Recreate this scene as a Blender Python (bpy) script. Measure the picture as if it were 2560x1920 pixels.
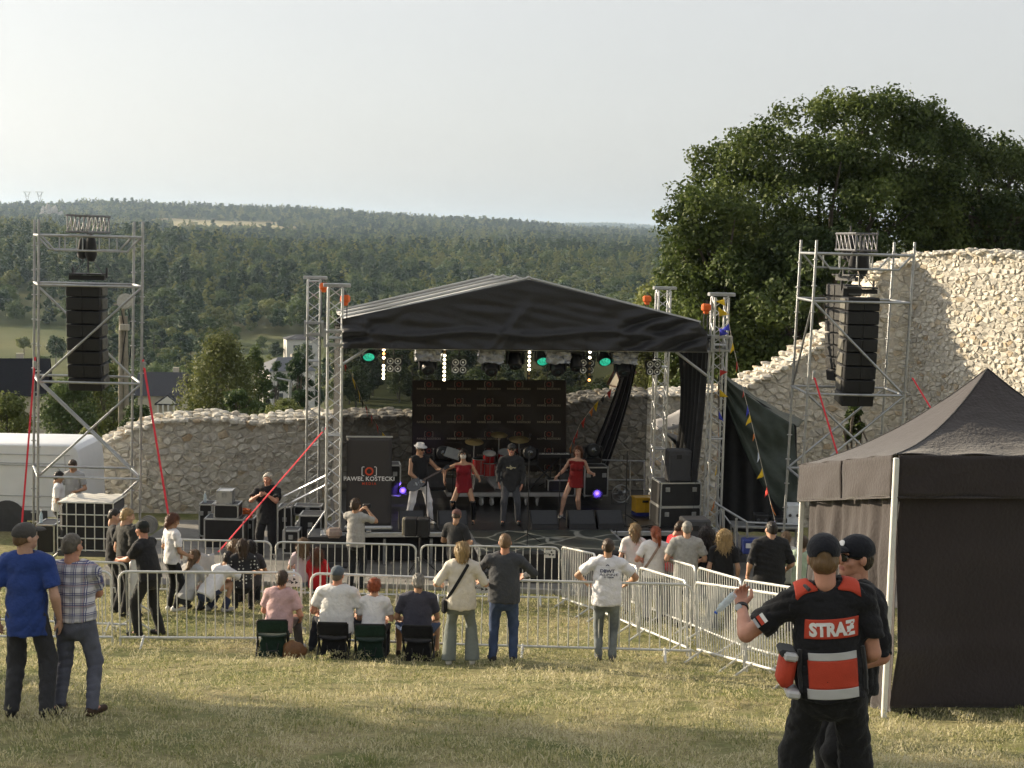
import bpy, bmesh, math, random
import numpy as np
from mathutils import Vector, Matrix, noise as mnoise
random.seed(7); RNG = np.random.default_rng(7)
sc = bpy.context.scene
COL = sc.collection
for _o in list(bpy.data.objects): bpy.data.objects.remove(_o)

# ---------------------------------------------------------------- camera, sky, sun, exposure
CZ = 7.0
FPX = 3703.0
PITCH, ROLL = math.radians(5.61), math.radians(1.3)
_r = Vector((1, 0, 0)); _f = Vector((0, math.cos(PITCH), -math.sin(PITCH))); _u = Vector((0, math.sin(PITCH), math.cos(PITCH)))
CR = _r * math.cos(ROLL) + _u * math.sin(ROLL); CU = -_r * math.sin(ROLL) + _u * math.cos(ROLL); CF = _f
cam_d = bpy.data.cameras.new("camera"); cam = bpy.data.objects.new("camera", cam_d); COL.objects.link(cam)
cam_d.sensor_width = 36; cam_d.lens = FPX / 2560 * 36; cam_d.clip_start = .1; cam_d.clip_end = 30000
cam.matrix_world = Matrix(((CR.x, CU.x, -CF.x, 0), (CR.y, CU.y, -CF.y, 0), (CR.z, CU.z, -CF.z, CZ), (0, 0, 0, 1)))
sc.camera = cam
SUN_EL, SUN_ROT = math.radians(17), math.radians(-66)
SUNV = Vector((math.sin(SUN_ROT) * math.cos(SUN_EL), math.cos(SUN_ROT) * math.cos(SUN_EL), math.sin(SUN_EL)))
world = bpy.data.worlds.new("World"); sc.world = world; world.use_nodes = True
_n = world.node_tree.nodes; _l = world.node_tree.links
sky = _n.new('ShaderNodeTexSky'); sky.sky_type = 'NISHITA'; sky.sun_disc = False
sky.sun_elevation = SUN_EL; sky.sun_rotation = SUN_ROT; sky.air_density = 1.0; sky.dust_density = 3.0; sky.ozone_density = 1.5
_hs = _n.new('ShaderNodeHueSaturation'); _hs.inputs['Saturation'].default_value = .38
_mx = _n.new('ShaderNodeMixRGB'); _mx.inputs[0].default_value = .62; _mx.inputs[2].default_value = (3.12, 3.08, 2.98, 1)   # even veil of summer haze over the clear sky
_l.new(sky.outputs[0], _hs.inputs['Color']); _l.new(_hs.outputs[0], _mx.inputs[1]); _l.new(_mx.outputs[0], _n['Background'].inputs[0])
_n['Background'].inputs[1].default_value = 0.098
sun_d = bpy.data.lights.new("sun", 'SUN'); sun_d.energy = 3.9; sun_d.angle = math.radians(.6); sun_d.color = (1, .84, .6)
sun = bpy.data.objects.new("sun", sun_d); COL.objects.link(sun)
sun.rotation_euler = SUNV.to_track_quat('Z', 'Y').to_euler()
sc.view_settings.view_transform = 'Standard'; sc.view_settings.look = 'None'
sc.view_settings.exposure = 1.27; sc.view_settings.gamma = 1.0; sc.view_settings.use_curve_mapping = False
sc.cycles.use_denoising = True; sc.cycles.use_light_tree = False
sc.cycles.max_bounces = 6; sc.cycles.diffuse_bounces = 3; sc.cycles.glossy_bounces = 2; sc.cycles.transmission_bounces = 4
sc.cycles.transparent_max_bounces = 12; sc.cycles.volume_bounces = 0; sc.cycles.caustics_reflective = False; sc.cycles.caustics_refractive = False

# ---------------------------------------------------------------- helpers
def ray(px, py):
    return CF + CR * ((px - 1280) / FPX) + CU * ((960 - py) / FPX)
def P(px, py, d):
    """world point that lies at depth d metres in the direction of photo pixel px,py"""
    v = ray(px, py); return Vector((v.x / v.y * d, d, CZ + v.z / v.y * d))
PROF_Y = [-60, 0, 7.5, 14.6, 20.2, 26.6, 30, 37, 41, 50, 70, 110, 200, 350, 500]
PROF_Z = [12, -1.75, -3.3, -4.75, -5.8, -6.68, -6.85, -7.1, -8.2, -11, -16, -23, -33, -38, -36]
FAR_D = [500, 700, 1000, 1500, 2000, 2400, 3000, 4000, 6000, 9000, 14000]
FAR_T = [(p - 1280) / FPX for p in (-700, 0, 350, 750, 1150, 1500, 1750, 2900)]
FAR_Z = [[-36] * 8,
         [-22, -22, -24, -27, -31, -33, -34, -34],
         [-6, -11, -13, -19, -22, -23, -24, -24],
         [-9, -14, -18, -22, -19, -18, -18, -20],
         [4, 0, -3, -8, -12, -13, -14, -14],
         [16, 14, 10, 8, 2, -8, -12, -12],
         [34, 31, 40, 36, 22, 4, -4, -4],
         [40, 36, 40, 40, 32, 18, 8, 8],
         [10, 10, 10, 20, 20, 20, 20, 20],
         [0, 0, 0, 20, 50, 88, 70, 40],
         [-60] * 8]
FAR_Z = np.array(FAR_Z, float)
def hgt(x, y):
    """terrain height (numpy arrays or floats)"""
    x = np.asarray(x, float); y = np.asarray(y, float)
    near = np.interp(y, PROF_Y, PROF_Z)
    t = x / np.maximum(y, 1)
    lt = np.interp(t, FAR_T, np.arange(len(FAR_T)))
    ld = np.interp(np.log(np.maximum(y, 500)), np.log(FAR_D), np.arange(len(FAR_D)))
    i = np.clip(np.floor(ld).astype(int), 0, len(FAR_D) - 2); j = np.clip(np.floor(lt).astype(int), 0, len(FAR_T) - 2)
    a = ld - i; b = lt - j
    a = a * a * (3 - 2 * a); b = b * b * (3 - 2 * b)
    far = (FAR_Z[i, j] * (1 - a) * (1 - b) + FAR_Z[i + 1, j] * a * (1 - b) + FAR_Z[i, j + 1] * (1 - a) * b + FAR_Z[i + 1, j + 1] * a * b)
    far = far + 3.5 * np.sin(x * .011 + 1.3) * np.sin(y * .007 + x * .004) * np.clip((y - 500) / 500, 0, 1)
    bump = .018 * np.sin(x * 1.9 + y * .7) + .014 * np.sin(y * 2.7 - x * .9) + .02 * np.sin(x * .63 + .4) * np.sin(y * .83)
    bump = bump * np.clip((28 - y) / 4, 0, 1)
    return CZ + np.where(y < 500, near, far) + bump
def gz(x, y): return float(hgt(x, y))
def G(px, py, lo=3., hi=45.):
    """ground point seen at photo pixel"""
    v = ray(px, py)
    for _ in range(60):
        m = (lo + hi) / 2
        p = P(px, py, m)
        if p.z > gz(p.x, p.y): lo = m
        else: hi = m
    return P(px, py, (lo + hi) / 2)
def GD(px, d):
    """ground point at photo column px and depth d"""
    y = 1000.
    for _ in range(12):
        p = P(px, y, d); z = gz(p.x, d); y -= (z - p.z) * FPX / d
    return Vector((p.x, d, gz(p.x, d)))

ROOT = {}
def props(o, label=None, cat=None, group=None, kind=None):
    if label: o['label'] = label
    if cat: o['category'] = cat
    if group: o['group'] = group
    if kind: o['kind'] = kind
    return o
def thing(name, label, cat, loc=(0, 0, 0), rz=0., group=None):
    o = bpy.data.objects.new(name, None); COL.objects.link(o); o.empty_display_size = .1
    o.location = loc; o.rotation_euler = (0, 0, rz)
    return props(o, label, cat, group)
def mtx(o):
    m = Matrix.Translation(o.location) @ o.rotation_euler.to_matrix().to_4x4()
    return (mtx(o.parent) @ m) if o.parent else m
def copy_tree(o, parent=None):
    c = o.copy(); COL.objects.link(c); c.parent = parent
    for ch in list(o.children): copy_tree(ch, c)
    return c
def mkobj(name, me, parent=None, mats=None):
    o = bpy.data.objects.new(name, me); COL.objects.link(o); o.parent = parent
    if mats:
        for m in (mats if isinstance(mats, (list, tuple)) else [mats]): me.materials.append(m)
    return o

class MB:
    """collects polygons; build() links them as one mesh object"""
    def __init__(s): s.v = []; s.f = []; s.m = []
    def add(s, vs, fs, mi=0):
        b = len(s.v); s.v += [tuple(p) for p in vs]; s.f += [tuple(i + b for i in f) for f in fs]; s.m += [mi] * len(fs); return s
    def box(s, c, size, M=None, mi=0, ch=0.):
        """box, chamfered on its edges when ch > 0"""
        hx, hy, hz = size[0] / 2, size[1] / 2, size[2] / 2
        if ch <= 0:
            vs = [Vector((sx * hx, sy * hy, sz * hz)) for sz in (-1, 1) for sy in (-1, 1) for sx in (-1, 1)]
            fs = [(0, 2, 3, 1), (4, 5, 7, 6), (0, 1, 5, 4), (2, 6, 7, 3), (0, 4, 6, 2), (1, 3, 7, 5)]
        else:
            ch = min(ch, hx * .8, hy * .8, hz * .8); vs = []; idx = {}; fs = []
            for sx in (-1, 1):
                for sy in (-1, 1):
                    for sz in (-1, 1):
                        for ax, p in ((0, (sx * hx, sy * (hy - ch), sz * (hz - ch))), (1, (sx * (hx - ch), sy * hy, sz * (hz - ch))), (2, (sx * (hx - ch), sy * (hy - ch), sz * hz))):
                            idx[(sx, sy, sz, ax)] = len(vs); vs.append(Vector(p))
            for ax in range(3):
                o = [a for a in range(3) if a != ax]
                for sg in (-1, 1):
                    q = []
                    for a, b in ((-1, -1), (1, -1), (1, 1), (-1, 1)):
                        k = [0, 0, 0]; k[ax] = sg; k[o[0]] = a; k[o[1]] = b; q.append(idx[(*k, ax)])
                    fs.append(q)
            for ax in range(3):
                o = [a for a in range(3) if a != ax]
                for a in (-1, 1):
                    for b in (-1, 1):
                        k = [0, 0, 0]; k[o[0]] = a; k[o[1]] = b; q = []
                        for e, fa in ((-1, o[0]), (1, o[0]), (1, o[1]), (-1, o[1])):
                            k[ax] = e; q.append(idx[(*k, fa)])
                        fs.append(q)
            for sx in (-1, 1):
                for sy in (-1, 1):
                    for sz in (-1, 1): fs.append([idx[(sx, sy, sz, a)] for a in range(3)])
            for i, f in enumerate(fs):   # outward winding
                a, b, d = (vs[j] for j in f[:3]); nrm = (b - a).cross(d - a)
                if nrm.dot(sum((vs[j] for j in f), Vector()) / len(f)) < 0: fs[i] = f[::-1]
        c = Vector(c)
        vs = [(M @ p if M is not None else p) + c for p in vs]
        return s.add(vs, fs, mi)
    def tube(s, pts, r, n=8, mi=0, closed=False, caps=True, flat=1.):
        pts = [Vector(p) for p in pts]; N = len(pts); rs = r if isinstance(r, (list, tuple)) else [r] * N
        rings = []; prev = None
        for i, p in enumerate(pts):
            if closed: t = (pts[(i + 1) % N] - pts[i - 1])
            else: t = (pts[min(i + 1, N - 1)] - pts[max(i - 1, 0)])
            t.normalize()
            if prev is None:
                u = t.orthogonal().normalized() if abs(t.z) > .9 else Vector((-t.y, t.x, 0)).normalized()
            else:
                u = (prev - t * prev.dot(t)); u = u.normalized() if u.length > 1e-6 else t.orthogonal().normalized()
            prev = u; w = t.cross(u)
            rings.append([p + (u * math.cos(2 * math.pi * k / n) + w * (math.sin(2 * math.pi * k / n) * flat)) * rs[i] for k in range(n)])
        vs = [q for rg in rings for q in rg]; fs = []
        for i in range(N if closed else N - 1):
            a = i * n; b = ((i + 1) % N) * n
            for k in range(n): fs.append((a + k, a + (k + 1) % n, b + (k + 1) % n, b + k))
        if caps and not closed: fs += [tuple(range(n))[::-1], tuple(range((N - 1) * n, N * n))]
        return s.add(vs, fs, mi)
    def lathe(s, prof, n=16, M=None, mi=0):
        vs = []; fs = []
        for r, z in prof:
            for k in range(n):
                p = Vector((r * math.cos(2 * math.pi * k / n), r * math.sin(2 * math.pi * k / n), z)); vs.append(M @ p if M is not None else p)
        for i in range(len(prof) - 1):
            for k in range(n): fs.append((i * n + k, i * n + (k + 1) % n, (i + 1) * n + (k + 1) % n, (i + 1) * n + k))
        if prof[0][0] > 1e-4: fs.append(tuple(range(n))[::-1])
        if prof[-1][0] > 1e-4: fs.append(tuple(range((len(prof) - 1) * n, len(prof) * n)))
        return s.add(vs, fs, mi)
    def prism(s, poly, depth, M=None, mi=0):
        """2d outline (x,z) given thickness along y, centred on y=0"""
        n = len(poly); vs = [Vector((x, -depth / 2, z)) for x, z in poly] + [Vector((x, depth / 2, z)) for x, z in poly]
        if M is not None: vs = [M @ p for p in vs]
        return s.add(vs, [tuple(range(n)), tuple(range(2 * n - 1, n - 1, -1))] + [(i, i + n, (i + 1) % n + n, (i + 1) % n) for i in range(n)], mi)
    def grid(s, fn, nu, nv, mi=0, thick=0.):
        vs = [Vector(fn(i / nu, j / nv)) for j in range(nv + 1) for i in range(nu + 1)]
        fs = [(j * (nu + 1) + i, j * (nu + 1) + i + 1, (j + 1) * (nu + 1) + i + 1, (j + 1) * (nu + 1) + i) for j in range(nv) for i in range(nu)]
        return s.add(vs, fs, mi)
    def mesh(s, name, inv=None, smooth=None):
        me = bpy.data.meshes.new(name)
        vs = [tuple(inv @ Vector(p)) for p in s.v] if inv is not None else s.v
        me.from_pydata(vs, [], s.f)
        if any(s.m): me.polygons.foreach_set('material_index', s.m)
        if smooth is not None:
            me.polygons.foreach_set('use_smooth', [True] * len(me.polygons))
            if smooth < 180: me.set_sharp_from_angle(angle=math.radians(smooth))
        me.update(); return me
    def build(s, name, mats, parent=None, world=False, smooth=35, solid=0., kind=None, label=None):
        inv = mtx(parent).inverted() if (world and parent) else None
        o = mkobj(name, s.mesh(name, inv, smooth), parent, mats)
        if solid:
            md = o.modifiers.new('thickness', 'SOLIDIFY'); md.thickness = solid; md.offset = 0
        if kind: o['kind'] = kind
        if label: o['label'] = label
        return o

def npmesh(name, V, F, mats=None, smooth=True, mi=None):
    """mesh from numpy arrays, F is (n,3) or (n,4)"""
    me = bpy.data.meshes.new(name); V = np.asarray(V, np.float32); F = np.asarray(F, np.int32); k = F.shape[1]
    me.vertices.add(len(V)); me.vertices.foreach_set('co', V.ravel())
    me.loops.add(F.size); me.loops.foreach_set('vertex_index', F.ravel())
    me.polygons.add(len(F)); me.polygons.foreach_set('loop_start', np.arange(0, F.size, k, dtype=np.int32))
    me.polygons.foreach_set('loop_total', np.full(len(F), k, np.int32))
    if mi is not None: me.polygons.foreach_set('material_index', np.asarray(mi, np.int32))
    if smooth: me.polygons.foreach_set('use_smooth', np.ones(len(F), bool))
    me.update(calc_edges=True)
    if mats:
        for m in (mats if isinstance(mats, (list, tuple)) else [mats]): me.materials.append(m)
    return me

# ---------------------------------------------------------------- materials
_MC = {}
def nd(nt, t, **kw):
    n = nt.nodes.new(t)
    for k, v in kw.items():
        if k[0] == 'i' and k[1:].isdigit(): n.inputs[int(k[1:])].default_value = v
        else: setattr(n, k, v)
    return n
def mat(name, col, rough=.7, metal=0., var=.18, scale=6., bump=.0, bscale=40., spec=.4, sheen=0., emit=0., col2=None, trans=0., stretch=None, alpha=1.):
    """procedural material: base colour broken up by two noises, optional relief"""
    if name in _MC: return _MC[name]
    m = bpy.data.materials.new(name); m.use_nodes = True; nt = m.node_tree; L = nt.links; b = nt.nodes['Principled BSDF']
    c = Vector(col[:3]); c2 = Vector(col2[:3]) if col2 else None
    tc = nd(nt, 'ShaderNodeTexCoord'); mp = nd(nt, 'ShaderNodeMapping'); L.new(tc.outputs['Object'], mp.inputs[0])
    if stretch: mp.inputs['Scale'].default_value = stretch
    n1 = nd(nt, 'ShaderNodeTexNoise'); n1.inputs['Scale'].default_value = scale; n1.inputs['Detail'].default_value = 6; n1.inputs['Roughness'].default_value = .65
    L.new(mp.outputs[0], n1.inputs['Vector'])
    rp = nd(nt, 'ShaderNodeValToRGB'); e = rp.color_ramp.elements
    lo = c * (1 - var); hi = (c2 if c2 else c * (1 + var))
    e[0].position = .3; e[1].position = .7; e[0].color = (*lo, 1); e[1].color = (*hi, 1)
    L.new(n1.outputs[0], rp.inputs[0]); L.new(rp.outputs[0], b.inputs['Base Color'])
    b.inputs['Roughness'].default_value = rough; b.inputs['Metallic'].default_value = metal; b.inputs['Specular IOR Level'].default_value = spec
    if sheen: b.inputs['Sheen Weight'].default_value = sheen; b.inputs['Sheen Roughness'].default_value = .5
    if emit: L.new(rp.outputs[0], b.inputs['Emission Color']); b.inputs['Emission Strength'].default_value = emit
    if alpha < 1: b.inputs['Alpha'].default_value = alpha
    if trans: b.inputs['Transmission Weight'].default_value = trans
    if bump:
        n2 = nd(nt, 'ShaderNodeTexNoise'); n2.inputs['Scale'].default_value = bscale; n2.inputs['Detail'].default_value = 4
        L.new(mp.outputs[0], n2.inputs['Vector']); bp = nd(nt, 'ShaderNodeBump'); bp.inputs['Strength'].default_value = bump; bp.inputs['Distance'].default_value = .02
        L.new(n2.outputs[0], bp.inputs['Height']); L.new(bp.outputs[0], b.inputs['Normal'])
    _MC[name] = m; return m
def leafmat(name, col, col2, scale=.25, translucent=.3, rnd=.35):
    """foliage: tint changes with the tree, with a patchy noise and leaf by leaf; some light passes through"""
    if name in _MC: return _MC[name]
    m = bpy.data.materials.new(name); m.use_nodes = True; nt = m.node_tree; L = nt.links; b = nt.nodes['Principled BSDF']; out = nt.nodes['Material Output']
    ge = nd(nt, 'ShaderNodeNewGeometry'); oi = nd(nt, 'ShaderNodeObjectInfo')
    n1 = nd(nt, 'ShaderNodeTexNoise'); n1.inputs['Scale'].default_value = scale; n1.inputs['Detail'].default_value = 3; L.new(ge.outputs['Position'], n1.inputs['Vector'])
    ad = nd(nt, 'ShaderNodeMath', operation='MULTIPLY_ADD'); L.new(oi.outputs['Random'], ad.inputs[0]); ad.inputs[1].default_value = rnd; L.new(n1.outputs[0], ad.inputs[2])
    a2 = nd(nt, 'ShaderNodeMath', operation='MULTIPLY_ADD'); L.new(ge.outputs['Random Per Island'], a2.inputs[0]); a2.inputs[1].default_value = .3; L.new(ad.outputs[0], a2.inputs[2])
    rp = nd(nt, 'ShaderNodeValToRGB'); e = rp.color_ramp.elements; e[0].position = .45; e[1].position = 1.0; e[0].color = (*col, 1); e[1].color = (*col2, 1)
    L.new(a2.outputs[0], rp.inputs[0]); L.new(rp.outputs[0], b.inputs['Base Color']); b.inputs['Roughness'].default_value = .6; b.inputs['Specular IOR Level'].default_value = .25
    tr = nd(nt, 'ShaderNodeBsdfTranslucent'); L.new(rp.outputs[0], tr.inputs[0])
    mx = nd(nt, 'ShaderNodeMixShader'); mx.inputs[0].default_value = translucent
    L.new(b.outputs[0], mx.inputs[1]); L.new(tr.outputs[0], mx.inputs[2]); L.new(mx.outputs[0], out.inputs['Surface'])
    _MC[name] = m; return m
STEEL = mat('galvanised_steel', (.36, .37, .38), .42, .75, .2, 9, .06, 60)
ALU = mat('aluminium', (.52, .53, .54), .35, .7, .12, 14, .04, 60)
BLACKP = mat('black_paint', (.014, .014, .016), .5, 0, .3, 12, .05, 90)
BLACKF = mat('black_fabric', (.02, .02, .022), .85, 0, .3, 5, .2, 120, sheen=.2)
WHITEP = mat('white_paint', (.75, .76, .78), .35, 0, .05, 2)
RUBBER = mat('rubber', (.02, .02, .02), .8)
# ---------------------------------------------------------------- ground, grass, paving
def ground_material():
    m = bpy.data.materials.new('meadow_ground'); m.use_nodes = True; nt = m.node_tree; L = nt.links; b = nt.nodes['Principled BSDF']
    ge = nd(nt, 'ShaderNodeNewGeometry')
    def nz(s, d=5, r=.6):
        n = nd(nt, 'ShaderNodeTexNoise'); n.inputs['Scale'].default_value = s; n.inputs['Detail'].default_value = d; n.inputs['Roughness'].default_value = r
        L.new(ge.outputs['Position'], n.inputs['Vector']); return n.outputs[0]
    r1 = nd(nt, 'ShaderNodeValToRGB'); e = r1.color_ramp.elements
    e[0].position = .38; e[0].color = (.16, .18, .07, 1); e[1].position = .62; e[1].color = (.34, .3, .17, 1); L.new(nz(.7, 8, .7), r1.inputs[0])
    r2 = nd(nt, 'ShaderNodeValToRGB'); e = r2.color_ramp.elements
    e[0].position = .35; e[0].color = (.45, .42, .38, 1); e[1].position = .6; e[1].color = (1, 1, 1, 1); L.new(nz(14, 6, .7), r2.inputs[0])
    mu = nd(nt, 'ShaderNodeMixRGB', blend_type='MULTIPLY'); mu.inputs[0].default_value = .75; L.new(r1.outputs[0], mu.inputs[1]); L.new(r2.outputs[0], mu.inputs[2])
    # valley meadows and the ripe field further off are greener / yellower in broad patches
    r3 = nd(nt, 'ShaderNodeValToRGB'); e = r3.color_ramp.elements
    e[0].position = .4; e[0].color = (.07, .085, .03, 1); e[1].position = .6; e[1].color = (.12, .12, .05, 1); L.new(nz(.015, 5, .6), r3.inputs[0])
    sx = nd(nt, 'ShaderNodeSeparateXYZ'); L.new(ge.outputs['Position'], sx.inputs[0])
    mr = nd(nt, 'ShaderNodeMapRange', i1=40., i2=60.); L.new(sx.outputs[1], mr.inputs[0])
    m2 = nd(nt, 'ShaderNodeMixRGB'); L.new(mr.outputs[0], m2.inputs[0]); L.new(mu.outputs[0], m2.inputs[1]); L.new(r3.outputs[0], m2.inputs[2])
    L.new(m2.outputs[0], b.inputs['Base Color']); b.inputs['Roughness'].default_value = .95; b.inputs['Specular IOR Level'].default_value = .1
    bp = nd(nt, 'ShaderNodeBump', i0=.7, i1=.03); L.new(nz(30, 4), bp.inputs['Height']); L.new(bp.outputs[0], b.inputs['Normal'])
    return m
def make_ground():
    ys = np.concatenate([np.linspace(-60, -2, 20), np.arange(-1, 45, .35), 45 * np.exp(np.linspace(0, math.log(14000 / 45), 150))[1:]])
    ts = np.linspace(-1.5, 1.5, 181)
    X = ts[None, :] * np.maximum(ys, 30)[:, None] * (1 - .4 * np.clip((ys[:, None] - 400) / 2000, 0, 1)); Y = np.repeat(ys[:, None], len(ts), 1)
    V = np.stack([X, Y, hgt(X, Y)], -1).reshape(-1, 3); n = len(ts); r = len(ys)
    i = np.arange((r - 1) * n).reshape(r - 1, n)[:, :-1].ravel()
    F = np.stack([i, i + 1, i + n + 1, i + n], -1)
    return props(mkobj('ground', npmesh('ground', V, F, ground_material())), kind='structure')
make_ground()
def sheet(name, poly_fn, nu, nv, m, dz=.004):
    mb = MB()
    def fn(u, v):
        x, y = poly_fn(u, v); return (x, y, gz(x, y) + dz)
    mb.grid(fn, nu, nv); return props(mb.build(name, m, smooth=180), kind='structure')
PAVE = mat('grey_paving', (.2, .19, .175), .9, 0, .3, 1.3, .5, 18)
sheet('paving', lambda u, v: (-8.2 + 17.5 * u, 27.55 + .5 * math.sin(u * 5) + 8.2 * v), 60, 30, PAVE, .012)
_k = MB()
for i in range(22):
    x0 = -5.6 + i * .5; xm = x0 + .25; yy = 27.5 + .5 * math.sin((xm + 8.2) / 17.5 * 5)
    _k.box((xm, yy, gz(xm, yy) + .03), (.485, .11, .13), Matrix.Rotation(.07 * math.cos((xm + 8.2) / 17.5 * 5) * 2, 3, 'Z'), ch=.012)
props(_k.build('kerb', mat('kerb_stone', (.3, .29, .26), .9, 0, .25, 4, .3, 30)), kind='structure')

def grass_material():
    m = bpy.data.materials.new('dry_grass'); m.use_nodes = True; nt = m.node_tree; L = nt.links; b = nt.nodes['Principled BSDF']; out = nt.nodes['Material Output']
    ge = nd(nt, 'ShaderNodeNewGeometry')
    n1 = nd(nt, 'ShaderNodeTexNoise'); n1.inputs['Scale'].default_value = .75; n1.inputs['Detail'].default_value = 7; n1.inputs['Roughness'].default_value = .7; L.new(ge.outputs['Position'], n1.inputs['Vector'])
    a2 = nd(nt, 'ShaderNodeMath', operation='MULTIPLY_ADD'); L.new(ge.outputs['Random Per Island'], a2.inputs[0]); a2.inputs[1].default_value = .34; L.new(n1.outputs[0], a2.inputs[2])
    rp = nd(nt, 'ShaderNodeValToRGB'); e = rp.color_ramp.elements
    e[0].position = .46; e[0].color = (.19, .22, .07, 1); e[1].position = .84; e[1].color = (.64, .58, .4, 1)
    k = e.new(.62); k.color = (.48, .44, .235, 1)
    L.new(a2.outputs[0], rp.inputs[0]); L.new(rp.outputs[0], b.inputs['Base Color']); b.inputs['Roughness'].default_value = .7; b.inputs['Specular IOR Level'].default_value = .2
    tr = nd(nt, 'ShaderNodeBsdfTranslucent'); L.new(rp.outputs[0], tr.inputs[0]); mx = nd(nt, 'ShaderNodeMixShader', i0=.35)
    L.new(b.outputs[0], mx.inputs[1]); L.new(tr.outputs[0], mx.inputs[2]); L.new(mx.outputs[0], out.inputs['Surface'])
    return m
def gn_scatter(name, pts, rots, scls, src_obj, kind='stuff', mats=None):
    """one object: instances of src_obj's mesh on the vertices pts"""
    me = bpy.data.meshes.new(name); me.vertices.add(len(pts)); me.vertices.foreach_set('co', np.asarray(pts, np.float32).ravel())
    a = me.attributes.new('rot', 'FLOAT_VECTOR', 'POINT'); a.data.foreach_set('vector', np.asarray(rots, np.float32).ravel())
    a = me.attributes.new('scl', 'FLOAT_VECTOR', 'POINT'); a.data.foreach_set('vector', np.asarray(scls, np.float32).ravel())
    o = mkobj(name, me); o['kind'] = kind
    ng = bpy.data.node_groups.new(name, 'GeometryNodeTree'); ng.interface.new_socket('Geometry', in_out='INPUT', socket_type='NodeSocketGeometry'); ng.interface.new_socket('Geometry', in_out='OUTPUT', socket_type='NodeSocketGeometry')
    gi = ng.nodes.new('NodeGroupInput'); go = ng.nodes.new('NodeGroupOutput'); iop = ng.nodes.new('GeometryNodeInstanceOnPoints')
    oi = ng.nodes.new('GeometryNodeObjectInfo'); oi.inputs[0].default_value = src_obj; oi.transform_space = 'ORIGINAL'
    r = ng.nodes.new('GeometryNodeInputNamedAttribute'); r.data_type = 'FLOAT_VECTOR'; r.inputs[0].default_value = 'rot'
    s = ng.nodes.new('GeometryNodeInputNamedAttribute'); s.data_type = 'FLOAT_VECTOR'; s.inputs[0].default_value = 'scl'
    ng.links.new(gi.outputs[0], iop.inputs['Points']); ng.links.new(oi.outputs['Geometry'], iop.inputs['Instance'])
    ng.links.new(r.outputs['Attribute'], iop.inputs['Rotation']); ng.links.new(s.outputs['Attribute'], iop.inputs['Scale']); ng.links.new(iop.outputs[0], go.inputs[0])
    md = o.modifiers.new('scatter', 'NODES'); md.node_group = ng
    return o
def make_grass():
    gm = grass_material(); S = .6
    def tuft(n, seed, lmul, wmul):
        r = np.random.default_rng(seed); x = r.uniform(-S / 2, S / 2, n); y = r.uniform(-S / 2, S / 2, n)
        a = r.uniform(0, 2 * np.pi, n); ln = r.gamma(3., .0095, n).clip(.012, .075) * lmul; w = r.uniform(.003, .006, n) * wmul; tl = r.uniform(.2, 1.3, n)
        d = np.stack([np.cos(a), np.sin(a), np.zeros(n)], -1); sd = np.stack([-np.sin(a), np.cos(a), np.zeros(n)], -1); up = np.array([0, 0, 1.])
        b0 = np.stack([x, y, np.full(n, -.006)], -1)
        m = b0 + d * (np.sin(tl * .6) * ln * .5)[:, None] + up * (np.cos(tl * .6) * ln * .5)[:, None]
        t = m + d * (np.sin(tl * 1.3) * ln * .55)[:, None] + up * (np.cos(tl * 1.3) * ln * .55)[:, None]
        V = np.stack([b0 - sd * w[:, None], b0 + sd * w[:, None], m + sd * (w * .8)[:, None], m - sd * (w * .8)[:, None], t], 1).reshape(-1, 3)
        i = np.arange(n) * 5
        F = np.concatenate([np.stack([i, i + 1, i + 2], -1), np.stack([i, i + 2, i + 3], -1), np.stack([i + 3, i + 2, i + 4], -1)])
        return npmesh('grass_tuft', V, F, gm, smooth=False)
    # the grass lies in patches: each patch is laid down as one square of sward, many times over
    for seed, dens, (y0, y1), lm, wm in ((1, 620, (10.3, 15.2), 1.1, 1.0), (2, 420, (15.2, 20.6), 1.0, 1.35), (3, 260, (20.6, 28.2), 1.0, 1.8)):
        me = tuft(dens, seed, lm, wm); base = mkobj('grass', me); base['kind'] = 'stuff'
        pts = []
        for y in np.arange(y0, y1, S * .93):
            w = .37 * y + 1.2
            for x in np.arange(-w, w, S * .93):
                xx = x + random.uniform(-.06, .06); yy = y + random.uniform(-.06, .06)
                if y > 27.1 + .5 * math.sin((xx + 8.2) / 17.5 * 5) and -8 < xx < 9: continue
                pts.append((xx, yy, gz(xx, yy)))
        p0 = pts.pop(len(pts) // 2); base.location = p0
        n = len(pts); rot = np.zeros((n, 3)); rot[:, 2] = RNG.integers(0, 4, n) * np.pi / 2 + RNG.uniform(-.1, .1, n); rot[:, 0] = -math.atan(.19 if y0 < 20 else .1) * np.cos(rot[:, 2]); rot[:, 1] = math.atan(.19 if y0 < 20 else .1) * np.sin(rot[:, 2])
        rot[:, 0] = -math.atan(.2 if y0 < 20 else .11); rot[:, 1] = 0
        scl = np.ones((n, 3)); scl[:, 2] = RNG.uniform(.7, 1.25, n)
        gn_scatter('grass', pts, rot, scl, base); base.rotation_euler = (rot[0, 0], 0, 0)
make_grass()

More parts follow.
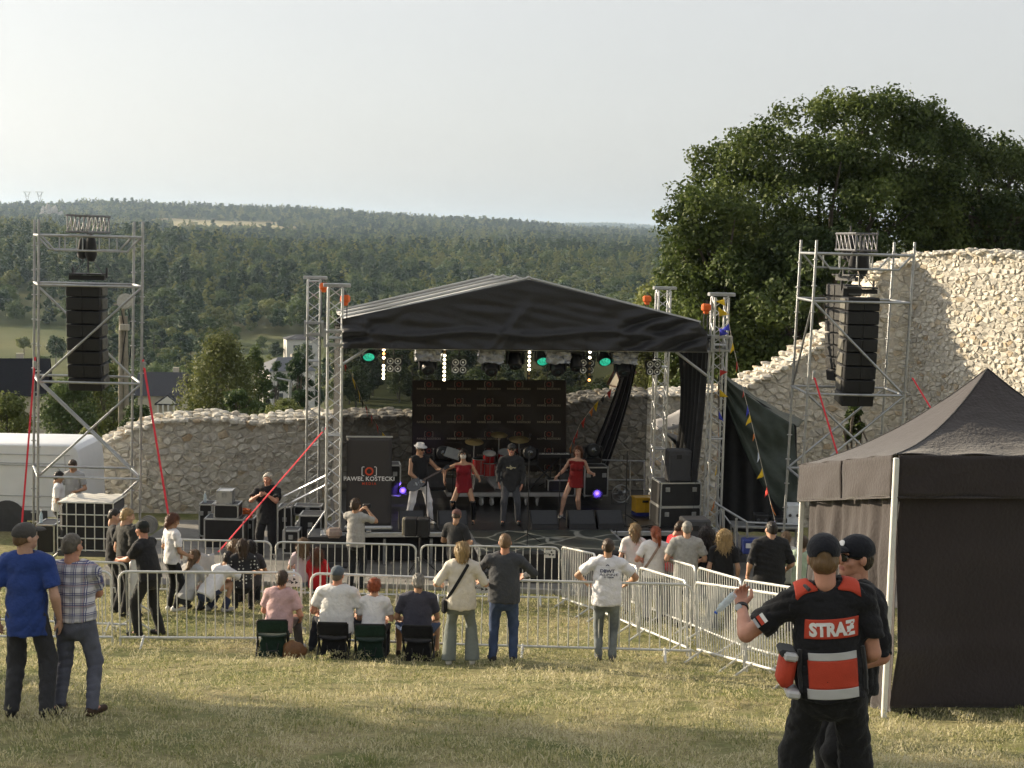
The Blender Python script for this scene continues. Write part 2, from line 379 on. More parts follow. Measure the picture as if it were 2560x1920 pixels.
# ---------------------------------------------------------------- trees
def quads_at(C, N, size, rng, ratio=.62):
    """leaf or leaf-clump rhombs at C facing roughly N"""
    n = len(C); N = N / np.maximum(np.linalg.norm(N, axis=1, keepdims=True), 1e-6)
    r = rng.normal(size=(n, 3)); t = np.cross(N, r); t /= np.maximum(np.linalg.norm(t, axis=1, keepdims=True), 1e-6); b = np.cross(N, t)
    s = (size if np.ndim(size) else np.full(n, size))[:, None]
    fold = N * s * .18
    V = np.stack([C - t * s * .5, C + b * s * ratio * .5 + fold, C + t * s * .5, C - b * s * ratio * .5 + fold], 1).reshape(-1, 3)
    i = np.arange(n) * 4
    return V, np.stack([i, i + 1, i + 2, i + 3], -1)
def crown_cloud(kind, n, size, seed, h=1., w=1.):
    """leaf clumps of a crown of height h and width w standing on z=0 (the trunk foot)"""
    rng = np.random.default_rng(seed); C = []; N = []
    if kind == 'broad':
        K = 22; th = rng.uniform(0, 6.28, K); z = rng.uniform(-.75, 1, K); rr = np.sqrt(1 - z * z) * rng.uniform(.55, .95, K)
        L = np.stack([np.cos(th) * rr * w * .36, np.sin(th) * rr * w * .36, h * (.56 + .3 * z)], -1); R = rng.uniform(.12, .2, K) * w
    elif kind == 'poplar':
        K = 20; z = np.linspace(.18, .95, K); rr = np.sin(np.pi * np.clip(z, 0, 1) ** .8) * w * .26; th = rng.uniform(0, 6.28, K)
        L = np.stack([np.cos(th) * rr, np.sin(th) * rr, h * z], -1); R = rng.uniform(.12, .19, K) * w * np.clip(1.25 - z, .3, 1)
    elif kind == 'pine':
        K = 24; z = rng.uniform(.28, 1, K); rr = (1.05 - z) ** .55 * w * .42 * rng.uniform(.5, 1, K); th = rng.uniform(0, 6.28, K)
        L = np.stack([np.cos(th) * rr, np.sin(th) * rr, h * z * .95], -1); R = rng.uniform(.08, .15, K) * w
    else:  # spruce
        K = 34; z = np.linspace(.1, .98, K); rr = (1 - z) * w * .42; th = np.arange(K) * 2.4
        L = np.stack([np.cos(th) * rr, np.sin(th) * rr, h * z], -1); R = (.05 + .16 * (1 - z)) * w * .8
    k = rng.choice(len(L), n, p=R ** 2 / np.sum(R ** 2)); d = rng.normal(size=(n, 3)); d /= np.linalg.norm(d, axis=1, keepdims=True)
    rad = R[k] * rng.uniform(.55, 1.12, n); C = L[k] + d * rad[:, None] * np.array([1, 1, .8 if kind != 'pine' else .5])
    N = d + rng.normal(scale=.36, size=(n, 3)) + np.array([0, 0, .3])
    return quads_at(C, N, size * rng.uniform(.6, 1.3, n), rng)
def tapered(mb, pts, r0, r1, n=6):
    k = len(pts); mb.tube(pts, [r0 + (r1 - r0) * i / (k - 1) for i in range(k)], n)
BARK = mat('bark', (.09, .075, .06), .9, 0, .35, 5, .6, 20)
BARKP = mat('pale_birch_bark', (.5, .46, .38), .8, 0, .35, 5, .3, 20, stretch=(1, 1, 3))
L_DARK = leafmat('leaves_dark', (.014, .032, .014), (.06, .1, .038))
L_MID = leafmat('leaves_mid', (.03, .056, .018), (.125, .17, .055))
L_LIGHT = leafmat('leaves_light', (.07, .1, .026), (.22, .24, .075))
L_YEL = leafmat('leaves_birch', (.055, .075, .022), (.17, .185, .06), .5)
CROWN = []
def make_forest_protos():
    specs = [('broad', L_MID, 13, 10), ('broad', L_DARK, 12, 9), ('pine', L_DARK, 16, 8), ('spruce', L_DARK, 17, 7), ('poplar', L_LIGHT, 17, 7), ('broad', L_LIGHT, 11, 9), ('pine', L_MID, 14, 8)]
    for i, (k, m, h, w) in enumerate(specs):
        V, F = crown_cloud(k, 1500, .85 if k != 'spruce' else .75, 100 + i, h, w)
        tb = MB(); tapered(tb, [(0, 0, -1), (.1, 0, h * .3), (-.1, .1, h * .6), (0, 0, h * .85)], .26, .06, 6)
        CROWN.append((k, npmesh('crown', V, F, m, smooth=False), tb.mesh('trunk', smooth=60), h, w)); CROWN[-1][2].materials.append(BARK)
make_forest_protos()
FIRST = {}
TREE_WORDS = {0: 'mid green round-crowned tree %s', 1: 'dark round-crowned tree %s', 2: 'dark ragged pine %s', 3: 'slim pointed spruce %s', 4: 'tall pale narrow tree %s', 5: 'small pale round tree %s', 6: 'mid green ragged pine %s'}
def place_tree(i, x, y, s, label=None, group='trees of the forest edge across the valley', cat='tree', dz=0., name=None, sx=1.):
    k, cm, tm, h, w = CROWN[i]
    nm = name or {'broad': 'broadleaf_tree', 'poplar': 'poplar_tree', 'pine': 'pine_tree', 'spruce': 'spruce_tree'}[k]
    r = thing(nm, label or TREE_WORDS[i] % zone(1280 + x / y * FPX, y), cat, (x, y, gz(x, y) + dz), random.uniform(0, 6.28), group)
    c = mkobj('crown', cm, r); t = mkobj('trunk', tm, r); r.scale = (s * sx, s * sx, s)
    FIRST.setdefault(i, c); return r
def zone(px, y):
    for lim, w in ((110, 'left of the left scaffold'), (250, 'beyond the left line array'), (370, 'behind the utility pole'), (520, 'right of the left scaffold'), (650, 'above the birch'), (800, 'left of the stage towers'), (1000, 'over the roof\'s left eave'), (1200, 'over the roof\'s left slope'), (1400, 'over the roof peak'), (1560, 'over the roof\'s right slope'), (9999, 'beside the huge tree')):
        if px < lim: return w + (', low in the valley' if y < 480 else ', at the wood\'s edge' if y < 620 else ', up the slope')
def in_field(x, y):
    px = 1280 + x / y * FPX
    return (1930 < y < 2620) and (380 + 40 * math.sin(y * .01) < px < 850 - (y - 1930) * .28 + 30 * math.sin(y * .02)) or (1880 < y < 2050 and px < 200 and False)
def forest():
    pts = []
    y = 235.
    while y < 10500:
        sp = 9.0 if y < 545 else 8.2 if y < 900 else 8.5 * (y / 900) ** .62; ww0, ww1 = -.40 * y, (.2 * y if y > 200 else .3 * y)
        x = ww0 + random.uniform(0, sp)
        while x < ww1:
            xx = x + random.uniform(-.4, .4) * sp; yy = y + random.uniform(-.45, .45) * sp; px = 1280 + xx / yy * FPX
            clear = mnoise.noise(Vector((xx * .012, yy * .006, 3)))
            edge = 555 + 40 * math.sin(px * .006 + 1) + 25 * math.sin(px * .021) + (55 if 560 < px < 800 else 0)
            ok = yy > edge and not in_field(xx, yy)
            if yy <= edge:   # hedges, orchards and copses between the houses
                mead = (px < 250 and 330 < yy < 530) or (545 < px < 800 and 330 < yy < 520)
                ok = not mead and mnoise.noise(Vector((xx * .02, yy * .013, 8))) > -.12 and not (635 < px < 800 and yy < 312) and not (700 < px < 800 and yy < 430) and not (px < 520 and yy < 260) and not (1520 < px < 1640 and yy < 265)
            if yy < 760 and clear > .42: ok = False
            if ok: pts.append((xx, yy))
            x += sp * random.uniform(.8, 1.2)
        y += sp * .9
    def kind(x, y):
        v = mnoise.noise(Vector((x * .01, y * .01, 0))) + random.uniform(-.35, .35); px = 1280 + x / y * FPX
        if px > 1000 and y < 1000: v -= .25
        if v > .3: return random.choice((2, 3, 2, 6))
        if v > .02: return random.choice((1, 2, 6, 1, 0))
        if v > -.3: return random.choice((0, 5, 1, 4))
        return random.choice((4, 5, 0, 5))
    near = [p for p in pts if -60 < 1280 + p[0] / p[1] * FPX < 1760][:255]
    ns = set(near); far = [p for p in pts if p not in ns]
    for x, y in near: place_tree(kind(x, y), x, y, random.uniform(.7, 1.2) * (1 if y > 540 else .66), dz=-.3, sx=random.uniform(1., 1.3))
    by = {i: [] for i in range(7)}
    for x, y in far: by[kind(x, y)].append((x, y))
    for i, l in by.items():
        l = np.array(l); z = hgt(l[:, 0], l[:, 1]); n = len(l)
        rot = np.zeros((n, 3)); rot[:, 2] = RNG.uniform(0, 6.28, n); s = (RNG.uniform(.65, 1.25, n) * np.clip((l[:, 1] / 1000) ** .38, .9, 2.0))[:, None] * np.array([[1.1, 1.1, .95]])
        s[:, 2] /= np.clip((l[:, 1] / 1500) ** .3, 1, 1.6)
        gn_scatter('distant_forest', np.stack([l[:, 0], l[:, 1], z - .4], -1), rot, s, FIRST[i])
    print('FOREST', len(near), len(far))
forest()
FIELD = mat('ripe_field', (.3, .25, .105), .95, 0, .12, .02)
def make_field():
    mb = MB()
    def fn(u, v):
        y = 1900 + 760 * v; x0 = (300 - 1280) / FPX * y; x1 = (880 - 1280) / FPX * y; x = x0 + (x1 - x0) * u
        return (x, y, gz(x, y) + .35)
    mb.grid(fn, 40, 40); props(mb.build('field', FIELD, smooth=180), kind='structure')
make_field()
def make_haze():
    mb = MB(); mb.box((0, 6900, 25), (28000, 14500, 330))
    m = bpy.data.materials.new('haze_air'); m.use_nodes = True; nt = m.node_tree; nt.nodes.remove(nt.nodes['Principled BSDF'])
    v = nd(nt, 'ShaderNodeVolumePrincipled'); v.inputs['Density'].default_value = .000085; v.inputs['Color'].default_value = (.62, .79, 1, 1); v.inputs['Anisotropy'].default_value = .3
    nt.links.new(v.outputs[0], nt.nodes['Material Output'].inputs['Volume'])
    props(mb.build('haze', m, smooth=None), kind='stuff')
make_haze()
# ---------------------------------------------------------------- ruined limestone walls
def stone_material():
    m = bpy.data.materials.new('limestone_rubble'); m.use_nodes = True; nt = m.node_tree; L = nt.links; b = nt.nodes['Principled BSDF']
    ge = nd(nt, 'ShaderNodeNewGeometry'); oi = nd(nt, 'ShaderNodeObjectInfo')
    ad = nd(nt, 'ShaderNodeMath', operation='ADD'); L.new(oi.outputs['Random'], ad.inputs[0]); L.new(ge.outputs['Random Per Island'], ad.inputs[1])
    fr = nd(nt, 'ShaderNodeMath', operation='FRACT'); L.new(ad.outputs[0], fr.inputs[0])
    rp = nd(nt, 'ShaderNodeValToRGB'); e = rp.color_ramp.elements; e[0].position = 0; e[0].color = (.46, .44, .40, 1); e[1].position = 1; e[1].color = (.46, .36, .25, 1)
    for p, c in ((.2, (.56, .53, .475, 1)), (.5, (.64, .61, .54, 1)), (.75, (.55, .52, .465, 1)), (.94, (.58, .52, .42, 1))): k = e.new(p); k.color = c
    L.new(fr.outputs[0], rp.inputs[0])
    n1 = nd(nt, 'ShaderNodeTexNoise'); n1.inputs['Scale'].default_value = 9; n1.inputs['Detail'].default_value = 8; n1.inputs['Roughness'].default_value = .7; L.new(ge.outputs['Position'], n1.inputs['Vector'])
    r2 = nd(nt, 'ShaderNodeValToRGB'); q = r2.color_ramp.elements; q[0].position = .3; q[0].color = (.55, .53, .5, 1); q[1].position = .6; q[1].color = (1.1, 1.1, 1.1, 1); L.new(n1.outputs[0], r2.inputs[0])
    mu = nd(nt, 'ShaderNodeMixRGB', blend_type='MULTIPLY', i0=.8); L.new(rp.outputs[0], mu.inputs[1]); L.new(r2.outputs[0], mu.inputs[2])
    L.new(mu.outputs[0], b.inputs['Base Color']); b.inputs['Roughness'].default_value = .95; b.inputs['Specular IOR Level'].default_value = .1
    bp = nd(nt, 'ShaderNodeBump', i0=.6, i1=.03); L.new(n1.outputs[0], bp.inputs['Height']); L.new(bp.outputs[0], b.inputs['Normal'])
    return m
STONE = stone_material()
MORTAR = mat('lime_mortar', (.5, .465, .41), .95, 0, .25, 6, .8, 25)
class Wall:
    def __init__(s, p0, p1, thick):
        s.O = Vector(p0); s.w = (Vector(p1) - s.O); s.len = s.w.length; s.w.normalize(); s.n = Vector((s.w.y, -s.w.x)); s.th = thick
    def pt(s, a, z, out=0.): q = s.O + s.w * a + s.n * out; return Vector((q.x, q.y, z))
    def hit(s, px, py):
        v = ray(px, py); t = v.x / v.y; a = (t * s.O.y - s.O.x) / (s.w.x - t * s.w.y); d = s.O.y + s.w.y * a
        return a, CZ + v.z / v.y * d
def clip_poly(poly, px, py, nx, ny):
    out = []; n = len(poly)
    for i in range(n):
        a = poly[i]; b = poly[(i + 1) % n]; da = (a[0] - px) * nx + (a[1] - py) * ny; db = (b[0] - px) * nx + (b[1] - py) * ny
        if da <= 0: out.append(a)
        if da * db < 0: t = da / (da - db); out.append((a[0] + (b[0] - a[0]) * t, a[1] + (b[1] - a[1]) * t))
    return out
def rubble(wall, prof, z0, sw, sh, rng, s0=0., s1=None):
    """irregular cells below the wall-top profile; returns list of (polygon, centre)"""
    s1 = s1 or wall.len; seeds = []; z = z0; r = 0
    top = max(p[1] for p in prof); ps = [p[0] for p in prof]; pz = [p[1] for p in prof]
    while z < top:
        a = s0 + rng.uniform(0, sw); hh = sh * rng.uniform(.6, 1.35)
        while a < s1:
            ww = sw * rng.choice([.4, .6, .85, 1.1, 1.5, 2.0])
            aa = a + ww / 2; zz = z + rng.uniform(-.42, .42) * hh
            if zz < np.interp(aa, ps, pz) - .05: seeds.append((aa, zz))
            a += ww
        z += hh
    grid = {}
    cs = max(sw, sh) * 2
    for i, (x, y) in enumerate(seeds): grid.setdefault((int(x // cs), int(y // cs)), []).append(i)
    cells = []
    for i, (x, y) in enumerate(seeds):
        R = 1.6 * sw; poly = [(x - R, y - R * .8), (x + R, y - R * .8), (x + R, y + R * .8), (x - R, y + R * .8)]
        gx, gy = int(x // cs), int(y // cs)
        nb = [j for dx in (-1, 0, 1) for dy in (-1, 0, 1) for j in grid.get((gx + dx, gy + dy), ()) if j != i]
        nb.sort(key=lambda j: (seeds[j][0] - x) ** 2 + ((seeds[j][1] - y) * 1.4) ** 2)
        for j in nb[:20]:
            qx, qy = seeds[j]; dx, dy = qx - x, (qy - y) * 1.8; poly = clip_poly(poly, (x + qx) / 2, (y + qy) / 2, dx, dy)
            if len(poly) < 3: break
        if len(poly) < 3: continue
        poly = [(px, min(py, float(np.interp(px, ps, pz)) + .02)) for px, py in poly]
        cells.append((poly, (sum(p[0] for p in poly) / len(poly), sum(p[1] for p in poly) / len(poly))))
    return cells
def stone_from_cell(wall, poly, c, rng, side=1, gap=.007):
    n = len(poly); ar = 0
    for i in range(n): ar += poly[i][0] * poly[(i + 1) % n][1] - poly[(i + 1) % n][0] * poly[i][1]
    if ar < 0: poly = poly[::-1]
    rad = math.sqrt(abs(ar) / 2 / 3.1); k0 = max(.45, 1 - gap / max(rad, .02)); pr = rng.uniform(.008, .036) + .06 * rad; tx, tz = rng.uniform(-.24, .24, 2)
    vs = []; base = 0 if side > 0 else -wall.th
    rings = ((k0, -.05), (k0 * .95, pr * .6), (k0 * .72, pr))
    for k, d in rings:
        for x, z in poly:
            ux, uz = (x - c[0]), (z - c[1]); jj = rng.uniform(.84, 1.08)
            dd = d + (tx * ux + tz * uz) * (1 if d > 0 else 0) + (rng.uniform(-.012, .012) if d > 0 else 0)
            vs.append(wall.pt(c[0] + ux * k * jj, c[1] + uz * k * jj, base + dd * side))
    fs = []
    for r in range(2):
        for i in range(n):
            a, b = r * n + i, r * n + (i + 1) % n; f = (a, b, b + n, a + n); fs.append(f if side > 0 else f[::-1])
    f = tuple(range(2 * n, 3 * n)); fs.append(f if side > 0 else f[::-1])
    return vs, fs
_ICO = None
def lump(c, size, rng, M=None):
    """rough boulder"""
    global _ICO
    if _ICO is None:
        bm = bmesh.new(); bmesh.ops.create_icosphere(bm, subdivisions=1, radius=1.); _ICO = ([v.co.copy() for v in bm.verts], [tuple(v.index for v in f.verts) for f in bm.faces]); bm.free()
    rt = Matrix.Rotation(rng.uniform(-.5, .5), 3, 'Z') @ Matrix.Rotation(rng.uniform(-.25, .25), 3, 'X'); vs = []
    for v in _ICO[0]:
        q = Vector([math.copysign(abs(a) ** .7, a) for a in v]) * rng.uniform(.78, 1.12); q = Vector((q.x * size[0] / 2, q.y * size[1] / 2, q.z * size[2] / 2)); q = rt @ q
        vs.append((M @ q if M is not None else q) + Vector(c))
    return vs, _ICO[1]
def in_view(p):
    v = p - Vector((0, 0, CZ)); d = v.dot(CF); px = 1280 + v.dot(CR) / d * FPX; py = 960 - v.dot(CU) / d * FPX
    return px, py
def build_wall(name, label, wall, prof, z0, sw, sh, seed, hidden, holes=()):
    rng = np.random.default_rng(seed); root = thing(name, label, 'wall', wall.pt(wall.len / 2, z0)); inv = mtx(root).inverted()
    ps = [p[0] for p in prof]; pz = [p[1] for p in prof]
    core = MB(); N = 90; aa = [wall.len * i / N for i in range(N + 1)]
    vs = []; fs = []
    for a in aa:
        zt = float(np.interp(a, ps, pz)) - .05
        vs += [wall.pt(a, z0 - 1, 0), wall.pt(a, zt, 0), wall.pt(a, zt, -wall.th), wall.pt(a, z0 - 1, -wall.th)]
    for i in range(N):
        b = i * 4; fs += [(b, b + 4, b + 5, b + 1), (b + 1, b + 5, b + 6, b + 2), (b + 2, b + 6, b + 7, b + 3)]
    fs += [(0, 1, 2, 3), (N * 4 + 3, N * 4 + 2, N * 4 + 1, N * 4)]
    core.add(vs, fs).build('mortar_core', MORTAR, root, world=True, smooth=None)
    big = []; rest = MB()
    for poly, c in rubble(wall, prof, z0, sw, sh, rng):
        P3 = wall.pt(c[0], c[1], .03); px, py = in_view(P3)
        if any((px - hx) ** 2 + (py - hy) ** 2 < hr * hr for hx, hy, hr in holes): continue
        vs, fs = stone_from_cell(wall, poly, c, rng)
        A = abs(sum(poly[i][0] * poly[(i + 1) % len(poly)][1] - poly[(i + 1) % len(poly)][0] * poly[i][1] for i in range(len(poly)))) / 2
        vis = -20 < px < 2580 and not hidden(px, py)
        big.append((A if vis else A * .01, vs, fs))
    # rubble of the broken top, through the whole thickness
    a = 0.
    while a < wall.len:
        zt = float(np.interp(a, ps, pz)); sl = abs(float(np.interp(a + .2, ps, pz)) - float(np.interp(a - .2, ps, pz))) / .4; o = .02
        while o < wall.th:
            s = rng.uniform(.75, 1.35, 3) * np.array([sw * 1.1, sh * 1.7, sh * .95]); M = Matrix.Rotation(math.atan2(wall.w.y, wall.w.x), 3, 'Z')
            c = wall.pt(a + rng.uniform(-.05, .05), zt - .03 + rng.uniform(-.05, .05), -o + .06); vs, fs = lump(c, s, rng, M); px, py = in_view(c)
            vis = -20 < px < 2580 and not hidden(px, py)
            big.append((s[0] * s[2] * (.8 if o < .1 else .3) if vis else 0, vs, fs)); o += sh * 1.5
        a += sw * .95 / max(1, min(sl, 3))
    # broken ends: stones stepping down where the profile jumps are covered by extra lumps on the near face of the slope
    big.sort(key=lambda t: -t[0])
    for A, vs, fs in big[:296]:
        c = sum(vs, Vector()) / len(vs); me = bpy.data.meshes.new('stone'); me.from_pydata([tuple(v - c) for v in vs], [], fs); me.materials.append(STONE); me.update()
        o = mkobj('stone', me, root); o.location = c - root.location
    for A, vs, fs in big[296:]: rest.add(vs, fs)
    rest.build('small_stones', STONE, root, world=True, smooth=None, kind='stuff')
    return root
W1 = Wall((P(200, 1200, 36.6).x, 36.6), (P(2281, 900, 40.2).x, 40.2), 1.5)
PROF1 = [(150, 1200), (206, 1140), (236, 1118), (266, 1104), (289, 1092), (318, 1076), (376, 1057), (434, 1048), (480, 1045), (521, 1042), (596, 1050), (651, 1060), (677, 1051), (744, 1048), (773, 1043), (856, 1040), (978, 1039), (1034, 1041), (1120, 1036), (1250, 1028), (1416, 1008), (1445, 1000),
         (1531, 990), (1607, 988), (1693, 985), (1760, 984), (1852, 973), (1920, 937), (1981, 908), (2001, 893), (2036, 870), (2070, 846), (2120, 815), (2155, 772), (2177, 735), (2186, 698), (2198, 674), (2238, 662), (2281, 650), (2300, 640)]
PROF1 = [W1.hit(*p) for p in PROF1]; PROF1[0] = (-.4, PROF1[0][1]); PROF1.append((PROF1[-1][0] + 1.5, PROF1[-1][1]))
def hid1(px, py): return py > 1330 or (850 < px < 1420 and py > 1120) or (1030 < px < 1415) or (1740 < px < 1990 and py > 990) or (px > 2000 and py > 1170) or (2060 < px < 2190 and 700 < py < 1000)
build_wall('ruined_wall', 'long low ruined limestone wall with ragged sunlit top behind the stage', W1, PROF1, CZ - 7.6, .25, .14, 3, hid1)
_c = W1.pt(W1.len, 0); _b = math.radians(56)
W2 = Wall((_c.x - .25, _c.y + .2), (_c.x - .25 + 10 * math.cos(_b), _c.y + .2 - 10 * math.sin(_b)), 1.6)
PROF2 = [W2.hit(*p) for p in ((2290, 634), (2296, 632), (2354, 631), (2420, 629), (2424, 626), (2470, 627), (2480, 634), (2560, 637))]
PROF2[0] = (0, PROF2[0][1]); PROF2 += [(PROF2[-1][0] + .6, PROF2[-1][1] - .1), (10, PROF2[-1][1] - .4)]
def hid2(px, py): return py > 1160 or (px > 2300 and py > 925 + abs(px - 2460) * .75)
build_wall('tall_ruined_wall', 'tall ruined limestone wall rising behind the dark tent, its upper part sunlit', W2, PROF2, CZ - 7.6, .175, .115, 4, hid2, ((2294, 774, 6), (2294, 832, 6), (2412, 770, 6), (2473, 832, 6), (2525, 768, 7), (2535, 766, 6)))
# ---------------------------------------------------------------- stage frame of reference
SO = Vector((P(832, 1331, 30.3).x, 30.3)); SPHI = math.radians(8)
E1 = Vector((math.cos(SPHI), math.sin(SPHI))); E2 = Vector((-math.sin(SPHI), math.cos(SPHI)))
RZ = Matrix.Rotation(SPHI, 3, 'Z'); DECK = CZ - 6.13
def S(u, v, z=DECK): q = SO + E1 * u + E2 * v; return Vector((q.x, q.y, z))
def SP(px, py, v=0.):
    """point seen at px,py on the upright plane v metres behind the stage's front tower line"""
    r = ray(px, py); o = SO + E2 * v; k = o.dot(E2) / (r.x * E2.x + r.y * E2.y); return Vector((r.x * k, r.y * k, CZ + r.z * k))
def SD(px, v):
    """point of the deck at photo column px, v behind the front line"""
    y = 1300.
    for _ in range(10): p = SP(px, y, v); y += (p.z - DECK) * FPX / p.y
    return SP(px, y, v)
def bars(mb, prs, r, n=6, mi=0):
    for a, b in prs: mb.tube([a, b], r, n, mi)
RED = mat('red_strap', (.62, .035, .05), .7, 0, .15, 6, .1, 80)
ORANGE = mat('orange_plastic', (.7, .13, .02), .5, 0, .15, 5)
DGREY = mat('dark_grey', (.06, .06, .065), .6, 0, .2, 8)
STAGEF = mat('stage_floor', (.022, .022, .024), .3, 0, .35, 3, .05, 30, spec=.5)

# ---------------------------------------------------------------- truss towers
def truss_tower(foot, top_z, label, wid=.29, rz=SPHI, sleeve_z=None, base=True):
    t = thing('truss_tower', label, 'stage tower', foot, rz, 'aluminium truss towers of the stage roof'); H = top_z - foot.z; h = wid / 2
    for sx in (-1, 1):
        for sy in (-1, 1): MB().tube([(sx * h, sy * h, 0), (sx * h, sy * h, H - .06)], .026, 8).build('chord', ALU, t)
    lc = MB(); n = int(H / .27)
    for fx in range(4):
        c = [(-h, -h), (h, -h), (h, h), (-h, h)]; a, b = c[fx], c[(fx + 1) % 4]
        for i in range(n):
            z0, z1 = H * i / n, H * (i + 1) / n; p, q = (a, b) if (i + fx) % 2 else (b, a); lc.tube([(p[0], p[1], z0 + .03), (q[0], q[1], z1 - .03)], .011, 5)
        for k in range(int(H / 2) + 1): lc.tube([(a[0], a[1], min(H - .08, k * 2 + .05)), (b[0], b[1], min(H - .08, k * 2 + .05))], .02, 6)
    lc.build('lacing', ALU, t)
    MB().box((.03, 0, H), (.56, .2, .075), ch=.01).build('head_beam', STEEL, t)
    if sleeve_z:
        z = sleeve_z - foot.z; sb = MB()
        for dz in (-.14, .14):
            for s in (-1, 1): sb.box((s * (h + .05), 0, z + dz), (.05, wid + .16, .05)); sb.box((0, s * (h + .05), z + dz), (wid + .06, .05, .05))
        for s in (-1, 1):
            for q in (-1, 1): sb.box((s * (h + .06), q * (h + .06), z), (.045, .045, .36))
        sb.box((h + .12, 0, z), (.06, .12, .3)); sb.build('sleeve_block', STEEL, t)
    if base:
        bb = MB(); bb.box((0, 0, -.03), (.5, .5, .06), ch=.008)
        for s in (-1, 1): bb.tube([(s * h, -h, .5), (s * .5, -.35, .02)], .018, 6)
        bb.build('base_plate', STEEL, t)
    return t
TFL = SP(832, 1331, 0); TFR = SP(1779, 1331, 0)
truss_tower(TFL, SP(832, 713, 0).z, 'near left truss tower of the stage, in front of its twin', sleeve_z=SP(832, 845, 0).z)
truss_tower(Vector((P(780, 1268, 34.8).x, 34.8, gz(-4.6, 34.8))), P(780, 694, 34.8).z, 'rear left truss tower of the stage, outermost on the wall side', sleeve_z=P(780, 821, 34.8).z)
truss_tower(TFR, SP(1791, 736, 0).z, 'near right truss tower of the stage with bunting tied to it', sleeve_z=SP(1791, 858, 0).z)
truss_tower(Vector((P(1641, 1268, 35.8).x, 35.8, gz(3.4, 35.8))), P(1644, 720, 35.8).z, 'rear right truss tower showing only its top above the black roof')
def hoist(p, label, chain=1.2):
    t = thing('chain_hoist', label, 'hoist', p, 0, 'orange chain hoists on the stage towers')
    MB().box((0, 0, -.1), (.2, .16, .16), ch=.035).box((0, 0, -.2), (.11, .1, .08), ch=.02).build('motor', ORANGE, t)
    MB().tube([(0, 0, .06), (.03, 0, .0), (0, 0, -.03)], .014, 6).build('hook', DGREY, t); MB().tube([(.04, 0, -.2), (.03, 0, -.2 - chain)], .012, 5).build('chain', DGREY, t); MB().tube([(-.04, 0, -.2), (-.05, 0, -.2 - chain * .7)], .012, 5).build('chain', DGREY, t)
hoist(SP(863, 735, 0), 'orange chain hoist at the top of the near left stage tower', 1.0)
hoist(SP(1766, 757, 0), 'orange chain hoist at the top of the near right stage tower')
hoist(P(1618, 737, 35.6), 'rusty orange chain hoist at the top of the rear right tower', .5)
hoist(P(810, 705, 34.6), 'red chain hoist between the two left stage towers', .8)
# stabiliser arms of the left towers and their strap
_s = thing('outrigger', 'aluminium outrigger with two sloping arms bracing the left stage tower', 'brace', P(700, 1270, 31))
_m = MB(); bars(_m, [(P(824, 1185, 30.4), P(693, 1250, 31)), (P(824, 1208, 30.4), P(695, 1274, 31))], .028); _m.build('arm', ALU, _s, world=True)
_m = MB(); bars(_m, [(P(757, 1218, 30.7), P(728, 1270, 30.9)), (P(694, 1249, 31), P(694, 1372, 31)), (P(712, 1262, 31), P(712, 1372, 31))], .02); _m.build('post', ALU, _s, world=True)
_s = thing('ballast_platform', 'dark ballast platform with a sandbag under the near left stage tower', 'platform', (TFL.x, TFL.y, gz(TFL.x, TFL.y)), SPHI)
MB().box((-.05, .1, .36), (.95, .9, .64), ch=.015).build('box', BLACKP, _s); MB().box((-.05, -.36, .1), (.97, .05, .1)).box((-.05, -.37, .5), (.97, .05, .07)).build('rail', DGREY, _s)
_m = MB(); _m.box((.02, -.42, .78), (.32, .24, .2), ch=.06); tag_sb = _m.build('sandbag', mat('sandbag_cloth', (.3, .23, .19), .9, 0, .2, 6, .4, 30), None); tag_sb.location = (TFL.x, TFL.y, gz(TFL.x, TFL.y)); tag_sb.rotation_euler.z = SPHI
props(tag_sb, 'pinkish sandbag lying at the foot of the left stage tower', 'sandbag')

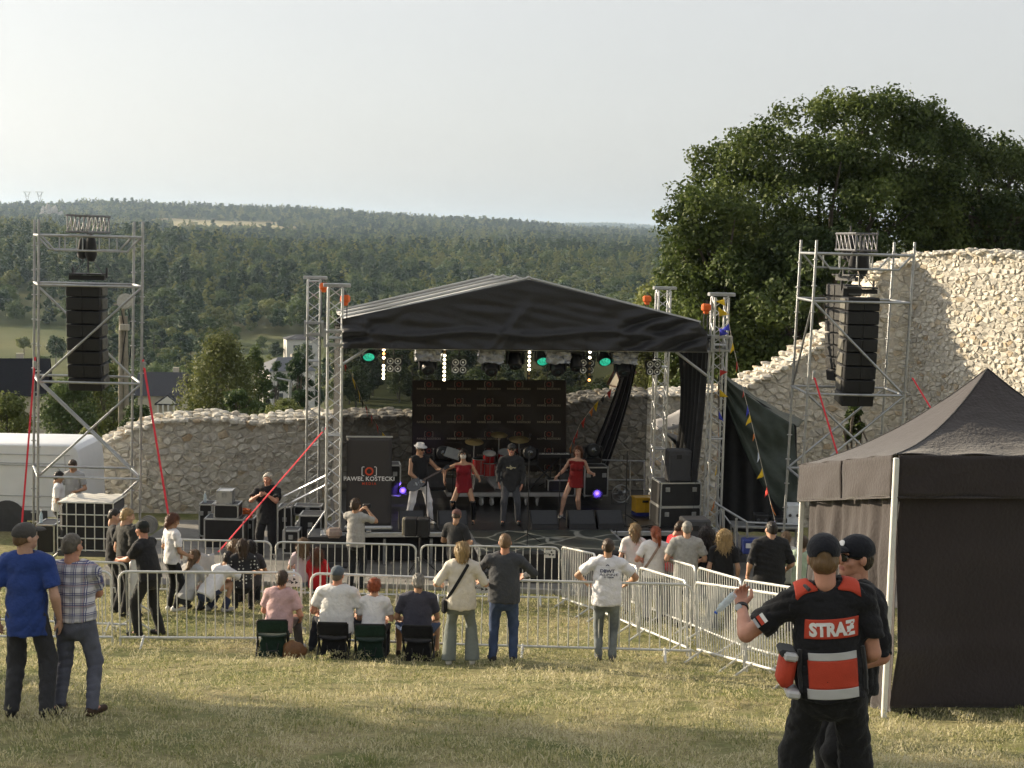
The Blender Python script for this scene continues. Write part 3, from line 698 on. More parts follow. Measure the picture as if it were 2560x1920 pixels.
# ---------------------------------------------------------------- roof
def roof():
    t = thing('stage_roof', 'gabled stage roof with grey top and black front fascia', 'stage roof', S(4, 2.5, SP(1322, 699, 0).z))
    lit = mat('roof_pvc', (.40, .40, .39), .55, 0, .1, 1.2, .25, 6); V0 = -.3; V1 = 4.9
    A, B, C = SP(866, 800, V0), SP(1322, 700, V0), SP(1751, 807, V0); off = Vector((E2.x, E2.y, 0)) * (V1 - V0) + Vector((-.1, 0, -.1))
    for k in range(3):           # three sheets joined at keder rails
        for q0, q1, nm in ((A, B, 'left'), (B, C, 'right')):
            mb = MB()
            def fn(u, v, k=k, q0=q0, q1=q1):
                p = q0.lerp(q1, u) + off * ((k + v) / 3); sag = -.045 * math.sin(math.pi * v) - .03 * math.sin(math.pi * u); wr = .004 * math.sin(v * 17 + 3 * u) * math.sin(u * 7 + k)
                return p + Vector((0, 0, sag + wr))
            mb.grid(fn, 24, 10); mb.build('roof_sheet', lit, t, world=True, smooth=180, solid=.01)
    for k in range(4):
        o = off * (k / 3) + Vector((0, 0, .01)); MB().tube([A + o, A.lerp(B, .985) + o + Vector((0, 0, .03)), B + o + Vector((0, 0, .05)), C.lerp(B, .985) + o + Vector((0, 0, .03)), C + o], .035, 6).build('keder_rail', lit, t, world=True)
    # hanging fascia with folds
    fm = mat('fascia_fabric', (.014, .014, .017), .5, 0, .25, 2, .25, 30, spec=.45, sheen=.15)
    mb = MB(); YB = lambda px: 871 + (px - 866) * .0095
    def fas(u, v):
        px = 856 + (1768 - 856) * u; tp = 797 - (797 - 699) * (px - 856) / 466 if px < 1322 else 699 + (px - 1322) * (806 - 699) / 429
        tp = min(tp, 812) if px < 1751 else 812 + (px - 1751) * 1.2
        py = tp + (YB(px) - tp) * v
        a = mnoise.noise(Vector((px * .008 + py * .012, py * .05 - px * .012, 1))) * .035
        f = 0
        if px < 1040: f += .07 * math.sin((py - .45 * (1040 - px) + 30 * mnoise.noise(Vector((px * .02, py * .02, 9)))) * .12) * (1040 - px) / 180
        if px > 1480: f += .08 * math.sin((py * 1.0 + .42 * (px - 1480)) * .13 + 2 * mnoise.noise(Vector((px * .01, py * .02, 4)))) * min(1, (px - 1480) / 150)
        f += .11 * max(0, 1 - abs((px - 1262 - (860 - py) * .55)) / 26) * min(1, max(0, (py - 735) / 60))
        f += .07 * max(0, 1 - abs((px - 1235 - (860 - py) * .9)) / 16) * min(1, max(0, (py - 760) / 60))
        sw = .08 * abs(math.sin((px - 866) * .026 + 1.1 * math.sin(px * .013))) * max(0, (v - .6) / .4)
        roll = .10 * math.exp(-((py - (835 + 6 * math.sin(px * .02))) / 9) ** 2)
        return SP(px, py, V0 - .05 - (a + f + sw + roll) * min(1, v * 4))
    mb.grid(fas, 220, 48); mb.build('fascia', fm, t, world=True, smooth=180, solid=.008)
    MB().tube([SP(895, 869, -.1), SP(1780, 878, -.1)], .03, 8).build('front_tube', ALU, t, world=True)
    tr = MB()                                                   # roof trusses under the cloth
    for v in (.05, 4.7):
        for z in (0, .28): tr.tube([S(.1, v, SP(1322, 880, 0).z + z + .05), S(8.1, v, SP(1322, 880, 0).z + z + .05)], .025, 6)
        for i in range(26): tr.tube([S(.1 + i * .31, v, SP(1322, 880, 0).z + .05 + .28 * (i % 2)), S(.41 + i * .31, v, SP(1322, 880, 0).z + .05 + .28 * ((i + 1) % 2))], .012, 5)
    tr.build('truss_beam', DGREY, t, world=True)
    bc = MB(); bars(bc, [(SP(847, 917, -.05), SP(920, 870, -.05)), (SP(1690, 880, -.05), SP(1768, 940, -.05))], .03, 8); bc.build('knee_brace', ALU, t, world=True)
    # dark rear and side scrims
    sm = bpy.data.materials.new('scrim_mesh'); sm.use_nodes = True; nt = sm.node_tree; b = nt.nodes['Principled BSDF']; b.inputs['Base Color'].default_value = (.012, .012, .012, 1); b.inputs['Roughness'].default_value = .9
    tp = nd(nt, 'ShaderNodeBsdfTransparent'); mx = nd(nt, 'ShaderNodeMixShader'); wv = nd(nt, 'ShaderNodeTexNoise'); wv.inputs['Scale'].default_value = 3
    mr = nd(nt, 'ShaderNodeMapRange', i1=.3, i2=.7, i3=.6, i4=.78); nt.links.new(wv.outputs[0], mr.inputs[0]); nt.links.new(mr.outputs[0], mx.inputs[0]); nt.links.new(tp.outputs[0], mx.inputs[1]); nt.links.new(b.outputs[0], mx.inputs[2]); nt.links.new(mx.outputs[0], nt.nodes['Material Output'].inputs[0])
    zt = SP(1322, 870, 0).z
    def rear(u, v): p = S(.15 + 7.6 * u, 4.85 + .05 * math.sin(u * 30 + v * 5), 0); return Vector((p.x, p.y, zt + .3 + (DECK - zt - .3) * v))
    MB().grid(rear, 60, 10).build('rear_scrim', sm, t, world=True, smooth=180)
    def rear2(u, v): p = S(.15 + 7.6 * u, 4.7 + .06 * math.sin(u * 40), 0); return Vector((p.x, p.y, zt + .35 - .75 * v + .05 * math.sin(u * 9)))
    MB().grid(rear2, 80, 6).build('rear_valance', BLACKF, t, world=True, smooth=180)
    def gable(u, v): p = S(.15 + 7.8 * u, 4.95, 0); top = A.z + (B.z - A.z) * (1 - abs(u - .5) * 2); return Vector((p.x, p.y, zt + (top - zt) * v - .05))
    MB().grid(gable, 20, 4).build('rear_gable', BLACKF, t, world=True, smooth=180)
    def lside(u, v): p = S(.12 + .05 * math.sin(u * 25), .4 + 4.4 * u, 0); return Vector((p.x, p.y, zt + .2 + (DECK - zt - .2) * v))
    MB().grid(lside, 40, 8).build('side_scrim', sm, t, world=True, smooth=180)
    def rside(u, v):       # gathered black side drape, drawn back in the middle
        uu = u * (1 - .25 * math.sin(min(1, v * 1.2) * math.pi)); p = S(8.0 - .1 * math.sin(u * 38) - .25 * v * (1 - u), .35 + 2.9 * uu, 0); return Vector((p.x, p.y, zt + .25 + (DECK - zt - .25) * v))
    MB().grid(rside, 60, 16).build('side_drape', BLACKF, t, world=True, smooth=180)
    def cur(u, v):         # tapering tied curtain at the rear right
        c = 7.25 - 1.15 * v ** 1.5; w = .24 + .42 * v; p = S(c + (u - .5) * w, 4.3 + .07 * math.sin(u * 22), 0); return Vector((p.x, p.y, zt + .1 + (DECK - zt - .1) * v))
    MB().grid(cur, 40, 16).build('rear_curtain', BLACKF, t, world=True, smooth=180)
    return t
roof()

# ---------------------------------------------------------------- deck, catwalk, riser
def marble():
    m = bpy.data.materials.new('marbled_vinyl'); m.use_nodes = True; nt = m.node_tree; L = nt.links; b = nt.nodes['Principled BSDF']
    tc = nd(nt, 'ShaderNodeTexCoord'); nz = nd(nt, 'ShaderNodeTexNoise'); nz.inputs['Scale'].default_value = 1.2; L.new(tc.outputs['Object'], nz.inputs['Vector'])
    va = nd(nt, 'ShaderNodeVectorMath', operation='ADD'); L.new(tc.outputs['Object'], va.inputs[0]); vs = nd(nt, 'ShaderNodeVectorMath', operation='SCALE'); vs.inputs['Scale'].default_value = .35; L.new(nz.outputs['Color'], vs.inputs[0]); L.new(vs.outputs[0], va.inputs[1])
    vo = nd(nt, 'ShaderNodeTexVoronoi', feature='DISTANCE_TO_EDGE'); vo.inputs['Scale'].default_value = 1.25; L.new(va.outputs[0], vo.inputs['Vector'])
    rp = nd(nt, 'ShaderNodeValToRGB'); e = rp.color_ramp.elements; e[0].position = .018; e[0].color = (.33, .33, .29, 1); e[1].position = .04; e[1].color = (.05, .058, .05, 1); L.new(vo.outputs[0], rp.inputs[0])
    n2 = nd(nt, 'ShaderNodeTexNoise'); n2.inputs['Scale'].default_value = 5; n2.inputs['Detail'].default_value = 6; L.new(tc.outputs['Object'], n2.inputs['Vector'])
    mx = nd(nt, 'ShaderNodeMixRGB', blend_type='OVERLAY', i0=.6); L.new(rp.outputs[0], mx.inputs[1]); L.new(n2.outputs[0], mx.inputs[2]); L.new(mx.outputs[0], b.inputs['Base Color']); b.inputs['Roughness'].default_value = .35
    return m
def deck():
    t = thing('stage_deck', 'black stage deck on aluminium legs under the roof', 'stage', S(4, 2, DECK), SPHI)
    for i in range(4):
        for j in range(5): MB().box((-3.0 + 2 * i, -1.5 + j * 1.0, -.02), (1.992, .992, .04), ch=.004).build('deck_panel', STAGEF, t)
    for i in range(4):
        if True: MB().box((-3.0 + 2 * i, -2.03, -.075), (1.985, .05, .105), ch=.01).box((-3.0 + 2 * i, -2.058, -.055), (1.985, .012, .025)).build('edge_rail', ALU, t)
    for i in range(9):
        for y in (-1.9, .2, 2.7):
            p = S(0, 0, 0); x = -3.9 + i * .98; w = SO + E1 * (4 + x) + E2 * (2 + y); g = gz(w.x, w.y) - DECK
            MB().box((x, y, (g - .13) / 2 - .06), (.06, .06, abs(g + .13))).build('leg', STEEL, t)
    MB().grid(lambda u, v: (-3.95 + 7.9 * u, -1.7 + .04 * math.sin(u * 90) + .03 * math.sin(u * 31), -.14 - .55 * v), 200, 3).build('skirt', BLACKF, t, smooth=180)
    c = thing('catwalk', 'marbled catwalk jutting out from the front of the stage', 'catwalk', S(4.35, -1.06, DECK), SPHI)
    MB().box((0, 0.02, -.02), (3.0, 2.0, .05), ch=.004).build('marbled_top', marble(), c)
    MB().box((-1.52, 0, -.04), (.05, 2.04, .1)).box((1.52, 0, -.04), (.05, 2.04, .1)).build('edge_rail', ALU, c)
    for k in range(3): MB().box((-1.0 + k, -1.01, -.36), (.985, .03, .62), ch=.008).build('front_panel', BLACKP, c)
    for k in range(3): MB().box((-1.0 + k, -1.03, -.03), (.985, .04, .06)).build('front_lip', DGREY, c)
    for s in (-1, 1): MB().box((s * 1.48, 0, -.36), (.03, 1.98, .62)).build('side_panel', BLACKP, c)
    r = thing('drum_riser', 'low rolling drum riser with aluminium edge and white wheeled casters', 'riser', SD(1265, 2.9), SPHI)
    MB().box((0, .9, .30), (2.7, 2.0, .05), ch=.004).build('top', STAGEF, r); MB().box((0, -.11, .275), (2.7, .04, .1), ch=.008).box((-1.36, .9, .275), (.04, 2, .1)).box((1.36, .9, .275), (.04, 2, .1)).build('edge_rail', ALU, r)
    for x in (-.58, -.34, .46, .72):
        w = MB(); M = Matrix.Translation((x, -.02, .09)) @ Matrix.Rotation(math.radians(20 if x < 0 else -15), 4, 'Z') @ Matrix.Rotation(math.pi / 2, 4, 'Y'); w.lathe([(.0, -.02), (.06, -.022), (.088, -.016), (.088, .016), (.06, .022), (0, .02)], 18, M); k = w.build('caster', mat('caster_tyre', (.55, .55, .53), .5), r)
        MB().box((x, .02, .19), (.1, .1, .03)).box((x - .035, -.0, .14), (.012, .05, .12)).box((x + .035, 0, .14), (.012, .05, .12)).build('fork', STEEL, k)
deck()
def stair():
    t = thing('stage_stairs', 'steel handrail and steps down the right side of the stage', 'stairs', P(1840, 1400, 30.2)); m = MB(); D = 30.3
    bars(m, [(P(1788, 1258, D), P(1868, 1306, D)), (P(1868, 1306, D), P(2000, 1312, D + .5)), (P(1809, 1270, D), P(1809, 1345, D)), (P(1841, 1295, D), P(1841, 1405, D)), (P(1868, 1306, D), P(1868, 1345, D))], .025, 8); m.build('handrail', STEEL, t, world=True)
    for k in range(3): MB().box(P(1812 + k * 18, 1352 + k * 20, D + .5), (.3, .9, .05)).build('step', DGREY, t, world=True)
stair()

# ---------------------------------------------------------------- lettering
def text_mesh(s, size, bold=0., shear=0., spacing=1., extr=.002):
    cu = bpy.data.curves.new('lettering', 'FONT'); cu.body = s; cu.size = size; cu.align_x = 'CENTER'; cu.align_y = 'CENTER'; cu.offset = bold; cu.shear = shear; cu.space_character = spacing; cu.extrude = extr; cu.resolution_u = 3
    o = bpy.data.objects.new('lettering', cu); COL.objects.link(o); dg = bpy.context.evaluated_depsgraph_get(); dg.update()
    me = bpy.data.meshes.new_from_object(o.evaluated_get(dg)); bpy.data.objects.remove(o); me.materials.clear(); return me
def camera_icon(w, mi=(0, 1)):
    """two square brackets and a ring, drawn in x,z facing -y"""
    m = MB(); h = w * .62; b = w * .05
    for s in (-1, 1):
        x = s * w / 2; pts = [(x - s * w * .16, 0, h / 2), (x - s * b, 0, h / 2), (x, 0, h / 2 - b), (x, 0, -h / 2 + b), (x - s * b, 0, -h / 2), (x - s * w * .16, 0, -h / 2)]; m.tube(pts, b * .62, 6, 0)
    m.tube([(math.cos(a) * w * .24, 0, math.sin(a) * w * .24) for a in [2 * math.pi * i / 20 for i in range(20)]], w * .062, 6, 1, closed=True)
    return m
LOGOW = mat('banner_print_pale', (.42, .36, .27), .8, 0, .1); LOGOR = mat('banner_print_red', (.24, .055, .04), .8, 0, .1)
PRW = mat('print_white', (.75, .74, .72), .6, 0, .05); PRR = mat('print_red', (.62, .08, .03), .6, 0, .1)
def backdrop():
    V = 4.45; t = thing('backdrop_banner', 'wrinkled black backdrop banner with rows of printed camera logos behind the band', 'banner', SP(1222, 1140, V), SPHI)
    def fn(u, v):
        px = 1030 + 386 * u; py = 950 + 230 * v; w = .04 * math.sin((px * .7 + py * (.9 if px < 1220 else -.9)) * .06) * math.sin(u * 3.1) + .02 * mnoise.noise(Vector((px * .02, py * .03, 0)))
        return SP(px, py, V + w)
    MB().grid(fn, 90, 50).build('cloth', mat('banner_cloth', (.03, .021, .016), .6, 0, .25, 2, .2, 20, sheen=.1), t, world=True, smooth=180, solid=.006)
    ic = camera_icon(.2).mesh('logo', smooth=60); ic.materials.append(LOGOW); ic.materials.append(LOGOR); tx = text_mesh('PAWEŁ KOSTECKI', .066, .0012, 0, 1.08); tx.materials.append(LOGOW)
    for r in range(6):
        for c in range(5):
            px = 1072 + 75 * c; py = 961 + 41.5 * r; p = SP(px, py, V - .06); q = SP(px, py + 11.5, V - .06); im = mtx(t).inverted()
            o = mkobj('logo', ic, t); o.location = im @ p; o = mkobj('lettering', tx, t); o.location = im @ q; o.rotation_euler = (math.pi / 2, 0, 0)
backdrop()
def rollup():
    t = thing('rollup_banner', 'tall grey roll-up banner with white lettering and red camera logo', 'banner', SD(921, .15), SPHI); H = SP(921, 1092, .15).z - DECK; W = .94
    MB().grid(lambda u, v: ((u - .5) * W, .012 * math.sin(v * 5), .06 + (H - .06) * v), 8, 20).build('sheet', mat('rollup_print', (.04, .036, .036), .55, 0, .06, 1), t, smooth=180, solid=.004)
    MB().box((0, 0, H), (W + .02, .03, .035), ch=.006).build('top_bar', ALU, t); MB().box((0, 0, .04), (W + .06, .16, .09), ch=.03).box((0, -.12, -.0), (.1, .2, .02)).build('cassette', ALU, t)
    zz = SP(921, 1178, .15).z - DECK; o = camera_icon(.30).build('logo', [PRW, PRR], t); o.location = (0, -.02, zz)
    a = text_mesh('PAWEŁ KOSTECKI', .125, .0025, 0, 1.06); a.materials.append(PRW); o = mkobj('lettering', a, t); o.location = (0, -.02, SP(921, 1197, .15).z - DECK); o.rotation_euler = (math.pi / 2, 0, 0)
    a = text_mesh('MEDIA', .075, .001, 0, 1.5); a.materials.append(PRR); o = mkobj('lettering', a, t); o.location = (0, -.02, SP(921, 1209, .15).z - DECK); o.rotation_euler = (math.pi / 2, 0, 0)
rollup()

# ---------------------------------------------------------------- stage lights
GLOW = mat('lamp_warm', (1, .86, .58), .4, 0, 0, emit=7); GLOWO = mat('lamp_orange', (1, .35, .08), .4, 0, 0, emit=3); LENS = mat('lens_glass', (.6, .6, .56), .15, 0, .2, 30, spec=.8)
DIMG = mat('lamp_dim', (.25, .16, .05), .4, 0, 0)
GREENL = mat('green_lens', (.02, .36, .22), .2, 0, .95, 34, spec=.8, emit=.45); PURP = mat('lamp_violet', (.13, .06, 1), .4, 0, 0, emit=4); FOIL = mat('crumpled_plastic', (.32, .33, .36), .25, .3, .5, 9, 1.0, 14, spec=.7)
def four_lamp(px, py, label):
    t = thing('blinder_light', label, 'stage light', SP(px, py, .1), SPHI, 'four-lamp blinders hanging from the front truss'); w = .3
    MB().box((0, .05, 0), (w, .12, w), ch=.02).build('housing', BLACKP, t)
    for x in (-1, 1):
        for z in (-1, 1):
            M = Matrix.Translation((x * .078, -.012, z * .078)) @ Matrix.Rotation(math.pi / 2, 4, 'X'); l = MB().lathe([(.0, -.03), (.03, -.025), (.062, .012), (.07, .014), (.07, 0), (.064, -.02)], 18, M).build('lamp', LENS, t)
            MB().lathe([(0, .006), (.022, .004), (.024, -.01)], 10, M).build('bulb', mat('bulb_frost', (.8, .8, .75), .3), l)
    MB().tube([(-.17, .04, 0), (-.17, .04, .2), (.17, .04, .2), (.17, .04, 0)], .014, 6).tube([(0, .04, .2), (0, .04, .34)], .018, 6).build('yoke', BLACKP, t)
for i, (px, py, w) in enumerate(((985, 912, 'four-lamp blinder nearest the roll-up banner'), (1148, 915, 'four-lamp blinder above the left part of the backdrop'), (1467, 916, 'four-lamp blinder beside the backdrop\'s right edge'), (1634, 920, 'four-lamp blinder at the tied black curtain'))): four_lamp(px, py, w)
def led_bar(px, y0, y1, n, lit, label):
    a, b = SP(px, y0 - 6, -.0), SP(px, y1 + 6, -.0); t = thing('led_bar', label, 'stage light', (a + b) / 2, SPHI, 'upright LED bars on the front truss'); h = (a - b).length
    MB().box((0, .03, 0), (.07, .05, h), ch=.008).build('housing', BLACKP, t)
    for k in range(n):
        z = h / 2 - .05 - k * (h - .1) / (n - 1); M = Matrix.Translation((0, -.002, z)) @ Matrix.Rotation(math.pi / 2, 4, 'X'); MB().lathe([(0, .012), (.022, .008), (.028, -.004)], 10, M).build('lamp', GLOW if lit[k] == 'w' else (GLOWO if lit[k] == 'o' else DIMG), t)
led_bar(959, 874, 945, 8, 'wowdwwww', 'lit LED bar at the left end of the truss with seven bright dots'); led_bar(1111, 879, 949, 8, 'dwwwwwww', 'lit LED bar over the left part of the backdrop')
led_bar(1323, 881, 945, 7, 'wwwwwdd', 'lit LED bar near the middle of the truss, lower dots dark'); led_bar(1474, 880, 950, 6, 'wwdddo', 'LED bar behind a blinder with only two bright dots')
def moving_head(p, label, face=-.3, group='black moving heads on the truss', bag=False, s=1., hang=True):
    t = thing('moving_head', label, 'stage light', p, SPHI, group); k = -1 if hang else 1
    if bag:   # base wrapped in clear plastic against rain
        mb = MB(); bm = bmesh.new(); bmesh.ops.create_cube(bm, size=1.); bmesh.ops.subdivide_edges(bm, edges=bm.edges[:], cuts=7, use_grid_fill=True)
        for v in bm.verts:
            q = v.co.copy(); v.co = Vector((q.x * .52, q.y * .42, q.z * .26)) + Vector((mnoise.noise(q * 5 + p), mnoise.noise(q * 6 - p), mnoise.noise(q * 7 + p * 2))) * .05
        mb.add([v.co.copy() + Vector((0, 0, .16 * s)) for v in bm.verts], [tuple(v.index for v in f.verts) for f in bm.faces]); bm.free(); mb.build('plastic_bag', FOIL, t, smooth=20)
    else: MB().box((0, 0, -k * .16), (.34 * s, .26 * s, .1 * s), ch=.02).build('base', BLACKP, t)
    for x in (-1, 1): MB().box((x * .17 * s, 0, 0), (.05 * s, .16 * s, .3 * s), ch=.02).build('yoke_arm', BLACKP, t)
    M = Matrix.Translation((0, 0, k * .06 * s)) @ Matrix.Rotation(math.pi / 2 + face, 4, 'X'); MB().lathe([(0, -.22 * s), (.09 * s, -.21 * s), (.14 * s, -.12 * s), (.145 * s, .1 * s), (.125 * s, .17 * s), (.11 * s, .175 * s)], 20, M).build('head', BLACKP, t)
    MB().lathe([(0, .18 * s), (.09 * s, .172 * s), (.11 * s, .16 * s)], 18, M).build('lens', mat('dark_lens', (.02, .03, .03), .08, 0, .2, 20, spec=.9), t); return t
for px, py, w in ((1070, 905, 'bagged moving head left of the middle, wrapped in clear plastic'), (1227, 909, 'bagged moving head over the middle of the backdrop'), (1393, 910, 'bagged moving head right of the middle, beside a green lamp'), (1558, 912, 'bagged moving head furthest to the right on the truss')): moving_head(SP(px, py, .15), w, .7, 'moving heads wrapped in plastic bags', True)
def green_lamp(px, py, label):
    t = thing('beam_light', label, 'stage light', SP(px, py, .1), SPHI, 'green glittering beam lamps on the truss'); M = Matrix.Rotation(math.radians(132), 4, 'X')
    MB().lathe([(0, -.3), (.08, -.28), (.13, -.1), (.14, 0)], 16, M).build('head', BLACKP, t); mb = MB()
    mb.lathe([(0, .05), (.045, .045), (.085, .026), (.118, 0)], 14, M); mb.build('faceted_lens', GREENL, t, smooth=None)
    MB().tube([(-.16, 0, .0), (-.16, 0, .25), (.16, 0, .25), (.16, 0, 0)], .02, 6).build('yoke', BLACKP, t)
for px, py, w in ((922, 893, 'green glittering lamp at the left end of the truss'), (1357, 904, 'green glittering lamp right of the middle of the truss'), (1513, 905, 'green glittering lamp at the right part of the truss')): green_lamp(px, py, w)
moving_head(SP(1288, 893, .2), 'small black moving head without a bag in the middle of the truss', .9)
moving_head(SP(1440, 898, .2), 'small black moving head tucked beside the right-hand blinder', .9)
for px, py, v, w in ((1107, 1140, 3.0, 'black moving head standing on the riser beside the masked dancer'), (1322, 1140, 3.0, 'black moving head standing on the riser behind the singer'), (1481, 1133, 3.2, 'big black moving head on the blue-lit case behind the right dancer')):
    moving_head(SP(px, py, v), w, -.15, 'black moving heads standing at the back of the stage', hang=False, s=1.15)
def par(px, py, v, label, r=.105):
    t = thing('par_light', label, 'stage light', SP(px, py, v), SPHI, 'violet LED spotlights on the stage floor'); M = Matrix.Rotation(math.pi / 2, 4, 'X')
    MB().lathe([(0, -.18), (r * .8, -.17), (r, -.05), (r * 1.12, 0), (r * 1.12, .02), (r, .02)], 20, M).build('can', BLACKP, t)
    for ring, n in ((0, 1), (.4, 6), (.78, 12)):
        for k in range(n):
            a = 2 * math.pi * k / n; MB().lathe([(0, .012), (r * .1, .01), (r * .14, 0)], 8, Matrix.Translation((math.cos(a) * r * ring, -.005, math.sin(a) * r * ring)) @ M).build('lamp', PURP, t)
    MB().tube([(-r * 1.2, .05, 0), (-r * 1.2, .05, -r * 1.3), (r * 1.2, .05, -r * 1.3), (r * 1.2, .05, 0)], .012, 6).build('yoke', BLACKP, t)
    l = bpy.data.lights.new('violet_lamp', 'SPOT'); l.energy = 18; l.color = (.2, .1, 1); l.spot_size = 1.6; l.shadow_soft_size = .08; o = bpy.data.objects.new('violet_lamp', l); COL.objects.link(o); o.parent = t; o.location = (0, -.06, 0); o.rotation_euler = (math.radians(80), 0, 0)
par(1493, 1233, 2.2, 'violet LED spotlight shining at the viewer beside the right dancer'); par(1007, 1226, 2.6, 'violet LED spotlight half hidden behind the guitarist\'s leg', .075)

# ---------------------------------------------------------------- cases, speakers, wedges
CASEB = mat('case_laminate', (.016, .016, .018), .5, 0, .25, 4, .08, 60)
def flight_case(p, size, label, rz=SPHI, group='black flight cases with aluminium edges', body=None, latches=2, wheels=False, name='flight_case', cat='flight case'):
    """p: middle of the bottom; size x,y,z"""
    t = thing(name, label, cat, p, rz, group); x, y, z = size; w0 = .1 if wheels else 0
    MB().box((0, 0, w0 + (z - w0) / 2), (x - .012, y - .012, z - w0 - .012)).build('panel', body or CASEB, t)
    e = MB(); h = .018
    for a in (-1, 1):
        for b in (-1, 1):
            e.box((a * (x / 2 - h / 2), b * (y / 2 - h / 2), w0 + (z - w0) / 2), (h * 1.6, h * 1.6, z - w0)); e.box((0, a * (y / 2 - h / 2), w0 + (z - w0) * (b + 1) / 2 - b * h / 2), (x, h * 1.6, h * 1.6)); e.box((a * (x / 2 - h / 2), 0, w0 + (z - w0) * (b + 1) / 2 - b * h / 2), (h * 1.6, y, h * 1.6))
    e.build('edge_trim', ALU, t)
    for a in (-1, 1):
        for c in (-1, 1): MB().box((a * (x / 2 - .02), -(y / 2 - .02), w0 + (z - w0) * (c + 1) / 2 - c * .02), (.06, .06, .06), ch=.02).build('corner', STEEL, t)
    for k in range(latches):
        lx = 0 if latches == 1 else (-x * .33 + k * x * .66 / (latches - 1)); MB().box((lx, -y / 2 - .006, w0 + (z - w0) * .72), (.1, .016, .1), ch=.006).box((lx, -y / 2 - .016, w0 + (z - w0) * .72), (.03, .014, .06)).build('latch', STEEL, t)
    if wheels:
        for a in (-1, 1): MB().lathe([(0, -.02), (.045, -.02), (.045, .02), (0, .02)], 12, Matrix.Translation((a * x * .38, -y * .35, .05)) @ Matrix.Rotation(math.pi / 2, 4, 'Y')).build('wheel', RUBBER, t)
    return t
def case_px(x0, x1, yt, yb, d, depth, label, **k):
    a = P((x0 + x1) / 2, yb, d); b = P((x0 + x1) / 2, yt, d); k.setdefault('rz', 0); return flight_case((a.x, d + depth / 2, a.z), ((x1 - x0) * d / FPX, depth, b.z - a.z), label, **k)
_d = 31.9
case_px(509, 609, 1298, 1372, _d, .6, 'large black flight case lying in front of the stone wall', latches=0)
case_px(534, 596, 1262, 1297.5, _d + .05, .5, 'smaller black case on top of the large flight case by the wall', latches=0)
case_px(497, 531, 1261, 1352, _d + .75, .5, 'narrow upright black case with silver drawer, leftmost of the flight cases', wheels=True)
case_px(541, 579, 1228, 1261.5, _d + .15, .4, 'small bright aluminium box topmost of the stack by the wall', body=ALU, latches=1)
case_px(610, 633, 1298, 1360, _d + .65, .5, 'black case squeezed behind the man filming, beside the large case', latches=1)
case_px(693, 729, 1268, 1378, _d + .3, .5, 'tall black rack case right of the man filming', latches=1)
case_px(706, 747, 1327, 1384, _d - .9, .45, 'low black case with silver lid in front of the left tower', latches=1)
case_px(747, 803, 1289, 1372, _d - .2, .6, 'black case under the outrigger beside the left tower', latches=1)
case_px(734, 803, 1266, 1288, _d + .5, .4, 'flat aluminium box lying behind the left tower', body=BLACKP, latches=1)
case_px(1640, 1747, 1207, 1267.5, SP(1690, 1330, .35).y, .75, 'upper black flight case under the loudspeaker at the right of the stage', rz=SPHI + .05)
case_px(1637, 1745, 1268, 1331, SP(1690, 1330, .35).y, .78, 'lower black flight case at the right edge of the stage', rz=SPHI + .05)
case_px(1365, 1436, 1200, 1240, SP(1400, 1240, 3.0).y, .4, 'black case with silver frame standing on the drum riser', rz=SPHI, latches=0)
case_px(1455, 1516, 1168, 1240, SP(1480, 1240, 2.6).y, .55, 'blue-lit flight case behind the right dancer', rz=SPHI)
case_px(968, 997, 1163, 1240, SP(980, 1240, 2.7).y, .55, 'blue-lit flight case between roll-up banner and guitarist', rz=SPHI, latches=1)
case_px(90, 137, 1312, 1384, 28.2, .6, 'black case behind the caged tank with a bottle on it', latches=0)
def speaker_box(x0, x1, yt, yb, d, depth, label, name='loudspeaker'):
    a = P((x0 + x1) / 2, yb, d); b = P((x0 + x1) / 2, yt, d); t = thing(name, label, 'loudspeaker', (a.x, d + depth / 2, a.z), SPHI); W, H = (x1 - x0) * d / FPX, b.z - a.z
    MB().box((0, 0, H / 2), (W, depth, H), ch=.03).build('cabinet', DGREY, t); MB().box((0, -depth / 2 - .004, H * .46), (W * .88, .02, H * .8), ch=.008).build('grille', mat('speaker_grille', (.05, .05, .055), .6, 0, .2, 60, .4, 200), t); MB().box((-W * .08, -depth / 2 - .016, H * .8), (W * .22, .012, H * .13)).build('badge', BLACKP, t)
speaker_box(1667, 1727, 1126, 1206.5, SP(1697, 1206, .45).y, .4, 'black loudspeaker standing on two flight cases at the right')
speaker_box(1703, 1772, 1300, 1404, 29.3, .5, 'black subwoofer in front of the right stage tower')
def wedge(x0, x1, label):
    a = SD((x0 + x1) / 2, .28); t = thing('monitor_wedge', label, 'stage monitor', a, SPHI, 'black monitor wedges along the stage front'); W = (x1 - x0) * a.y / FPX
    M = Matrix.Rotation(math.pi / 2, 4, 'Z'); MB().prism([(-.22, 0), (-.20, .1), (.10, .36), (.22, .32), (.24, 0)], W, M).build('cabinet', BLACKP, t, smooth=None)
    s = Vector((-.20, .1)); e = Vector((.10, .36)); n = Vector((-(e.y - s.y), e.x - s.x)).normalized() * .006; q = [s.lerp(e, .04) + n, s.lerp(e, .96) + n]
    MB().add([Vector((-W * .46, q[0].x, q[0].y)), Vector((W * .46, q[0].x, q[0].y)), Vector((W * .46, q[1].x, q[1].y)), Vector((-W * .46, q[1].x, q[1].y))], [(0, 1, 2, 3)]).build('grille', mat('wedge_grille', (.045, .047, .052), .7, 0, .2, 50, .3, 200), t, smooth=None, solid=.006)
wedge(996, 1060, 'monitor wedge in front of the guitarist'); wedge(1094, 1168, 'monitor wedge in front of the masked dancer'); wedge(1324, 1393, 'monitor wedge in front of the right dancer, next to the catwalk'); wedge(1418, 1486, 'middle one of the three monitor wedges at the right'); wedge(1490, 1556, 'monitor wedge closest to the flight cases')
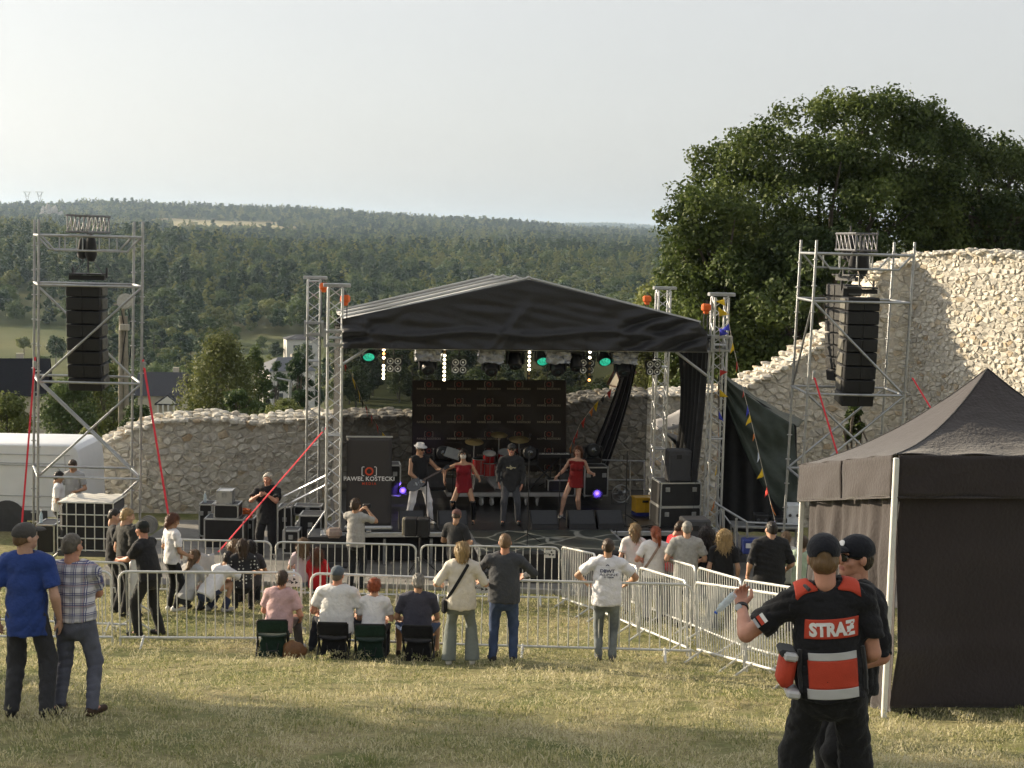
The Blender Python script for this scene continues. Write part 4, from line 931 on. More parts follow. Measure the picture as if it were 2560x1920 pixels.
def front_fill():
    d = 28.9; p = P(1042, 1340, d); t = thing('front_fill_speaker', 'small black line speaker on a stand in front of the stage', 'loudspeaker', (p.x, d, gz(p.x, d))); z = p.z - gz(p.x, d)
    for k in (-1, 1): MB().box((k * .125, .1, z + .17), (.245, .3, .35), ch=.015).build('cabinet', BLACKP, t)
    MB().box((-.27, .1, z + .17), (.05, .24, .33), ch=.01).build('side_rail', mat('pale_side', (.3, .27, .2), .6), t); MB().tube([(.06, .15, 0), (.06, .15, z)], .025, 8).build('pole', BLACKP, t)
    for a in range(3): MB().tube([(.06, .15, .45), (.06 + .5 * math.cos(a * 2.09), .15 + .5 * math.sin(a * 2.09), .02)], .015, 6).build('leg', BLACKP, t)
front_fill()
def array(p, n, label, w=.72, h=.262, rz=0, curve=.012, grp='black line arrays hanging in the scaffold towers', dep=.45):
    """top of the array at p"""
    t = thing('line_array', label, 'line array', p, rz, grp); z = -.16; y = 0.; an = 0.
    MB().box((0, .05, -.05), (w, .08, .09)).box((-w * .25, .1, .02), (w * .4, .4, .03)).box((w * .25, .1, .02), (w * .4, .4, .03)).box((-w / 2 + .02, .2, .05), (.03, .05, .2)).box((w / 2 - .02, .2, .05), (.03, .05, .2)).build('bumper', BLACKP, t)
    g = mat('array_grille', (.012, .012, .013), .6, 0, .3, 40, .4, 160); sd = mat('array_side', (.11, .105, .09), .5, 0, .5, 10)
    for k in range(n):
        M = Matrix.Translation((0, y, z - h / 2)) @ Matrix.Rotation(an, 4, 'X'); R = M.to_3x3(); c = M.translation
        o = MB().box(c, (w - .05, dep, h - .012), R, ch=.015).build('cabinet', BLACKP, t)
        MB().box(c + R @ Vector((-w * .235, -dep / 2 - .004, 0)), (w * .44, .02, h - .03), R, ch=.006).box(c + R @ Vector((w * .235, -dep / 2 - .004, 0)), (w * .44, .02, h - .03), R, ch=.006).build('grille', g, o)
        for s in (-1, 1): MB().box(c + R @ Vector((s * (w / 2 - .015), .04, 0)), (.03, dep * .7, h * .78), R, ch=.01).build('side_plate', sd, o)
        z -= h * math.cos(an); y += h * math.sin(an) * (1 if True else 0); an += curve * (1 + k * .35)
    m = MB(); m.tube([(0, .1, .05), (0, .1, .42), (0, .1, 1.0)], .018, 6); m.build('chain', DGREY, t); MB().tube([(-.3, .1, .03), (0, .1, .4), (.3, .1, .03)], .01, 5).build('sling', DGREY, t)
    m = MB(); m.lathe([(0, .26), (.07, .28), (.12, .4), (.1, .66), (.05, .8), (0, .82)], 12, Matrix.Translation((.06, .1, 0))); m.lathe([(0, .2), (.09, .24), (.11, .34), (.06, .6), (0, .66)], 12, Matrix.Translation((-.12, .12, .1))); m.build('chain_bag', BLACKF, t)
    return t
# ---------------------------------------------------------------- scaffold towers
def scaffold(label, fl, fr, bl, br, levels, lean, gfloor, topy, diag, d0, d1, hoistx):
    """legs given as photo columns at the top level, levels as photo rows at the front-left leg; d0, d1 depths of the front and rear frames"""
    t = thing('scaffold_tower', label, 'scaffold tower', GD(fl, d0), 0, 'scaffold towers carrying the line arrays')
    zl = [P(fl, y, d0).z for y in levels]; zt = P(fl, topy, d0).z
    X = {}
    for key, px, d in (('fl', fl, d0), ('fr', fr, d0), ('bl', bl, d1), ('br', br, d1)):
        p = P(px, levels[0], d); X[key] = Vector((p.x, d, 0)); g = gz(p.x, d); dd = lean * (1 if key[0] == 'f' else 1)
        def at(z, p=p, d=d, dd=dd): return Vector((p.x + (z - zl[0]) * dd, d, z))
        X[key] = at
        l = MB().tube([at(g), at(zt)], .026, 8).build('standard', STEEL, t, world=True)
        rb = MB(); z = g + .5
        while z < zt - .1: q = at(z); rb.lathe([(.03, -.008), (.055, -.008), (.055, .008), (.03, .008)], 8, Matrix.Translation(q)); z += .5
        rb.build('rosette', STEEL, l, world=True) if False else rb.build('rosette', STEEL, t, world=True)
    for k, z in enumerate(zl):
        for a, b in (('fl', 'fr'), ('bl', 'br'), ('fl', 'bl'), ('fr', 'br')): MB().tube([X[a](z), X[b](z)], .025, 8).build('ledger', STEEL, t, world=True)
    for (a, za, b, zb) in diag: MB().tube([X[a](za if za > 50 else zl[int(za)] if za >= 0 else gz(X[a](0).x, X[a](0).y)), X[b](zl[int(zb)] if zb >= 0 else gz(X[b](0).x, X[b](0).y))], .023, 8).build('diagonal_brace', STEEL, t, world=True)
    # lattice girder over the top with a short truss piece lying on it
    for d, a, b in ((0, 'fl', 'fr'), (0, 'bl', 'br')):
        m = MB(); A, B = X[a](zl[0] - .0), X[b](zl[0]); w = B - A; dn = Vector((0, 0, -.28)); m.tube([A + w * .02, A + w * .15 + dn, A + w * .85 + dn, B - w * .02], .022, 6)
        for q in (.25, .42, .58, .75): m.tube([A + w * q, A + w * q + dn], .014, 5)
        m.build('girder', STEEL, t, world=True)
    m = MB(); c = (X['fl'](zl[0]) + X['fr'](zl[0]) + X['bl'](zl[0]) + X['br'](zl[0])) / 4; L = .42; cx = P(hoistx, levels[0], (d0 + d1) / 2).x
    for sx in (-1, 1):
        for sz in (.08, .40): m.tube([(cx + sx * .2, d0 - .15, zl[0] + sz), (cx + sx * .2, d1 + .15, zl[0] + sz)], .024, 6)
    for d in (d0 - .1, d1 + .1):
        for sz in (.08, .40): m.tube([(cx - .2, d, zl[0] + sz), (cx + .2, d, zl[0] + sz)], .018, 6)
        for k in range(6): m.tube([(cx - .2 + .08 * k, d, zl[0] + .08), (cx - .2 + .08 * k, d, zl[0] + .4)], .012, 5)
    for sx in (-1, 1):
        for k in range(5): y0 = d0 - .1 + (d1 - d0 + .2) * k / 5; y1 = d0 - .1 + (d1 - d0 + .2) * (k + 1) / 5; m.tube([(cx + sx * .2, y0, zl[0] + .08), (cx + sx * .2, y1, zl[0] + .4)], .011, 5)
    m.build('truss_piece', mat('dull_aluminium', (.16, .16, .17), .5, .6, .2, 10), t, world=True)
    return t, X, zl
T1, X1, ZL1 = scaffold('left scaffold tower in front of the white van', 97, 357, 86, 335, (588, 712, 954, 1192), 0.012, 0, 548, [('fr', 1, 'fl', 2), ('fl', 2, 'fr', 3), ('bl', 1, 'br', 2), ('fr', 2, 'fl', 3), ('bl', 2, 'br', 3), ('fr', 3, 'fl', -1)], 28.9, 30.2, 222)
array(P(216, 688, 29.2), 8, 'long black line array in the left scaffold tower', rz=-.06)
T2, X2, ZL2 = scaffold('right scaffold tower in front of the tall ruin', 2040, 2285, 2001, 2234, (634, 753, 985, 1200), .018, 0, 600, [('fl', 1, 'fr', 2), ('fr', 2, 'fl', 3), ('fl', 2, 'fr', 3), ('bl', 3, 'br', 2), ('bl', 2, 'fl', 1)], 28.4, 29.9, 2139)
array(P(2152, 722, 28.7), 8, 'long black line array in the right scaffold tower', rz=.10, w=.68)
array(P(2112, 690, 29.6), 8, 'line array seen edge on behind the other one in the right tower', rz=-1.1, w=.6, h=.24)
# ---------------------------------------------------------------- straps
def strap(pts, label, w=.042):
    t = MB(); t.tube(pts, w / 2, 6, flat=.16); o = t.build('ratchet_strap', RED, None); o['label'] = label; o['category'] = 'strap'; o['group'] = 'red ratchet straps bracing the towers'
    c = pts[0].lerp(pts[1], .04); MB().box(c, (.06, .05, .16), ch=.01).build('ratchet', STEEL, o)
strap([P(88, 893, 28.8), P(48, 1395, 27.3)], 'red strap at the outer left edge beside the van'); strap([P(357, 898, 28.9), P(428, 1330, 27.2)], 'red strap from the left scaffold down to the woman in white')
strap([P(818, 1066, 30.2), P(546, 1380, 27.2)], 'long slanting red strap across the stone wall to the left stage tower'); strap([P(2032, 930, 28.3), P(2101, 1160, 27.3)], 'red strap inside the right scaffold'); strap([P(2277, 938, 28.4), P(2336, 1035, 27.6)], 'short red strap against the tall ruin, right of the scaffold')
# ---------------------------------------------------------------- people: smooth bodies from blended limbs
class Field:
    """signed distance field on a grid; limbs are blended in one by one"""
    def __init__(s, lo, hi, vox):
        s.vox = vox; s.lo = np.asarray(lo, float) - 2.5 * vox; n = np.ceil((np.asarray(hi, float) + 2.5 * vox - s.lo) / vox).astype(int) + 1
        s.n = n; s.F = np.full(n, 1.0); s.ax = [s.lo[i] + vox * np.arange(n[i]) for i in range(3)]
    def sub(s, lo, hi):
        i0 = np.maximum(np.floor((np.asarray(lo) - s.lo) / s.vox).astype(int), 0); i1 = np.minimum(np.ceil((np.asarray(hi) - s.lo) / s.vox).astype(int) + 1, s.n)
        if np.any(i1 <= i0): return None, None
        sl = tuple(slice(a, b) for a, b in zip(i0, i1)); X = np.stack(np.meshgrid(*[s.ax[i][sl[i]] for i in range(3)], indexing='ij'), -1); return sl, X
    def cap(s, a, b, ra, rb=None, k=.03, M=None, cut=False, op='add'):
        """tapered limb a-b; M squashes it; cut ends it flat at b"""
        rb = ra if rb is None else rb; a = np.asarray(a, float); b = np.asarray(b, float); R = max(ra, rb) * (1.0 if M is None else 1.0) + k + 3 * s.vox
        sl, X = s.sub(np.minimum(a, b) - R, np.maximum(a, b) + R)
        if sl is None: return s
        D = X - a; ab = b - a
        if M is not None: Mn = np.asarray(M); D2 = D @ Mn.T; ab2 = Mn @ ab
        else: D2, ab2 = D, ab
        L = max(ab2 @ ab2, 1e-9); t = np.clip(D2 @ ab2 / L, 0, 1); d = np.linalg.norm(D2 - t[..., None] * ab2, axis=-1) - (ra + (rb - ra) * t)
        if cut: u = ab / np.linalg.norm(ab); d = np.maximum(d, (X - b) @ u)
        f = s.F[sl]
        if op == 'add': h = np.maximum(k - np.abs(f - d), 0) / max(k, 1e-6); s.F[sl] = np.minimum(f, d) - h * h * k * .25
        else: h = np.maximum(k - np.abs(f + d), 0) / max(k, 1e-6); s.F[sl] = np.maximum(f, -d) + h * h * k * .25
        return s
    def ell(s, c, r, B=None, k=.02, op='add'):
        """ellipsoid with radii r in the basis B (rows)"""
        c = np.asarray(c, float); r = np.asarray(r, float); R = max(r) + k + 3 * s.vox; sl, X = s.sub(c - R, c + R)
        if sl is None: return s
        D = X - c
        if B is not None: D = D @ np.asarray(B).T
        q = np.linalg.norm(D / r, axis=-1); g = np.linalg.norm(D / (r * r), axis=-1); d = q * (q - 1) / np.maximum(g, 1e-6); f = s.F[sl]
        if op == 'add': h = np.maximum(k - np.abs(f - d), 0) / max(k, 1e-6); s.F[sl] = np.minimum(f, d) - h * h * k * .25
        else: h = np.maximum(k - np.abs(f + d), 0) / max(k, 1e-6); s.F[sl] = np.maximum(f, -d) + h * h * k * .25
        return s
    def grid(s): return np.stack(np.meshgrid(*s.ax, indexing='ij'), -1)
    def plane(s, p, n, off=0.):
        """keep what lies on the side of p that n points away from"""
        n = np.asarray(n, float); n = n / np.linalg.norm(n); d = (s.ax[0][:, None, None] - p[0]) * n[0] + (s.ax[1][None, :, None] - p[1]) * n[1] + (s.ax[2][None, None, :] - p[2]) * n[2] - off
        s.F = np.maximum(s.F, d); return s
    def wrinkle(s, amp, seed, wl=(.07, .16)):
        rng = np.random.default_rng(seed); X, Y, Z = s.ax[0][:, None, None], s.ax[1][None, :, None], s.ax[2][None, None, :]; w = 0
        for i in range(4):
            d = rng.normal(size=3); d /= np.linalg.norm(d); d[2] *= 1.3; k = 2 * np.pi / rng.uniform(*wl); e = rng.normal(size=3) * 9
            w = w + (.64 - np.abs(np.sin(.5 * (X * d[0] + Y * d[1] + Z * d[2]) * k + 1.3 * np.sin(X * e[0] + Y * e[1] + Z * e[2] + i) + rng.uniform(0, 6)))) * (.35 + .65 * np.sin(X * e[1] * .6 + Y * e[2] * .6 + Z * e[0] * .6 + 2 * i) ** 2)
        s.F = s.F + amp * .62 * w; return s
    def mesh(s):
        F = s.F; S = F < 0; n = s.n
        c = np.zeros(n - 1, np.int8)
        for dx in (0, 1):
            for dy in (0, 1):
                for dz in (0, 1): c += S[dx:n[0] - 1 + dx, dy:n[1] - 1 + dy, dz:n[2] - 1 + dz]
        I = np.argwhere((c > 0) & (c < 8)); m = len(I)
        if m == 0: return np.zeros((0, 3)), np.zeros((0, 4), int)
        acc = np.zeros((m, 3)); cnt = np.zeros(m)
        cor = [(a, b, d) for a in (0, 1) for b in (0, 1) for d in (0, 1)]
        fv = {o: F[I[:, 0] + o[0], I[:, 1] + o[1], I[:, 2] + o[2]] for o in cor}
        for o in cor:
            for ax in range(3):
                if o[ax]: continue
                q = list(o); q[ax] = 1; q = tuple(q); a, b = fv[o], fv[q]; x = (a < 0) != (b < 0); t = np.where(x, a / np.where(x, a - b, 1), 0)
                p = np.tile(np.array(o, float), (m, 1)); p[:, ax] = t; acc += p * x[:, None]; cnt += x
        V = s.lo + s.vox * (I + acc / cnt[:, None]); vid = np.full(n - 1, -1, np.int64); vid[tuple(I.T)] = np.arange(m); Q = []
        for ax in range(3):
            sl0 = [slice(None)] * 3; sl1 = [slice(None)] * 3; sl0[ax] = slice(0, -1); sl1[ax] = slice(1, None); a, b = S[tuple(sl0)], S[tuple(sl1)]; E = np.argwhere(a != b)
            u, v = [i for i in range(3) if i != ax]; E = E[(E[:, u] > 0) & (E[:, v] > 0) & (E[:, u] < n[u] - 1) & (E[:, v] < n[v] - 1)]
            def cell(du, dv): q = E.copy(); q[:, u] -= du; q[:, v] -= dv; return vid[tuple(q.T)]
            q = np.stack([cell(1, 1), cell(0, 1), cell(0, 0), cell(1, 0)], -1); flip = a[tuple(E.T)] ^ (ax == 1); q[~flip] = q[~flip][:, ::-1]; Q.append(q)
        return V, np.concatenate(Q)
def ik(a, t, l1, l2, pole):
    a, t, pole = Vector(a), Vector(t), Vector(pole); d = t - a; L = min(d.length, (l1 + l2) * .995); u = d.normalized(); t = a + u * L; x = (L * L + l1 * l1 - l2 * l2) / (2 * L); h = math.sqrt(max(l1 * l1 - x * x, 0)); p = pole - u * pole.dot(u)
    return a + u * x + (p.normalized() if p.length > 1e-6 else Vector((0, 1, 0))) * h, t
def hand_mesh(w, d, pn, side, curl, vox, sc_=1.):
    """hand from wrist w along d, palm facing pn; thumb on the `side` of the palm"""
    d = Vector(d).normalized(); pn = Vector(pn); pn = (pn - d * pn.dot(d)).normalized(); x = d.cross(pn) * side; w = Vector(w)
    f = Field(np.array(w) - .21 * sc_, np.array(w) + .21 * sc_, vox); kn = []
    for i, o in enumerate((.030, .010, -.011, -.030)):
        q = w + (d * (.085 - .006 * abs(i - 1)) + x * o) * sc_; kn.append(q); f.cap(w + x * o * .55 * sc_, q, .0165 * sc_, .0125 * sc_, .014)
    for i, (q, L) in enumerate(zip(kn, (.072, .082, .076, .058))):
        p = q; a = curl * (.8 + .12 * i)
        for j, (fr, r) in enumerate(((.42, .0098), (.32, .0088), (.26, .0078))):
            a2 = a * (.55 + .6 * j) if j else a * .6; dd = (d * math.cos(a2) + pn * math.sin(a2)).normalized(); e = p + dd * L * fr * sc_; f.cap(p, e, r * sc_, r * .93 * sc_, .005); p = e
    tb = w + (d * .025 + x * .024 + pn * .008) * sc_; t1 = tb + (d * .028 + x * .026 + pn * (.012 + .015 * curl)) * sc_; t2 = t1 + (d * .030 + x * (.010 - .012 * curl) + pn * .014 * curl) * sc_; f.cap(tb, t1, .0145 * sc_, .0115 * sc_, .012).cap(t1, t2, .011 * sc_, .0085 * sc_, .004)
    return f.mesh()
SKIN = {}
def skin(tone):
    base = {'light': (.52, .31, .22), 'tan': (.42, .24, .15), 'red': (.5, .25, .17), 'pale': (.55, .36, .27)}[tone]
    return mat('skin_' + tone, base, .5, 0, .12, 14, .06, 90, spec=.35)
def cloth(name, c, var=.12, sheen=.1, rough=.85): return mat(name, c, rough, 0, var, 5, .55, 30, spec=.2, sheen=sheen)
def hairmat(name, c): return mat('hair_' + name, c, .45, 0, .45, 22, .5, 60, spec=.4, stretch=(1, 1, .25))
HAIRC = {'brown': (.055, .032, .018), 'dark': (.018, .012, .01), 'blond': (.32, .22, .1), 'lightbrown': (.15, .09, .045), 'grey': (.2, .19, .17), 'greybrown': (.1, .085, .065), 'red': (.26, .06, .02), 'white': (.6, .56, .48), 'auburn': (.11, .04, .018), 'dirtyblond': (.22, .15, .075)}
EYEW = mat('eye_white', (.7, .68, .64), .3, 0, .02); IRIS = mat('iris', (.04, .03, .02), .2, 0, .02); LIPS = mat('lips', (.36, .13, .1), .5, 0, .1)
def rotv(ax, an): return Matrix.Rotation(an, 3, ax)
def person(label, at, yaw=0., H=1.75, b=1., sk='light', hair=('short', 'brown'), top=('tee', (.7, .7, .7)), bot=('long', (.05, .06, .09)), shoes=(.03, .03, .03), cap=None,
           lean=(0., 0.), hip=None, hipxy=(0, 0), feet=None, hands=None, elbow=None, palms=None, curl=(.5, .5), head=(0., 0., 0.), twist=0., toes=(.12, .12), knee=None, group='people watching the concert', vox=.018, z=None, loose=1., tmat=None, bmat=None, face=True, fem=False, hv=None, seed=None, detail=False):
    """at: (x,y); local frame x right, y forward, z up. feet/hands: (left, right) local targets in metres at H=1.75"""
    s = H / 1.75; seed = seed if seed is not None else int(abs(at[0] * 1000)) % 9999; x0, y0 = at[0], at[1]; z0 = gz(x0, y0) if z is None else z
    t = thing('person', label, 'person', (x0, y0, z0), yaw, group); zl = lambda x, y: 0.
    if z is None:   # feet follow the slope
        cy, sy = math.cos(yaw), math.sin(yaw); zl = lambda x, y: gz(x0 + x * cy - y * sy, y0 + x * sy + y * cy) - z0
    V3 = Vector; pel = V3((hipxy[0], hipxy[1], hip if hip else .915)) * s
    up = rotv('Y', lean[1]) @ (rotv('X', -lean[0]) @ V3((0, 0, 1))); rp = V3((1, 0, 0)); rs = rotv('Z', twist) @ V3((1, 0, 0)); rs = (rs - up * rs.dot(up)).normalized(); fw = up.cross(rs).normalized()
    sw = (.178 if fem else .193) * (.6 + .4 * b); nb = pel + up * .535 * s; shL, shR = pel + up * .463 * s - rs * sw * s, pel + up * .463 * s + rs * sw * s
    feet = feet or ((-.11, .0), (.11, .0)); F2 = []
    for i, ft in enumerate(feet):
        q = V3((ft[0], ft[1], 0)) * s; q.z = zl(q.x, q.y) + (ft[2] * s if len(ft) > 2 else 0); F2.append(q)
    hp = [pel + rp * (-.09 * s), pel + rp * (.09 * s)]; ank = [q + V3((0, -.0, .085 * s)) for q in F2]; kp = knee or ((-.15, 1, 0), (.15, 1, 0)); kn = []
    for i in (0, 1): k_, an_ = ik(hp[i], ank[i], .435 * s, .425 * s, kp[i]); kn.append(k_); ank[i] = an_
    hd = hands or ((-.25, .03, -.53), (.25, .03, -.53)); ep = elbow or ((-.5, -1, -.2), (.5, -1, -.2)); wr = []; el = []
    mid = pel + up * .463 * s
    for i, sh in enumerate((shL, shR)):
        q = mid + V3(hd[i]) * s; e_, w_ = ik(sh, q, .29 * s, .265 * s, ep[i]); el.append(e_); wr.append(w_)
    hb = nb + up * .035 * s; hm = rotv('Z', head[0]) @ rotv('X', -head[1]) @ rotv('Y', head[2]); hu, hf, hr = hm @ V3((0, 0, 1)), hm @ V3((0, 1, 0)), hm @ V3((1, 0, 0)); hc = hb + (up * .45 + hu * .55).normalized() * .125 * s; B = np.array([hr, hf, hu])
    sq = lambda ratio: (np.array([rs, fw, up]).T @ np.diag([1, 1 / ratio, 1]) @ np.array([rs, fw, up]))
    sk_m = skin(sk); hs = 1.0 if H > 1.5 else 1.08
    def torso(f, o, belly=0., k=.05):
        M = sq(.70); wb = (1.0 if not fem else .92)
        f.cap(pel - up * .02 * s, pel + up * .08 * s, (.155 + (.012 if fem else 0)) * s * b + o, .148 * s * b + o, k, sq(.74))
        f.cap(pel + up * .10 * s + fw * belly, pel + up * .26 * s + fw * belly * .6, .142 * s * b * wb + o + belly * .5, .148 * s * b * wb + o, k, sq(.74))
        f.cap(pel + up * .27 * s, pel + up * .39 * s, .158 * s * b * wb + o, .15 * s * b + o, k, M)
        f.cap(shL + rs * .02 * s, shR - rs * .02 * s, .062 * s + o, None, k); f.cap(nb - up * .03 * s, (shL + nb) / 2 - up * .005, .05 * s + o * .8, .055 * s + o, k); f.cap(nb - up * .03 * s, (shR + nb) / 2 - up * .005, .05 * s + o * .8, .055 * s + o, k)
        if fem:
            for q in (-1, 1): f.ell(pel + up * .335 * s + rs * q * .075 * s + fw * .085 * s, np.array([.062, .055, .06]) * s + o, np.array([rs, fw, up]), .03)
        return f
    allp = np.array([pel, nb, shL, shR, *kn, *ank, *el, *wr, *hp]); lo = allp.min(0) - .3 * s; hi = allp.max(0) + .3 * s
    f = Field(lo, hi, vox * 1.35); torso(f, -.02); lg = .016 if bot and bot[0] in ('long', 'wide') else 0.; ag = .012 if top and top[0] in ('long', 'jacket') else 0.; f.cap(nb - up * .06, hb + (hc - hb) * .5, .058 * s * (b * .4 + .6), .054 * s * (b * .4 + .6), .03)
    for i in (0, 1):
        f.cap(hp[i], kn[i], (.083 - .5 * lg) * s * b, .056 * s - lg, .04); f.cap(kn[i], ank[i], .055 * s - lg, .037 * s - lg * .4, .02); f.cap(kn[i].lerp(ank[i], .18) - V3((0, .012, 0)), kn[i].lerp(ank[i], .45) - V3((0, .01, 0)), .056 * s - lg, .046 * s - lg, .03)
        sh = (shL, shR)[i]; f.cap(sh, el[i], (.05 - ag * .5) * s * (b * .6 + .4), .041 * s - ag, .03); f.cap(el[i], wr[i], .041 * s - ag, .027 * s, .012); f.cap(el[i].lerp(wr[i], .1), el[i].lerp(wr[i], .4), (.042 - ag) * s * (b * .4 + .6), .037 * s - ag, .02)
        tv = rotv('Z', toes[i] * (1 if i == 0 else -1)) @ V3((0, 1, 0)); f.cap(ank[i], ank[i] + tv * .12 * s - V3((0, 0, .055 * s)), .036 * s, .03 * s, .02)
    Vb, Fb = f.mesh(); parts = [(Vb, Fb, 0)]
    hvx = hv or (.0115 if vox > .014 else .0095 if vox > .012 else .0065)
    g = Field(np.array(hc) - .2 * s, np.array(hc) + .2 * s, hvx); H3 = lambda x, y, z: np.array(hc) + (np.array(hr) * x + np.array(hf) * y + np.array(hu) * z) * s * hs; e3 = lambda *r: np.array(r) * s * hs
    g.ell(H3(0, -.012, .028), e3(.077, .097, .088), B).ell(H3(0, .02, -.045), e3(.06, .07, .068), B, .03).ell(H3(0, .062, -.088), e3(.028, .026, .022), B, .03).cap(H3(0, -.025, -.04), H3(0, -.03, -.14), .052 * s, .056 * s, .03)
    for q in (-1, 1): g.ell(H3(q * .079, -.006, -.008), e3(.011, .022, .032), B, .006)
    if face:
        for q in (-1, 1): g.ell(H3(q * .032, .092, .010), e3(.019, .016, .013), B, .012, 'sub'); g.cap(H3(q * .012, .085, .030), H3(q * .045, .074, .031), .011 * s, .009 * s, .012); g.ell(H3(q * .042, .058, -.025), e3(.024, .026, .022), B, .02)
        g.cap(H3(0, .088, .016), H3(0, .106, -.022), .009 * s, .013 * s, .008).cap(H3(-.012, .096, -.026), H3(.012, .096, -.026), .0085 * s, None, .006).cap(H3(-.018, .082, -.055), H3(.018, .082, -.055), .009 * s, None, .008).cap(H3(-.022, .094, -.0585), H3(.022, .094, -.0585), .003 * s, None, .004, op='sub')
    Vh, Fh = g.mesh(); cen = Vh[Fh].mean(1) - np.array(hc); lx, ly, lz = cen @ B[0], cen @ B[1], cen @ B[2]; mi = np.where((np.abs(lz + .0575 * s) < .0105 * s) & (np.abs(lx) < .026 * s) & (ly > .07 * s) & face, 1, 0); parts.append((Vh, Fh, mi))
    pl = palms or ((.9, .1, 0), (-.9, .1, 0)); hvv = .0082 if vox > .012 else .005
    for i in (0, 1):
        d = (wr[i] - el[i]).normalized(); pnv = V3(pl[i]); 
        if abs(pnv.normalized().dot(d)) > .95: pnv = V3((0, 1, .3))
        x = d.cross((pnv - d * pnv.dot(d)).normalized()); sd = 1 if (i == 0) else -1
        Vm, Fm = hand_mesh(wr[i] - d * .01, d, pnv, sd, curl[i], hvv, s * (1 if not fem else .92)); parts.append((Vm, Fm, 0))
    if face:
        bm = MB()
        for q in (-1, 1):
            c = V3(H3(q * .032, .070, .010)); rr = .0125 * s; Mx = Matrix.Translation(c) @ Matrix.Rotation(0, 4, 'X'); R3 = Matrix((hr, hu, hf)).transposed().to_4x4(); bm.lathe([(rr * math.sin(a), -rr * math.cos(a)) for a in [0.01 + 2.2 * j / 6 for j in range(7)]], 10, Mx @ R3, 2); bm.lathe([(rr * math.sin(a), -rr * math.cos(a)) for a in [2.2 + .93 * j / 3 for j in range(4)]], 10, Mx @ R3, 3)
        parts.append((np.array(bm.v), bm.f, np.array(bm.m)))
    vs, loops, tot, mis = [], [], [], []; off = 0
    for Vp, Fp, m_ in parts:
        if len(Vp) == 0: continue
        vs.append(Vp); m_ = np.full(len(Fp), m_) if np.ndim(m_) == 0 else m_
        for fc in (Fp.tolist() if hasattr(Fp, 'tolist') else Fp): loops.extend([i + off for i in fc]); tot.append(len(fc))
        mis.append(m_); off += len(Vp)
    me = bpy.data.meshes.new('body'); VV = np.concatenate(vs).astype(np.float32); me.vertices.add(len(VV)); me.vertices.foreach_set('co', VV.ravel()); me.loops.add(len(loops)); me.loops.foreach_set('vertex_index', np.array(loops, np.int32)); tot = np.array(tot, np.int32)
    me.polygons.add(len(tot)); me.polygons.foreach_set('loop_start', np.concatenate([[0], np.cumsum(tot)[:-1]]).astype(np.int32)); me.polygons.foreach_set('loop_total', tot); me.polygons.foreach_set('material_index', np.concatenate(mis).astype(np.int32)); me.polygons.foreach_set('use_smooth', np.ones(len(tot), bool)); me.update(calc_edges=True)
    bo = mkobj('body', me, t, [sk_m, LIPS, EYEW, IRIS])
    def emit(name, fld, m): V_, F_ = fld.mesh(); return mkobj(name, npmesh(name, V_, F_), t, m) if len(V_) else None
    J = dict(root=t, pel=pel, up=up, fw=fw, rs=rs, nb=nb, shL=shL, shR=shR, el=el, wr=wr, kn=kn, ank=ank, hc=hc, hr=hr, hf=hf, hu=hu, s=s, H3=H3, torso=torso, lo=lo, hi=hi, vox=vox, emit=emit, B=B, b=b, e3=e3, hb=hb)
    # ---- clothes
    if bot:
        kind, col = bot[0], bot[1]; f = Field(lo, hi, vox); w = bot[2] if len(bot) > 2 else 1.
        f.cap(pel - up * .03 * s, pel + up * .09 * s, .162 * s * b + (.012 if fem else 0), .150 * s * b, .04, sq(.76))
        for i in (0, 1):
            f.cap(hp[i], kn[i], .094 * s * b, .072 * s * w, .035)
            if kind == 'long': f.cap(kn[i], ank[i] - V3((0, 0, .03 * s)), .072 * s * w, .058 * s * w, .03, cut=True)
            elif kind == 'wide': f.cap(kn[i], ank[i] - V3((0, 0, .03 * s)), .092 * s * w, .115 * s * w, .03, cut=True)
            elif kind == 'shorts': f.cap(hp[i], hp[i].lerp(kn[i], .95), .1 * s * b, .09 * s, .03, cut=True); 
        if kind == 'shorts':
            for i in (0, 1): f.plane(hp[i].lerp(kn[i], .93), (kn[i] - hp[i])) if hip is None else None
        f.plane(pel + up * .125 * s, up); f.wrinkle(.011 if kind != 'wide' else .006, seed + 1, (.06, .16))
        emit('trousers' if kind != 'shorts' else 'shorts', f, bmat or cloth('trousers_%02x%02x%02x' % tuple(int(c * 255) for c in col), col))
    if top:
        kind, col = top[0], top[1]; hem = top[2] if len(top) > 2 else .06; o = .016 * loose; f = Field(lo, hi, vox); bl = .02 if b > 1.12 else 0
        torso(f, o, bl); f.cap(pel - up * hem * s, pel + up * .12 * s, .176 * s * b + o * .6, .155 * s * b + o, .05, sq(.76))
        for i, sh in enumerate((shL, shR)):
            if kind == 'tee': f.cap(sh, sh.lerp(el[i], .72), .066 * s * (b * .5 + .5), .068 * s * (b * .4 + .6) * (.6 + .4 * loose), .03, cut=True)
            elif kind in ('long', 'jacket'): f.cap(sh, el[i], .068 * s, .057 * s, .03); f.cap(el[i], wr[i], .056 * s, .043 * s, .02, cut=True)
            elif kind == 'half': f.cap(sh, el[i], .068 * s, .064 * s, .03, cut=True)
        if kind in ('tank', 'dress'):
            for i, sh in enumerate((shL, shR)): f.cap(sh + rs * (-.06 if i == 0 else .06), el[i], .075 * s, .06 * s, .01, op='sub')
        if kind == 'dress':
            f.cap(pel - up * .04 * s, pel - up * (hem - .02) * s, .165 * s, .20 * s, .05, sq(.85)); f.plane(nb - up * .06 * s + fw * .05, up * .8 + fw * .3)
        f.plane(pel - up * hem * s, -up); f.cap(nb - up * (.02 if kind != 'tank' else .07) * s, hb + (hc - hb) * .8, .063 * s, .08 * s, .006, op='sub'); f.wrinkle(.012 * min(loose, 1.4), seed + 2, (.07, .18))
